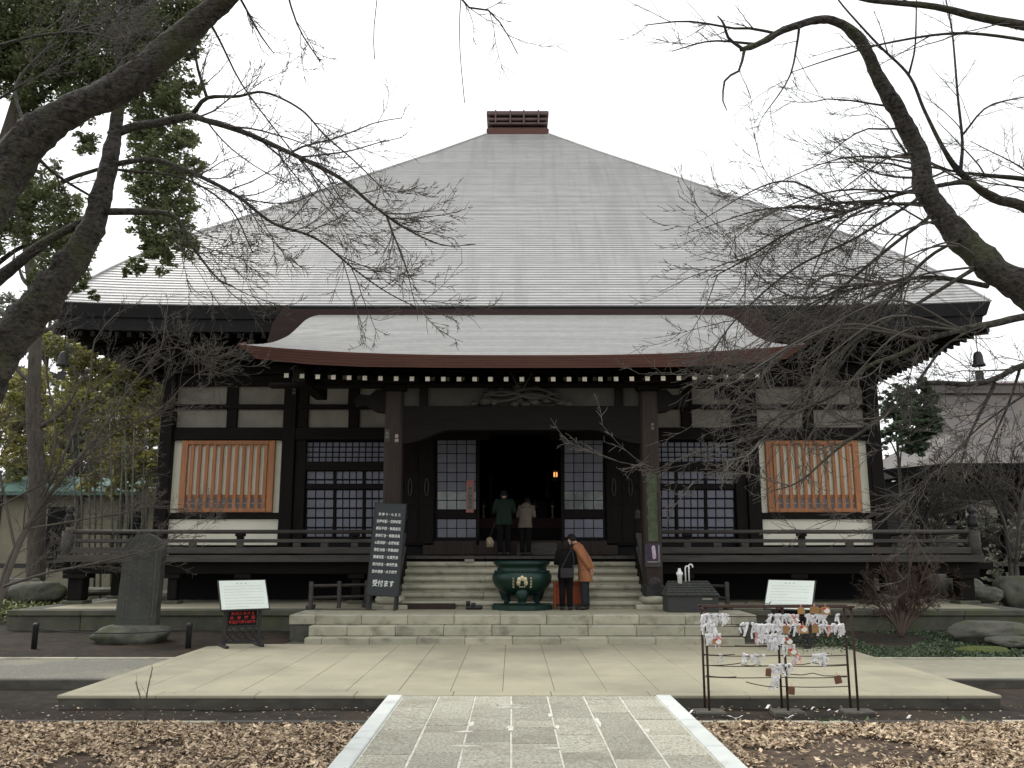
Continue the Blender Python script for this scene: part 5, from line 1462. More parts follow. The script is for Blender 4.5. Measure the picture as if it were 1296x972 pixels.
    for sd in 'lr':
        an, to = J['an' + sd], J['to' + sd]
        pts = [an + np.array((0, -0.05, -0.03)) * k, an + np.array((0, -0.02, -0.03)) * k, lerp(an, to, 0.5) + np.array((0, 0, -0.015)) * k, to, to + (to - an) * np.array((0.45, 0.45, 0))]
        v, f = tubevf(W_(pts), np.array([0.036, 0.046, 0.046, 0.043, 0.02]) * k, 10); v[:, 2] = np.maximum(v[:, 2], loc[2] + 0.004); ob('shoe', v, f, shoe, p, True)
    # head details
    c0, c1, cr_ = J['skull0'], J['skull1'], J['crown']
    hc = lerp(c1, c0, 0.15)
    fwd = np.array((0, 1.0, -0.9 * headtilt)); fwd /= np.linalg.norm(fwd)
    upv = np.cross((1, 0, 0), fwd)
    def HD(x, y, z): return base + hc + (np.array((1, 0, 0)) * x + fwd * y + upv * z) * k
    # hair: cap of the skull, open at the face
    def hair(u, w):
        th = 2 * math.pi * u; ph = math.pi / 2 - w * (math.pi * 0.62)
        x, y, z = math.cos(ph) * math.sin(th), math.cos(ph) * math.cos(th), math.sin(ph)
        if y > 0.25 and z < 0.45: y, z = 0.25 + (y - 0.25) * 0.2, max(z, 0.1)
        q = 1 + 0.05 * mnoise.noise(Vector((x * 4, y * 4, z * 4)))
        zz = z * 0.125 * q
        if z < -0.1 and y < 0.2: zz -= hairlen * (-z - 0.1) * 1.4
        return HD(x * 0.096 * q, y * 0.112 * q - 0.008, zz + 0.01)
    ob('hair', *grid(22, 14, hair), hairc, p, True)
    for s in (-1, 1):
        ob('ear', *blob(HD(s * 0.084, 0.0, -0.025), (0.012 * k, 0.02 * k, 0.03 * k), 1, 0.1, 8, 6), SKIN, p, True)
        ob('eye', *blob(HD(s * 0.032, 0.092, -0.005), (0.013 * k, 0.008 * k, 0.008 * k), 1, 0.0, 8, 6), M['iron'], p, True)
    ob('nose', *blob(HD(0, 0.10, -0.035), (0.014 * k, 0.02 * k, 0.024 * k), 1, 0.1, 8, 6), SKIN, p, True)
    if mask:
        ob('face_mask', *blob(HD(0, 0.062, -0.062), (0.066 * k, 0.058 * k, 0.054 * k), 2, 0.05, 14, 10), M['white'], p, True)
    else:
        ob('mouth', *blob(HD(0, 0.09, -0.075), (0.024 * k, 0.008 * k, 0.006 * k), 1, 0.0, 8, 6), M['red'], p, True)
    p.rotation_euler = (0, 0, yaw)
    return p, k, J
H_black = mat('black_hair', (0.006, 0.005, 0.005), (0.012, 0.010, 0.009), 20, 0.6, spec=0.15)
H_brown = mat('dark_brown_hair', (0.016, 0.009, 0.007), (0.010, 0.007, 0.006), 20, 0.6, spec=0.15)
C_black = mat('black_wool', (0.006, 0.006, 0.007), (0.010, 0.009, 0.010), 8, 0.95, spec=0.1)
C_orange = mat('camel_orange_wool', (0.31, 0.132, 0.062), (0.25, 0.105, 0.05), 6, 0.9, bump=0.2, bscale=40)
C_green = mat('dark_green_jacket', (0.007, 0.022, 0.014), (0.005, 0.016, 0.010), 6, 0.85, bump=0.2, bscale=20)
C_beige = mat('beige_jacket', (0.135, 0.11, 0.085), (0.105, 0.085, 0.066), 6, 0.85, bump=0.2, bscale=20)
C_jean = mat('dark_denim', (0.014, 0.016, 0.022), (0.02, 0.022, 0.03), 10, 0.9)
pw, kk, JJ = person((X(716.5, 773, 20.42), 20.42, TZ), R(-6), 1.57, 'person in black coat with shoulder bag seen from behind at the burner', C_black, H_brown, C_black, M['iron'], lean=0.04, headtilt=0.05, arms='front', hem=0.455, hairlen=0.22, width=0.98)
bg_ = empty('shoulder_bag', (WLOC[pw.name].x + 0.02, 20.25, TZ + 0.72)); tag(bg_, 'black leather shoulder bag hanging at the back of the black coat', 'bag')
bx0, bz = WLOC[bg_.name].x, TZ + 0.72
M['bag'] = mat('black_leather', (0.016, 0.013, 0.015), (0.024, 0.02, 0.022), 10, 0.45)
v, f = boxvf(bx0 - 0.15, bx0 + 0.15, 20.17, 20.27, bz, bz + 0.22, 0.03); ob('pouch', v, f, M['bag'], bg_)
v, f = boxvf(bx0 - 0.152, bx0 + 0.152, 20.158, 20.168, bz + 0.09, bz + 0.225, 0.004); ob('flap', v, f, M['bag'], bg_)
ob('strap', *tubevf([(bx0 - 0.13, 20.22, bz + 0.2), (bx0 - 0.02, 20.265, bz + 0.42), (bx0 + 0.08, 20.29, bz + 0.6), (bx0 + 0.12, 20.36, bz + 0.68), (bx0 + 0.15, 20.33, bz + 0.5), (bx0 + 0.17, 20.28, bz + 0.3), (bx0 + 0.14, 20.24, bz + 0.2)], 0.012, 5), M['bag'], bg_)
pm_, kk, JJ = person((X(741, 771, 20.55), 20.55, TZ), R(72), 1.72, 'person in camel orange coat and white mask bowing to the burner', C_orange, H_black, C_jean, M['iron'], lean=0.17, headtilt=0.10, arms='back', hem=0.37, mask=True, spread=0.1, width=0.95)
for s in (-1, 1): pass
pg, _, _ = person((X(638, 702, 23.75), 23.75, DZ), R(3), 1.74, 'person in dark green jacket praying before the open doorway', C_green, H_black, C_black, M['iron'], lean=0.03, headtilt=0.04, arms='front', hem=0.47, width=1.08)
pb_, _, _ = person((X(665, 702, 23.8), 23.8, DZ), R(-14), 1.56, 'person in beige hooded jacket bowing before the open doorway', C_beige, H_black, C_black, M['iron'], lean=0.12, headtilt=0.10, arms='front', hem=0.48, hood=True, width=1.02)
ct = empty('carrier_bag', (X(620, 690, 23.7), 23.7, DZ + 0.22)); tag(ct, 'small cream carrier bag hanging beside the green jacket', 'bag')
c = WLOC[ct.name]
v, f = loft([((c.x, c.y, c.z), 0.09, 0.05), ((c.x + 0.01, c.y, c.z + 0.12), 0.11, 0.06), ((c.x - 0.01, c.y, c.z + 0.22), 0.08, 0.04), ((c.x, c.y, c.z + 0.27), 0.035, 0.02)], 12, 0.2, 4)
ob('pouch', v, f, mat('cream_cloth', (0.38, 0.32, 0.22), (0.18, 0.14, 0.09), 14, 0.9), ct, True)
ob('handle', *tubevf([(c.x, c.y, c.z + 0.26), (c.x + 0.08, c.y, c.z + 0.5), (c.x + 0.14, c.y + 0.02, c.z + 0.68)], 0.008, 5), M['bag'], ct)
# ================================================================== trees
def fastmesh(name, V, Q, m, parent=None, smooth=False):
    V = np.asarray(V, dtype=np.float32); Q = np.asarray(Q, dtype=np.int32)
    c = np.array((V[:, 0].mean(), V[:, 1].mean(), V[:, 2].min()), dtype=np.float32)
    me = bpy.data.meshes.new(name)
    k = Q.shape[1]
    me.vertices.add(len(V)); me.vertices.foreach_set('co', (V - c).ravel())
    me.loops.add(Q.size); me.loops.foreach_set('vertex_index', Q.ravel())
    me.polygons.add(len(Q)); me.polygons.foreach_set('loop_start', np.arange(0, Q.size, k, dtype=np.int32))
    if smooth: me.polygons.foreach_set('use_smooth', np.ones(len(Q), dtype=bool))
    me.materials.append(m); me.update(calc_edges=True)
    return link(name, me, parent, tuple(float(q) for q in c))
def batch_tubes(PTS, RAD, n=3):
    """PTS (N,K,3), RAD (N,K) -> verts, quads"""
    N, K, _ = PTS.shape
    T = np.gradient(PTS, axis=1); T /= np.linalg.norm(T, axis=2, keepdims=True) + 1e-9
    ref = np.array((0.31, 0.77, 0.55)); U = np.cross(T, ref); U /= np.linalg.norm(U, axis=2, keepdims=True) + 1e-9
    W_ = np.cross(T, U)
    th = np.arange(n) * 2 * math.pi / n
    V = PTS[:, :, None, :] + (U[:, :, None, :] * np.cos(th)[None, None, :, None] + W_[:, :, None, :] * np.sin(th)[None, None, :, None]) * RAD[:, :, None, None]
    idx = np.arange(N * K * n).reshape(N, K, n)
    a = idx[:, :-1, :]; b = np.roll(a, -1, axis=2); c_ = np.roll(idx[:, 1:, :], -1, axis=2); d_ = idx[:, 1:, :]
    return V.reshape(-1, 3), np.stack([a, b, c_, d_], -1).reshape(-1, 4)
def resample(p, n):
    """smooth curve through the given points (Catmull-Rom), n points; columns are interpolated alike"""
    p = np.asarray(p, dtype=np.float64); k = len(p)
    if k < 3: return np.array([p[0] + (p[-1] - p[0]) * t for t in np.linspace(0, 1, n)])
    q = np.vstack([2 * p[0] - p[1], p, 2 * p[-1] - p[-2]])
    d = np.concatenate([[0], np.cumsum(np.linalg.norm(np.diff(p[:, :3], axis=0), axis=1) + 1e-6)]); d /= d[-1]
    out = []
    for t in np.linspace(0, 1, n):
        i = min(k - 2, max(0, int(np.searchsorted(d, t, side='right')) - 1)); u = (t - d[i]) / (d[i + 1] - d[i])
        a, b, c_, e = q[i], q[i + 1], q[i + 2], q[i + 3]
        out.append(0.5 * (2 * b + (c_ - a) * u + (2 * a - 5 * b + 4 * c_ - e) * u * u + (3 * b - a - 3 * c_ + e) * u ** 3))
    return np.array(out)
class Twigs:
    def __init__(s, seed): s.r = np.random.RandomState(seed); s.sets = {}
    def put(s, pts, rad, n):
        s.sets.setdefault((len(pts), n), []).append((pts, rad))
    def line(s, pts, r0, r1, n=4):
        s.put(pts, np.linspace(r0, r1, len(pts)), n)
    def grow(s, par, r_par, count, length, levels, pull, spread=0.45, t0=0.15, plane=None, rmin=0.0022, wob=0.075, bend=0.16, kids=(5, 9)):
        """children along the line par (k,3); pull = vector added to every direction; shoots start at an angle and curve"""
        r = s.r; k = len(par); pull = np.asarray(pull, dtype=float)
        for _ in range(count):
            t = t0 + (1 - t0) * r.rand(); i = min(k - 2, int(t * (k - 1))); u = t * (k - 1) - i
            o = par[i] * (1 - u) + par[i + 1] * u
            tan = par[i + 1] - par[i]; tan = tan / (np.linalg.norm(tan) + 1e-9)
            side = r.normal(0, 1, 3) * (plane if plane is not None else 1.0); side -= tan * np.dot(side, tan); side /= np.linalg.norm(side) + 1e-9
            d = tan * 0.75 + side * spread * r.uniform(0.7, 1.7) + pull
            d /= np.linalg.norm(d) + 1e-9
            L_ = length * r.uniform(0.35, 1.3) * (1.15 - 0.45 * t)
            K = 9 if levels > 1 else 5
            pts = [o]
            cv = r.normal(0, bend * 0.5, 3) + np.array((0, 0, bend * 0.35))
            for q in range(K - 1):
                d = d + r.normal(0, wob, 3) + cv * 0.5 + pull * 0.1
                d /= np.linalg.norm(d); pts.append(pts[-1] + d * L_ / (K - 1))
            pts = np.array(pts)
            rb = min(max(rmin * 1.2, r_par * 0.5 * (1 - 0.4 * t)), 0.004 + 0.006 * L_)
            rb = max(rb, rmin)
            s.put(pts, np.linspace(rb, max(rmin * 0.8, rb * 0.35), K), 4 if rb > 0.006 else 3)
            if levels > 1:
                s.grow(pts, rb, r.randint(*kids), L_ * (0.5 if levels > 2 else 0.34), levels - 1, pull * 0.5, spread, 0.12, plane, rmin, wob, bend, kids)
    def build(s, name, m, parent):
        VS, QS, n0 = [], [], 0
        for (K, n), lst in s.sets.items():
            V, Q = batch_tubes(np.array([a for a, _ in lst]), np.array([b for _, b in lst]), n)
            VS.append(V); QS.append(Q + n0); n0 += len(V)
        o = fastmesh(name, np.concatenate(VS), np.concatenate(QS), m, parent)
        o['kind'] = 'stuff'
        return o
def bough(spec, d, name, m, parent, res=3.0, n=12, rough=0.10, seed=0, end=None):
    """spec: (px, py, width px [, d]) -> a tapered, knobbly limb; returns its centre line"""
    p = []
    for q in spec:
        dd = q[3] if len(q) > 3 else d
        a = P(q[0], q[1], dd); p.append((*a, max(0.004, q[2] * (0.43 if n > 10 else 0.37) * dd * (CP + ang(q[1]) * SP) / FPX)))
    p = np.array(p)
    L_ = np.sum(np.linalg.norm(np.diff(p[:, :3], axis=0), axis=1))
    k = max(8, int(L_ * (20 if n > 12 else 14 if n > 6 else 8)))
    c_ = resample(p, k)
    if n > 6:
        jit = np.ones((k, n))
        for i in range(k):
            for j in range(n):
                a = 2 * math.pi * j / n
                jit[i, j] = 1 + rough * mnoise.noise(Vector((math.cos(a) * 1.3, math.sin(a) * 1.3, i * 0.22 + seed * 9))) + rough * 0.9 * mnoise.noise(Vector((math.cos(a) * 3, math.sin(a) * 3, i * 0.7 + seed * 5)))
        if n > 12:                                   # burls and old pruning scars
            rk_ = random.Random(seed * 13 + 5)
            for _ in range(max(3, int(L_ * 2.2))):
                i0, j0, am = rk_.uniform(0, k), rk_.uniform(0, n), rk_.uniform(0.15, 0.42)
                for i in range(max(0, int(i0) - 5), min(k, int(i0) + 6)):
                    for j in range(n):
                        dj = min(abs(j - j0), n - abs(j - j0)); jit[i, j] += am * math.exp(-((i - i0) / 1.6) ** 2 - (dj / (n * 0.09)) ** 2)
    else: jit = None
    v, f = tubevf(c_[:, :3], np.maximum(0.0025, c_[:, 3]), n, True, jit)
    ob(name, v, f, m, parent, True)
    return c_
def to_ground(first, d, x, z=-0.15, w=1.25):
    return None

# ------------------------------------------------------------------ right cherry
rt = empty('cherry_tree', (6.6, 7.6, -0.1)); tag(rt, 'bare cherry tree reaching its boughs in over the court from the smaller hall side', 'tree')
tw = Twigs(21)
R1 = [(1560, 940, 106, 7.6), (1530, 800, 92, 7.6), (1470, 620, 81, 7.65), (1400, 480, 67, 7.7), (1340, 405, 53, 7.8), (1296, 365, 46, 7.85), (1250, 335, 40, 7.9), (1195, 275, 33, 8.0), (1172, 240, 30, 8.0), (1160, 190, 25, 8.0), (1135, 140, 22, 7.9), (1108, 90, 18, 7.8), (1085, 47, 15, 7.7), (1050, 25, 12, 7.6), (1000, 35, 10, 7.5), (960, 55, 8, 7.4), (938, 63, 6, 7.3)]
c1 = bough(R1, 8, 'trunk', M['bark'], rt, n=18, rough=0.22, seed=1)
spec = [
 ([(940, 62, 6, 7.3), (922, 48, 5, 7.3), (916, 30, 4, 7.2), (908, 20, 2, 7.2)], 0),
 ([(942, 64, 6, 7.3), (935, 90, 4, 7.3), (918, 100, 4, 7.25), (915, 130, 2.5, 7.2), (920, 140, 1.5, 7.2)], 0),
 ([(986, 43, 5, 7.45), (950, 36, 4.5, 7.4), (930, 36, 4, 7.4), (870, 27, 3, 7.3), (815, 32, 1.5, 7.3)], 1),
 ([(958, 56, 5, 7.4), (900, 52, 3, 7.4), (850, 65, 1.5, 7.3)], 1),
 ([(1012, 30, 5, 7.5), (1008, 60, 4, 7.5), (998, 100, 3, 7.4), (965, 148, 1.5, 7.3)], 1),
 ([(1398, 478, 26, 7.75), (1385, 390, 24, 8.1), (1345, 300, 21, 8.5), (1296, 262, 19, 8.6), (1255, 250, 16, 8.6), (1215, 218, 12, 8.6), (1195, 190, 8, 8.5), (1170, 140, 6, 8.5), (1150, 95, 5, 8.4), (1110, 55, 4, 8.3), (1065, 5, 3, 8.2), (1050, -20, 2, 8.2)], 1),
 ([(1408, 488, 34, 7.7), (1450, 330, 30, 7.5), (1440, 160, 26, 7.2), (1385, 65, 22, 7.05), (1330, 38, 20, 7.0), (1296, 32, 17, 7.0), (1240, 22, 14, 7.0), (1180, 8, 11, 7.0), (1100, 0, 9, 7.0), (1060, -12, 6, 7.0)], 1),
 ([(1428, 120, 8, 7.15), (1370, 70, 7, 7.4), (1320, 55, 6, 7.6), (1220, 42, 5, 7.6), (1130, 53, 4, 7.5), (1060, 72, 3, 7.4), (1000, 92, 1.5, 7.3)], 1),
 ([(1264, 251, 11, 8.6), (1240, 238, 9, 8.5), (1216, 231, 8, 8.3), (1158, 241, 7, 8.2), (1114, 253, 6, 8.1), (1073, 268, 5, 8.0), (998, 295, 4, 7.9), (944, 328, 3, 7.8), (900, 352, 1.5, 7.7)], 3),
 ([(1164, 258, 7, 8.0), (1130, 258, 6, 7.9), (1094, 256, 5, 7.8), (1046, 258, 4, 7.7), (1015, 270, 2, 7.6)], 2),
 ([(1250, 362, 10, 7.9), (1195, 352, 8, 7.8), (1155, 352, 7, 7.8), (1121, 359, 6, 7.7), (1073, 362, 5, 7.6), (1046, 374, 4, 7.6), (1015, 378, 3, 7.5), (992, 371, 2.5, 7.5), (954, 345, 1.5, 7.4)], 3),
 ([(1352, 415, 17, 7.75), (1325, 400, 15, 7.6), (1296, 401, 13, 7.5), (1256, 410, 12, 7.4), (1216, 417, 10, 7.3), (1175, 430, 9, 7.2), (1138, 449, 8, 7.1), (1100, 463, 7, 7.0), (1060, 497, 6, 6.9), (1005, 524, 5, 6.8), (968, 554, 4, 6.7), (934, 581, 3, 6.6), (876, 612, 2, 6.5)], 3.5),
 ([(1412, 500, 18, 7.7), (1380, 455, 14, 7.5), (1296, 463, 11, 7.2), (1263, 478, 10, 7.1), (1230, 486, 9, 7.0), (1168, 485, 8, 7.0), (1148, 503, 7, 6.9), (1104, 537, 6, 6.8), (1060, 568, 5, 6.7), (1012, 609, 3, 6.6), (975, 622, 1.5, 6.5)], 3),
 ([(1260, 484, 7, 7.1), (1240, 524, 5, 7.1), (1226, 554, 4, 7.0), (1216, 588, 2.5, 7.0)], 1),
 ([(1291, 466, 5, 7.2), (1277, 510, 4, 7.2), (1257, 554, 3, 7.2), (1246, 581, 2, 7.1)], 1),
 ([(1161, 484, 5, 7.0), (1196, 438, 4, 7.2), (1235, 416, 4, 7.3), (1258, 411, 5, 7.4)], 1),
 ([(1185, 268, 7, 8.0), (1120, 318, 6, 7.8), (1060, 370, 5, 7.6), (1010, 425, 3.5, 7.4), (950, 480, 2, 7.2)], 3),
 ([(1172, 245, 6, 8.0), (1085, 300, 5, 7.8), (1005, 340, 4, 7.6), (935, 400, 3, 7.4), (895, 455, 1.5, 7.3)], 3),
 ([(1246, 332, 8, 7.95), (1160, 385, 6, 7.5), (1085, 430, 5, 7.2), (1015, 500, 4, 7.0), (945, 555, 3, 6.8), (862, 590, 2, 6.6), (800, 588, 1.6, 6.5), (744, 572, 1, 6.5)], 2.2),
 ([(1220, 300, 7, 7.9), (1170, 330, 6, 7.8), (1110, 400, 4, 7.6), (1060, 470, 3, 7.5), (1000, 560, 1.5, 7.3)], 3),
 ([(1215, 222, 7, 8.5), (1218, 180, 5, 8.5), (1212, 120, 4, 8.4), (1205, 40, 3, 8.4), (1195, -10, 2, 8.3)], 1),
 ([(1219, 170, 4, 8.5), (1250, 135, 3, 8.4), (1300, 122, 2, 8.3)], 1),
 ([(1150, 95, 4, 8.4), (1158, 60, 3, 8.3), (1160, 0, 2, 8.2)], 0),
 ([(1350, 305, 12, 8.45), (1335, 255, 11, 8.7), (1310, 230, 10, 8.8), (1250, 222, 7, 8.8), (1200, 215, 4, 8.7), (1150, 196, 2, 8.6)], 2),
 ([(1372, 450, 6, 7.75), (1330, 475, 5, 7.7), (1296, 500, 4, 7.6), (1240, 540, 3, 7.5), (1180, 600, 2, 7.4), (1120, 640, 1, 7.3)], 2),
]
i_ = 0
for (sp, dens) in spec:
    i_ += 1
    c_ = bough(sp, 8, 'bough', M['bark'], rt, n=8 if sp[0][2] > 8 else 6, rough=0.12, seed=i_)
    if dens:
        low = sp[-1][1] > 300
        tw.grow(c_[:, :3], max(0.007, sp[len(sp) // 2][2] * 0.5 * 7.5 / FPX), int(6 * dens if dens > 1 else 7), (0.72 if sp[-1][3] < 6.9 else 1.25) if dens > 1 else 0.6, 3 if dens > 1 else 2, (-0.16, -0.05, -0.08 if low else -0.04), 0.5)
# side shoots of the trunk, sweeping left
for (px, py) in ((1165, 200), (1150, 165), (1162, 215), (1160, 195), (1168, 225), (1180, 260), (1200, 285), (1130, 135)):
    a = P(px, py, 8.0)
    pts = [a]
    d_ = np.array((-1.0, -0.15, 0.05))
    for q in range(8):
        d_ = d_ + tw.r.normal(0, 0.14, 3) + np.array((0, 0, 0.02)); d_ /= np.linalg.norm(d_); pts.append(pts[-1] + d_ * 0.14)
    pts = np.array(pts); tw.line(pts, 0.012, 0.003)
    tw.grow(pts, 0.01, 9, 0.5, 2, (-0.2, 0, 0.02), 0.5)
# long arching shoots sweeping down to the left over the roof and the eave
ra = random.Random(77)
for k in range(26):
    x0, y0, d0 = ra.choice([(1172, 245, 8.0), (1195, 275, 8.0), (1225, 312, 7.95), (1250, 335, 7.9), (1114, 253, 8.1), (1073, 268, 8.0), (1121, 359, 7.7), (1155, 352, 7.8), (1175, 430, 7.2), (1216, 417, 7.3), (1200, 215, 8.7)])
    ex, ey = x0 - ra.uniform(110, 260), y0 + ra.uniform(10, 190)
    ex = max(870, ex)
    mx_, my_ = (x0 + ex) / 2 + ra.uniform(-15, 25), (y0 + ey) / 2 - ra.uniform(15, 50)
    c_ = resample(np.array([P(x0, y0, d0), P(mx_, my_, d0 - 0.25), P(ex, ey, d0 - ra.uniform(0.3, 0.9))]), 14)
    tw.line(c_, 0.013, 0.003, 5)
    tw.grow(c_, 0.008, 6, 0.55, 2, (-0.12, -0.03, -0.04), 0.45, 0.25)
tw.build('twigs', M['twig'], rt)

# ------------------------------------------------------------------ left cherry: two leaning stems from one root
lt = empty('cherry_tree', (-6.3, 7.2, -0.1)); tag(lt, 'bare double-stemmed cherry tree with a thick mossy stem crossing the sky by the evergreen', 'tree')
tw = Twigs(33)
L1 = [(-330, 940, 132, 6.9), (-290, 760, 114, 6.9), (-200, 540, 99, 6.95), (-100, 370, 84, 7.0), (-30, 270, 74, 7.0), (10, 212, 63, 7.0), (50, 165, 51, 6.9), (100, 135, 44, 6.8), (150, 112, 43, 6.7), (200, 74, 40, 6.6), (235, 42, 37, 6.5), (270, 10, 32, 6.4), (305, -25, 28, 6.3), (350, -90, 23, 6.2), (430, -190, 16, 6.1)]
bough(L1, 7, 'trunk', M['bark'], lt, n=20, rough=0.2, seed=3)
L2 = [(-250, 930, 110, 8.0), (-170, 770, 88, 8.0), (-80, 600, 70, 8.0), (-10, 465, 58, 8.0), (35, 403, 48, 8.0), (80, 350, 41, 8.0), (110, 300, 36, 8.0), (128, 250, 29, 8.0), (140, 200, 24, 8.0), (148, 150, 17, 8.0), (152, 100, 12, 7.9), (150, 40, 8, 7.9), (160, -30, 5, 7.8)]
bough(L2, 8, 'trunk', M['bark'], lt, n=18, rough=0.22, seed=4)
spec = [
 ([(138, 172, 16, 8.0), (170, 160, 15, 8.0), (205, 155, 14, 7.9), (240, 147, 13, 7.9), (262, 153, 10, 7.8), (310, 168, 9, 7.8), (370, 195, 8, 7.7), (430, 225, 7, 7.6), (470, 258, 5, 7.5), (510, 287, 4, 7.5), (560, 310, 2.5, 7.4), (602, 309, 1.2, 7.4)], 4),
 ([(245, 143, 9, 7.9), (262, 124, 7, 7.8), (300, 122, 5, 7.8), (335, 117, 4, 7.7), (380, 138, 3.5, 7.6), (412, 172, 3, 7.5), (450, 205, 2.5, 7.4), (495, 250, 1.5, 7.4)], 2),
 ([(140, 208, 9, 8.0), (195, 202, 8, 7.9), (250, 222, 7, 7.8), (300, 248, 6, 7.7), (345, 282, 5, 7.6), (400, 302, 4, 7.5), (450, 342, 3, 7.5), (490, 370, 2, 7.4), (535, 393, 1.2, 7.4)], 4),
 ([(135, 268, 13, 8.0), (175, 268, 12, 8.0), (220, 274, 8, 7.9), (242, 310, 5, 7.9), (275, 352, 3, 7.8), (295, 362, 1.5, 7.8)], 2),
 ([(-30, 375, 26, 8.1), (20, 335, 20, 8.05), (60, 305, 16, 8.0), (110, 278, 13, 8.0)], 1),
 ([(44, 196, 7, 7.0), (72, 222, 5, 7.4), (118, 250, 4, 7.9)], 1),
 ([(262, 124, 6, 7.8), (250, 85, 5, 7.8), (246, 55, 3, 7.7)], 1),
 ([(40, 180, 8, 7.0), (20, 110, 6, 7.4), (60, 60, 4, 7.6), (100, 10, 3, 7.7)], 1),
 ([(296, -16, 5, 6.35), (308, 5, 4, 6.4), (330, 45, 3, 6.4), (347, 68, 1.5, 6.4)], 1),
 ([(318, -48, 18, 6.25), (400, -75, 13, 6.3), (490, -72, 9, 6.4), (580, -46, 6, 6.4), (650, -44, 3, 6.4)], 0),
 ([(352, -64, 5, 6.28), (362, -15, 4, 6.4), (378, 35, 3, 6.4), (405, 78, 1.5, 6.3)], 1),
 ([(570, -48, 5, 6.4), (577, -15, 4, 6.4), (590, 8, 3.5, 6.4), (620, 14, 3, 6.4), (640, 40, 2, 6.4), (655, 68, 1.2, 6.4)], 1),
 ([(590, -46, 2.5, 6.4), (583, 0, 2, 6.4), (582, 60, 1.4, 6.4), (588, 130, 1, 6.4)], 0),
 ([(482, -72, 2.2, 6.4), (478, -10, 1.6, 6.4), (473, 40, 1.2, 6.4), (474, 75, 1, 6.4)], 0),
 ([(262, 22, 6, 6.5), (280, 55, 4, 6.9), (305, 105, 3, 7.2), (345, 160, 2.5, 7.2), (400, 230, 2, 7.2), (430, 280, 1.3, 7.2)], 2),
 ([(150, 215, 5, 8.0), (230, 225, 4, 7.9), (290, 262, 3, 7.8), (320, 320, 2, 7.7)], 2),
 ([(60, 170, 5, 6.9), (160, 60, 3, 6.8), (120, -10, 2, 6.8)], 1),
 ([(-10, 130, 5, 7.2), (60, 90, 3, 7.2), (140, 60, 2, 7.2), (200, 30, 1.5, 7.2)], 2),
 ([(-10, 60, 6, 7.4), (50, 45, 5, 7.4), (110, 42, 4, 7.4), (180, 60, 2, 7.3)], 2),
]
for (sp, dens) in spec:
    i_ += 1
    c_ = bough(sp, 8, 'bough', M['bark'], lt, n=8 if sp[0][2] > 8 else 6, rough=0.12, seed=i_)
    if dens: tw.grow(c_[:, :3], max(0.006, sp[len(sp) // 2][2] * 0.5 * 7.5 / FPX), (6 * dens if dens > 1 else 6), 0.95 if dens > 1 else 0.5, 3 if dens > 1 else 2, (0.15, -0.05, 0.03), 0.5, 0.2)
tw.build('twigs', M['twig'], lt)

# ------------------------------------------------------------------ leaves in clumps
def leaves(centres, per, size, seed, flat=0.55, shell=0.55, droop=0.0):
    """centres: (x, y, z, r) -> leaf quads spread through every clump's volume, sub-clumped"""
    r = np.random.RandomState(seed)
    out = []
    for (x, y, z, rr) in centres:
        n = int(per * rr * rr)
        m_ = max(5, n // 26)
        u = r.normal(size=(m_, 3)); u /= np.linalg.norm(u, axis=1)[:, None]
        sub = u * (rr * (shell + (1 - shell) * r.rand(m_, 1)) * r.uniform(0.75, 1.12, (m_, 1)))
        k = r.randint(0, m_, n)
        p = np.array((x, y, z)) + sub[k] + r.normal(0, rr * 0.13, (n, 3)) * np.array((1, 1, 0.7))
        out.append(p)
    p = np.concatenate(out); n = len(p)
    d = r.normal(size=(n, 3)) * np.array((1, 1, flat)); d[:, 2] -= droop; d /= np.linalg.norm(d, axis=1)[:, None]
    w = np.cross(d, r.normal(size=(n, 3))); w /= np.linalg.norm(w, axis=1)[:, None]
    s = size * r.uniform(0.6, 1.3, (n, 1))
    q = np.stack([p - d * s, p + w * s * 0.42, p + d * s, p - w * s * 0.42], 1).reshape(-1, 3)
    return q, np.arange(4 * n).reshape(n, 4)
def pclumps(lst, sc_=1.0):
    out = []
    for q in lst:
        px, py, rp_, d = q
        a = P(px, py, d); out.append((*a, rp_ * d / FPX * sc_))
    return out
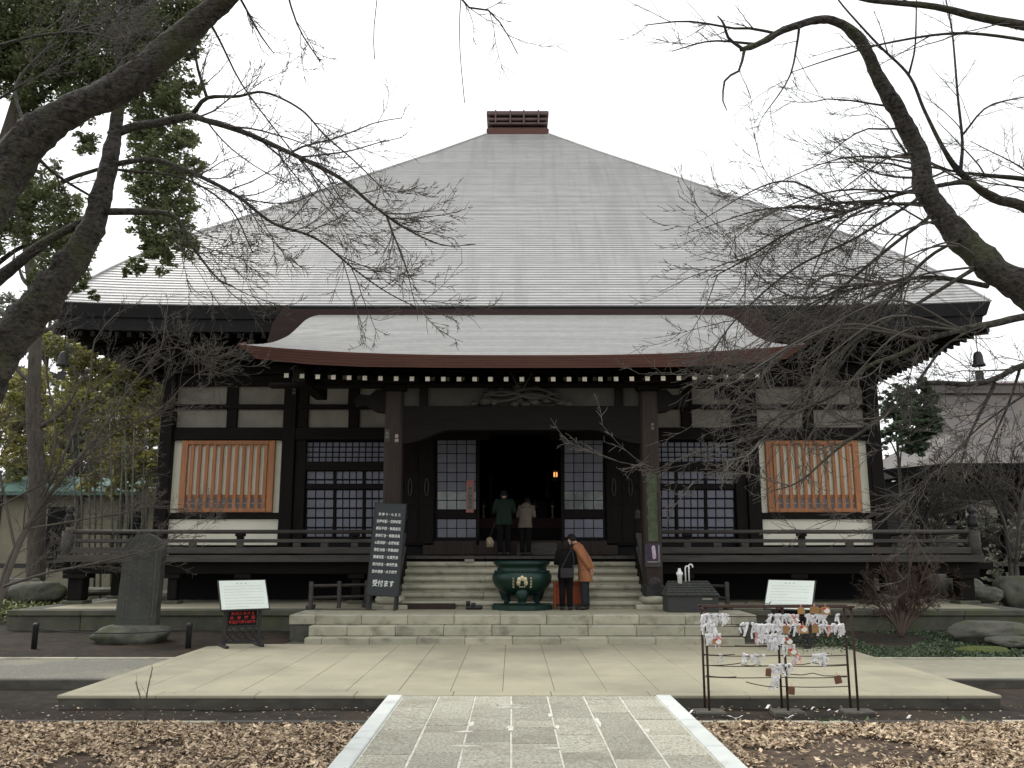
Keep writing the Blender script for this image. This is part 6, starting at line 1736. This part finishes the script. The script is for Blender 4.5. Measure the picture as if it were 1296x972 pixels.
# evergreen, upper left -----------------------------------------------------------
et = empty('evergreen_tree', (-10.4, 14.4, -0.1)); tag(et, 'dense dark evergreen tree behind the leaning cherry stems', 'tree')
tp = [(-10.4, 14.4, -0.2, 0.42), (-10.3, 14.4, 1.5, 0.36), (-10.1, 14.5, 4.0, 0.3), (-9.6, 14.5, 7.0, 0.24), (-9.0, 14.4, 10.0, 0.16), (-8.7, 14.3, 13.0, 0.08)]
tr_ = resample(np.array(tp), 30); ob('trunk', *tubevf(tr_[:, :3], tr_[:, 3], 12), M['trunkbg'], et, True)
ecl = [(215, 35, 46, 14), (160, 20, 60, 14.3), (95, 25, 62, 14), (30, 30, 60, 14.2), (-40, 30, 60, 14), (200, 90, 40, 13.8), (140, 75, 48, 14), (70, 80, 52, 14), (5, 85, 45, 14.2),
       (218, 130, 32, 13.7), (185, 155, 32, 13.8), (228, 175, 28, 13.6), (200, 200, 34, 13.7), (225, 225, 30, 13.6), (195, 250, 33, 13.7), (232, 262, 26, 13.6), (215, 295, 34, 13.6), (240, 310, 20, 13.5), (205, 325, 22, 13.5), (170, 335, 16, 13.6), (160, 345, 10, 13.6),
       (50, 245, 34, 14), (85, 265, 30, 14), (25, 280, 34, 14), (70, 300, 34, 14), (105, 305, 24, 13.9), (95, 335, 26, 13.9), (55, 345, 24, 14), (10, 250, 26, 14.2), (-20, 300, 40, 14.2), (150, 110, 36, 14), (185, 120, 34, 13.8), (170, 60, 40, 14), (240, 60, 22, 13.7), (245, 110, 18, 13.6), (245, 210, 18, 13.5), (180, 225, 26, 13.7), (180, 180, 26, 13.8), (185, 285, 26, 13.6), (190, 310, 22, 13.6), (125, 100, 34, 14), (20, 60, 50, 14.3), (100, 130, 34, 14), (40, 130, 30, 14.1), (110, 180, 20, 14),
       (230, 0, 40, 13.8), (175, -30, 55, 14), (80, -40, 60, 14), (-10, -40, 60, 14), (120, -90, 60, 14), (20, -110, 60, 14), (200, -90, 45, 14), (-80, 120, 60, 14.3), (-90, 260, 55, 14.3), (-130, 20, 60, 14.3), (95, 360, 16, 13.9), (120, 375, 10, 13.9), (75, 375, 12, 13.9)]
ec = pclumps(ecl)
for k, (x, y, z, rr) in enumerate(ec):
    if k % 3 == 0 and rr > 0.4:
        h = min(max(2.5, z - 0.8), 12.5); b = np.array([np.interp(h, tr_[:, 2], tr_[:, j]) for j in range(3)])
        mid = (b + np.array((x, y, z))) / 2 + np.array((0, 0.2, 0.35))
        c_ = resample(np.array([b, mid, (x, y, z)]), 9); ob('limb', *tubevf(c_, np.linspace(0.06, 0.015, 9), 6), M['bark'], et, True)
V, Q = leaves(ec, 10500, 0.042, 5, shell=0.35); fo = fastmesh('crown', V, Q, M['ever'], et); fo['kind'] = 'stuff'

# ------------------------------------------------------------------ bare maples and shrubs
def maple(lab, base, stems, seed, m, length, cnt, pull, lev=3, plane=(1, 1, 0.5), rmin=0.003, name='maple_tree'):
    n = empty(name, base); tag(n, lab, 'tree' if name != 'bare_shrub' else 'shrub')
    t_ = Twigs(seed)
    for k, sp in enumerate(stems):
        pts = np.array([base if q is None else P(q[0], q[1], q[3] if len(q) > 3 else base[1]) for q in sp])
        w = np.array([sp[1][2] * 1.4 if q is None else q[2] for q in sp]) * (0.5 if name != 'maple_tree' else 0.3) * base[1] / FPX
        c_ = resample(np.column_stack([pts, w]), 22)
        ob('stem', *tubevf(c_[:, :3], np.maximum(0.004, c_[:, 3]), 7), M['twig'] if m is M['twig'] else m, n, True)
        t_.grow(c_[:, :3], c_[11, 3], cnt, length, lev, pull, 0.6, 0.25, np.array(plane), rmin)
    t_.build('twigs', m, n)
    return n
d = 13.0
maple('pale-twigged bare maple spreading beside the veranda corner', (X(-25, 850, d), d, -0.15), [
    [None, (5, 742, 12), (42, 655, 10), (92, 590, 8), (132, 540, 6), (172, 480, 4), (205, 440, 2)],
    [None, (0, 745, 10), (20, 690, 7), (70, 600, 6), (110, 500, 4), (120, 430, 3), (150, 395, 2)],
    [(42, 655, 7), (70, 560, 5), (60, 480, 4), (55, 430, 2)],
    [(92, 590, 6), (150, 545, 5), (200, 520, 3), (240, 480, 2), (275, 460, 1)],
    [(20, 700, 6), (0, 600, 5), (-20, 500, 3)],
    [(30, 670, 5), (90, 660, 4), (150, 650, 3), (200, 640, 1.5)],
    [(5, 742, 6, 12.4), (60, 725, 5, 12), (110, 715, 4, 11.6), (190, 695, 2.5, 11.4), (240, 670, 1.5, 11.3)],
    [(0, 640, 5), (60, 610, 4), (120, 580, 3), (180, 570, 1.5)],
    [(110, 500, 4), (160, 460, 3), (220, 440, 2), (260, 455, 1)]], 41, M['twigpale'], 1.05, 22, (0.10, -0.02, 0.03), rmin=0.0024)
d = 24.0
maple('fine bare maple beyond the far end of the veranda', (X(1280, 735, d + 4), d + 4, 0.0), [
    [None, (1275, 680, 8), (1262, 640, 6), (1240, 610, 4), (1210, 590, 2)], [None, (1290, 660, 7), (1300, 610, 5), (1310, 580, 3)],
    [(1275, 680, 6), (1290, 640, 4), (1270, 600, 3), (1260, 570, 2)], [(1262, 640, 4), (1225, 635, 3), (1190, 630, 2)]], 42, M['twigpale'], 2.0, 16, (-0.05, 0, 0.06), rmin=0.008)
maple('low spreading bare maple seen behind the corner post of the veranda', (X(1165, 720, 30), 30, 0.2), [
    [None, (1165, 690, 7), (1150, 650, 5), (1135, 625, 3)], [None, (1170, 670, 6), (1185, 635, 4), (1200, 610, 2)], [(1165, 690, 5), (1195, 660, 4), (1215, 640, 2)]], 43, M['twigpale'], 2.2, 15, (0, 0, 0.02), plane=(1.3, 1, 0.35), rmin=0.009)
d = 19.3
gz = 0.05
maple('reddish bare twiggy shrub on the ground cover below the veranda', (X(1140, 798, d), d, gz), [
    [None] + [(1140 + (a - 1140) * t, 798 + (b - 798) * t, 4 - 3 * t) for t in (0.3, 0.7, 1.0)] for (a, b) in ((1095, 730), (1115, 712), (1135, 702), (1155, 700), (1175, 712), (1195, 730), (1105, 760), (1190, 755), (1145, 740), (1170, 745))], 44, M['twigred'], 0.55, 16, (0, 0, 0.12), plane=(1, 1, 0.8), rmin=0.0035, name='bare_shrub')
# a dry weed at the edging and tufts of grass
wd = maple('dry upright weed stalk growing at the leaf bed edging', (X(186, 912, 10.75), 10.75, -0.13), [[None, (186, 880, 1.5), (193, 845, 1)], [None, (178, 885, 1.2), (172, 862, 0.8)]], 45, M['twigred'], 0.16, 7, (0, 0, 0.5), 1, rmin=0.002, name='dry_weed')
wd['category'] = 'weed'

# ------------------------------------------------------------------ ground cover, hedge, moss and rocks on the right
def carpet(n, fn, size, m, name, lab, seed, parent=None):
    r = np.random.RandomState(seed); p = []
    while len(p) < n:
        q = fn(r)
        if q is not None: p.append(q)
    p = np.array(p)
    d_ = r.normal(size=(n, 3)) * np.array((1, 1, 0.5)) + np.array((0, 0, 0.35)); d_ /= np.linalg.norm(d_, axis=1)[:, None]
    w = np.cross(d_, r.normal(size=(n, 3))); w /= np.linalg.norm(w, axis=1)[:, None]
    s = size * r.uniform(0.6, 1.3, (n, 1))
    V = np.stack([p - d_ * s * 0.3, p + w * s * 0.4 + d_ * s * 0.4, p + d_ * s, p - w * s * 0.4 + d_ * s * 0.4], 1).reshape(-1, 3)
    o = fastmesh(name, V, np.arange(4 * n).reshape(n, 4), m, parent)
    if parent is None: tag(o, lab, 'ground cover', kind='stuff')
    else: o['kind'] = 'stuff'
    return o
def bedz(y): return -0.06 + 0.16 * (y - 16.43) / 5.0
def fn(r):
    y = r.uniform(16.5, 20.3); x = r.uniform(5.1, 14.5)
    if x < 6.6 and y > 18.2 and x < 5.3: return None
    if mnoise.noise(Vector((x * 0.6, y * 0.6, 2))) < -0.28: return None
    return (x, y, bedz(y) + 0.01)
carpet(16000, fn, 0.05, M['cover'], 'ground_cover', 'low green ground cover around the reddish shrub', 61)
ms = ob('moss_patch', *blob((X(1238, 815, 17.6), 17.5, -0.02), (0.55, 0.35, 0.07), 5, 0.3, 20, 10), M['moss'], None, True); tag(ms, 'bright yellow green moss mound before the flat boulder', 'moss', kind='stuff')
for (px, py, d, rx, ry, rz_, lab) in ((1254, 800, 18.7, 0.78, 0.5, 0.27, 'large rounded boulder resting on the ground cover'), (1290, 812, 17.9, 0.62, 0.35, 0.12, 'low flat stone at the foot of the rounded boulder'),
        (1192, 744, 27, 0.75, 0.5, 0.5, 'grey stone seen past the veranda corner post'), (1222, 748, 26, 0.5, 0.4, 0.45, 'squarish stone next to the veranda corner post'), (1290, 748, 27, 0.7, 0.5, 0.55, 'tall rock beyond the end of the platform'), (1240, 752, 25, 0.6, 0.4, 0.25, 'low stone lying beyond the platform end')):
    a = P(px, py, d); tag(ob('boulder', *blob((a[0], d, max(0.05, a[2])), (rx, ry, rz_), px, 0.28, 44, 24, flat=0.8), M['rock'], None, True), lab, 'boulder')
for (px, py, d, rx, ry, rz_, lab) in ((50, 750, 27, 0.8, 0.5, 0.4, 'dark rock behind the veranda corner support'), (110, 748, 28, 1.2, 0.4, 0.14, 'long flat stone slab in the hedge behind the veranda'), (18, 748, 29, 0.9, 0.6, 0.5, 'tall rock beside the pale hedge')):
    a = P(px, py, d); tag(ob('boulder', *blob((a[0], d, max(0.05, a[2])), (rx, ry, rz_), px, 0.25, 44, 24, flat=0.8), M['rock'], None, True), lab, 'boulder')
def fn(r):
    y = r.uniform(23.5, 29); x = -r.uniform(12.3, 20)
    return (x, y, -0.1 + r.rand() ** 0.5 * (0.42 + 0.12 * mnoise.noise(Vector((x, y, 0)))))
carpet(9000, fn, 0.09, M['hedge'], 'low_hedge', 'pale yellow green low hedge behind the veranda corner', 62)
def fn(r):
    y = r.uniform(23.0, 30); x = r.uniform(12.4, 22)
    if mnoise.noise(Vector((x * 0.5, y * 0.5, 7))) < 0: return None
    return (x, y, -0.12 + r.rand() * 0.18)
carpet(5000, fn, 0.08, M['cover'], 'ground_cover', 'low green ground cover among the far stones', 63)
def fn(r):
    k = r.randint(0, 5); c_ = ((590 / 2.945 + 856, 915), (1240, 910), (1245, 910), (1100, 908), (1010 + 40, 912))[k]
    d = 10.72; x = X(c_[0], c_[1], d) + r.normal(0, 0.1)
    return (x, d + r.normal(0, 0.05), -0.12)
carpet(260, fn, 0.10, M['cover'], 'grass_tuft', 'small green weeds sprouting along the patchy edging', 64)

# ------------------------------------------------------------------ background trees
def bgtree(lab, x, y, h, crown, m, per, size, seed, tr=0.3, lean=(0, 0), name='background_tree', group='trees beyond the hall', mtr='trunkbg', flat=0.55):
    """crown: list of (dx, dz, r) clumps"""
    n = empty(name, (x, y, -0.15)); tag(n, lab, 'tree', group)
    pts = np.array([(x + lean[0] * t * t, y + lean[1] * t, -0.2 + h * t) for t in np.linspace(0, 1, 12)])
    ob('trunk', *tubevf(pts, tr * (1 - 0.8 * np.linspace(0, 1, 12)), 10), M[mtr], n, True)
    r = random.Random(seed); cl = []
    for k, (dx, dz, rr) in enumerate(crown):
        c_ = (x + dx, y + r.uniform(-0.8, 0.8), dz); cl.append((*c_, rr))
        if k % 2 == 0:
            t = min(0.95, max(0.2, (dz - 0.6) / h)); b = pts[int(t * 11)]
            ob('limb', *tubevf(resample(np.array([b, (b + np.array(c_)) / 2 + np.array((0, 0, 0.3)), c_]), 7), np.linspace(tr * 0.3, 0.03, 7), 5), M[mtr], n, True)
    V, Q = leaves(cl, per, size, seed, flat); o = fastmesh('crown', V, Q, m, n); o['kind'] = 'stuff'
    return n
def crown_px(lst, d):
    return [(px, py, r_) for px, py, r_ in lst]
def bg_px(lab, bpx, d, lst, m, per, size, seed, tr, htop, **k):
    x = X(bpx, 740, d); cr_ = [(X(px, py, d) - x, Z(py, d), r_ * d / FPX) for px, py, r_ in lst]
    return bgtree(lab, x, d, Z(htop, d) + 0.2, cr_, m, per, size, seed, tr, **k)
bg_px('yellow green bamboo clump close behind the veranda corner', 176, 40, [(190, 450, 26), (165, 440, 26), (140, 445, 24), (195, 500, 28), (160, 490, 30), (120, 470, 26), (185, 545, 28), (150, 535, 30), (120, 520, 26), (198, 590, 24), (165, 585, 28), (130, 570, 26), (110, 430, 20), (200, 470, 24), (215, 540, 24), (215, 590, 24), (225, 480, 24), (100, 455, 24), (75, 440, 20), (90, 490, 24), (95, 530, 24), (175, 465, 26), (150, 465, 26), (140, 500, 26), (175, 515, 26), (180, 420, 22), (205, 420, 22), (205, 445, 24), (120, 612, 14), (150, 622, 12), (185, 618, 14), (205, 630, 12), (165, 608, 14)], M['bamboo'], 2300, 0.12, 71, 0.12, 470, name='bamboo_clump')
bg_px('ochre leaved bamboo clump beside the pale building', 40, 44, [(35, 500, 26), (60, 520, 26), (15, 520, 26), (50, 480, 20), (30, 545, 26), (70, 550, 22), (0, 545, 24), (90, 500, 20), (20, 580, 22), (55, 585, 22), (10, 612, 14), (45, 615, 12), (75, 610, 14)], M['bamboo'], 1500, 0.13, 72, 0.1, 500, name='bamboo_clump')
bg_px('dark green tree behind the bamboo clumps', 120, 50, [(110, 590, 30), (80, 570, 28), (140, 600, 26), (100, 540, 28), (70, 540, 24), (130, 560, 30), (170, 600, 26), (40, 600, 24), (150, 560, 26), (190, 610, 24)], M['darkgreen'], 1400, 0.16, 73, 0.35, 560)
bg_px('tall thin grey green tree with sky showing through', 30, 48, [(30, 430, 26), (5, 470, 26), (60, 440, 22), (15, 400, 26), (45, 390, 24), (75, 410, 20), (0, 500, 26), (85, 450, 18), (60, 480, 18), (-20, 440, 30)], M['greygreen'], 600, 0.15, 74, 0.4, 400)
# a big bare trunk between
for (px, w, lab) in ((47, 11.5, 'thick pale trunk standing behind the veranda corner post'),):
    d = 34 if w > 10 else 37
    n = empty('tall_tree', (X(px, 740, d), d, -0.15)); tag(n, lab, 'tree')
    pts = resample(np.array([(X(px, 740, d), d, -0.2), (X(px, 600, d), d, Z(600, d)), (X(px - 5, 520, d), d, Z(520, d)), (X(px - 2, 400, d), d, Z(400, d)), (X(px - 14, 290, d), d, Z(290, d)), (X(px - 10, 200, d), d, Z(200, d))]), 20)
    for (k, ex, ez) in ((7, 1.6, 2.2), (9, -1.4, 1.8), (11, 1.2, 1.6), (13, -1.0, 1.5), (15, 0.9, 1.2)):
        b_ = pts[k]; ob('limb', *tubevf(resample(np.array([b_, b_ + np.array((ex * 0.6, 0.2, ez * 0.35)), b_ + np.array((ex, 0.3, ez))]), 8), np.linspace(0.11, 0.025, 8), 6), M['trunkbg'], n, True)
    ob('trunk', *tubevf(pts, np.linspace(w * d / FPX, 0.15, 20) , 10), M['trunkbg'], n, True)
    V, Q = leaves([(pts[k][0] + dx, d + dy, pts[k][2], 1.2) for k, dx, dy in ((14, 1.0, 0), (15, -1.2, 0.4), (17, 0.6, -0.5), (18, -0.3, 0), (19, 0.2, 0.2))], 120, 0.15, px); o = fastmesh('crown', V, Q, M['greygreen'], n); o['kind'] = 'stuff'
# bamboo culms in front of the pale building
for k in range(12):
    px = 92 + k * 9.5 + rng.uniform(-3, 3); d = 38 + rng.uniform(-1.5, 1.5)
    top = rng.uniform(520, 580)
    n = ob('bamboo_culm', *tubevf([(X(px, 745, d), d, -0.2), (X(px + 1, 650, d), d, Z(650, d)), (X(px + rng.uniform(-4, 6), top, d), d, Z(top, d))], [0.045, 0.045, 0.02], 6), M['greygreen'], None, True)
    tag(n, 'slim upright bamboo culm before the pale low building', 'bamboo', 'bamboo culms before the low building')
# right side
bg_px('dark conifer between the great hall and the smaller hall', 1150, 45.5, [(1176, 505, 12), (1178, 522, 12), (1174, 540, 12), (1168, 560, 12), (1182, 500, 9), (1128, 520, 14), (1170, 530, 12), (1172, 550, 10), (1125, 550, 14), (1150, 500, 16), (1140, 515, 18), (1160, 520, 16), (1150, 540, 18), (1165, 545, 14), (1135, 545, 16), (1158, 565, 16), (1145, 495, 12), (1165, 500, 12), (1122, 500, 9), (1160, 485, 8), (1135, 565, 10)], M['darkgreen'], 1500, 0.14, 75, 0.16, 520, mtr='bark')
bg_px('pale leafed tree showing bright sky beside the wall corner', 1115, 60, [(1112, 540, 14), (1120, 565, 14), (1108, 580, 14), (1118, 600, 14), (1112, 620, 16), (1125, 640, 16), (1120, 660, 16), (1105, 650, 18)], M['greygreen'], 300, 0.15, 76, 0.3, 560)
for (px, d, h, seed, lab) in ((1235, 40, 640, 77, 'grey green shrub clump before the smaller hall'), (1290, 36, 655, 78, 'low rounded shrub at the side of the tall rock'), (1190, 42, 655, 79, 'small shrub behind the low maple'), (1265, 33, 690, 80, 'small clipped shrub near the far stones')):
    rr = random.Random(seed)
    bg_px(lab, px, d, [(px + rr.uniform(-22, 22), h + rr.uniform(0, 50), rr.uniform(9, 16)) for _ in range(9)], M['greygreen'], 420, 0.1, seed, 0.08, h + 20, name='garden_shrub', group='garden shrubs')
# far belts of trees closing the horizon, outside the buildings
for s, lab in ((-1, 'distant wood behind the low building'), (1, 'distant wood behind the smaller hall')):
    cl = []
    r = random.Random(90 + s)
    for k in range(60):
        x = s * (20 + k * 1.4); cl.append((x, 75 + r.uniform(-4, 4), r.uniform(1.0, 4.0), r.uniform(2.0, 3.2)))
    V, Q = leaves(cl, 55, 0.34, 91 + s); tag(fastmesh('distant_wood', V, Q, M['greygreen']), lab, 'wood', kind='stuff')

# ------------------------------------------------------------------ low pale building, left
d = 43.0
lb_ = empty('low_building', (X(80, 745, d), d, -0.15)); tag(lb_, 'low beige walled building with verdigris roof behind the bamboo', 'building')
xL, xR = X(-160, 650, d), X(235, 650, d)
zE = Z(622, d); zR = Z(606, d + 3)
box('wall', xL, xR, d, d + 5, -0.2, zE, M['bgplaster'], lb_, 0)
v = [(xL - 0.6, d - 0.9, zE - 0.05), (xR + 0.6, d - 0.9, zE - 0.05), (xR + 0.6, d + 2.5, zR + 0.1), (xL - 0.6, d + 2.5, zR + 0.1), (xR + 0.6, d + 5.9, zE - 0.05), (xL - 0.6, d + 5.9, zE - 0.05)]
v += [(a, b, c_ - 0.18) for a, b, c_ in v]
ob('roof', v, [[0, 1, 2, 3], [3, 2, 4, 5], [6, 7, 1, 0], [10, 11, 5, 4], [7, 6, 9, 8], [8, 9, 11, 10], [1, 7, 8, 2], [2, 8, 10, 4], [6, 0, 3, 9], [9, 3, 5, 11]], M['verdigris'], lb_)
k = 0
x = xL
while x < xR:
    box('post', x, x + 0.25, d - 0.06, d + 0.05, -0.2, zE - 0.2, M['deck'], lb_, 0.01)
    if k % 2 == 0: 
        w_ = box('window', x + 0.55, x + 1.45, d - 0.03, d + 0.04, 1.3, zE - 0.75, M['black'], lb_, 0); box('frame', x + 0.5, x + 1.5, d - 0.05, d + 0.03, 1.2, 1.3, M['deck'], w_, 0)
    x += 2.0; k += 1
box('rail_beam', xL, xR, d - 0.04, d + 0.03, 0.95, 1.15, M['deck'], lb_, 0.01)
# ------------------------------------------------------------------ smaller hall, right
d = 47.0
h2 = empty('smaller_hall', (X(1300, 740, d + 4), d + 4, -0.15)); tag(h2, 'smaller temple hall with brown grey curved roof beyond the trees', 'temple')
xe0, xr0 = X(1113, 588, d), X(1172, 495, d + 6.5)
L2_ = 26.0
def rs2(u, w):
    # w: 0 eave -> 1 ridge, concave; u along
    y = d + 6.5 * w
    zz = Z(586, d) + (Z(497, d + 6.5) - Z(586, d)) * (0.55 * w + 0.45 * w * w)
    x0 = xe0 + (xr0 - xe0) * min(1, (w / 0.55)) ** 0.55
    x = x0 + (xe0 + L2_ - 2 * (x0 - xe0) - x0 + (x0 - xe0)) * u
    up = 0.9 * max(0, 1 - u * 9) ** 2 * (1 - w) ** 2
    return (x, y, zz - 0.0 + up * 0.35 - 0.7 * max(0, 1 - u * 6) ** 2 * (1 - w) ** 3)
v, f = grid(40, 24, rs2)
ro2 = ob('roof', v, f, M['roof2'], h2, True)
# thick eave
A = np.array([rs2(i / 39, 0.0) for i in range(40)]); B = A + np.array((0, 0.25, -0.45)); C_ = A + np.array((0, 2.2, -0.2))
ob('eave_edge', np.concatenate([A, B, C_]), [[40 + i, 41 + i, i + 1, i] for i in range(39)] + [[80 + i, 81 + i, 41 + i, 40 + i] for i in range(39)], M['eave'], ro2)
A = np.array([rs2(0, w) for w in np.linspace(0, 1, 12)]); B = A + np.array((0.25, 0.1, -0.5))
ob('gable_edge', np.concatenate([A, B]), [[i, i + 1, 13 + i, 12 + i] for i in range(11)], M['roof2'], ro2)
# gable wall and side skirt
gy = [rs2(0, w) for w in np.linspace(0.5, 1, 9)]
gv = [(p[0] + 0.35, p[1], p[2]) for p in gy] + [(p[0] + 0.35, 2 * (d + 6.5) - p[1], p[2]) for p in gy[:-1][::-1]]
ob('gable_wall', gv, [list(range(len(gv)))], M['roof2'], h2)
def skirt(u, w):
    a = rs2(0, w * 0.5); return (a[0], a[1] + (2 * (d + 6.5) - 2 * a[1]) * u, a[2] - 0.02)
ob('side_skirt', *grid(14, 10, skirt), M['roof2'], h2, True)
# rear slope and ridge
v2 = v.copy(); v2[:, 1] = 2 * (d + 6.5) - v2[:, 1]
ob('roof', v2, [q[::-1] for q in f], M['roof2'], h2, True)
zr = Z(497, d + 6.5)
rd = box('ridge', xr0 - 0.2, xr0 + L2_ - 6, d + 6.2, d + 6.8, zr - 0.1, zr + 0.45, M['roof2'], h2, 0.03)
box('ridge_tier', xr0 - 0.4, xr0 + L2_ - 5.8, d + 6.1, d + 6.9, zr + 0.451, zr + 0.6, M['ridge'], rd, 0.02)
wz = Z(600, d)
box('wall', xe0 + 3.0, xe0 + L2_ - 3, d + 2.6, d + 10.5, 0.0, wz, M['wood'], h2, 0)
for k in range(9):
    x = xe0 + 3.0 + k * 2.4; box('post', x - 0.18, x + 0.18, d + 2.35, d + 2.599, 0.0, wz, M['wood'], h2, 0.03)
for z in (1.3, 3.2, 4.6): box('beam', xe0 + 3.0, xe0 + L2_ - 3, d + 2.45, d + 2.598, z, z + 0.3, M['woodh'], h2, 0.02)
for k in range(8):
    x = xe0 + 3.3 + k * 2.4
    if k % 3 == 1: box('plaster_panel', x, x + 1.8, d + 2.5, d + 2.597, 3.55, 4.55, M['plaster'], h2, 0)
    else:
        w_ = box('shutter', x, x + 1.8, d + 2.5, d + 2.597, 1.65, 3.15, M['deck'], h2, 0)
box('veranda', xe0 + 1.4, xe0 + L2_ - 1.4, d + 0.9, d + 2.44, 0.9, 1.1, M['deck'], h2, 0.02)
for k in range(10):
    x = xe0 + 1.6 + k * 2.4; box('veranda_post', x - 0.1, x + 0.1, d + 1.0, d + 1.2, -0.1, 0.899, M['wood'], h2, 0.01)
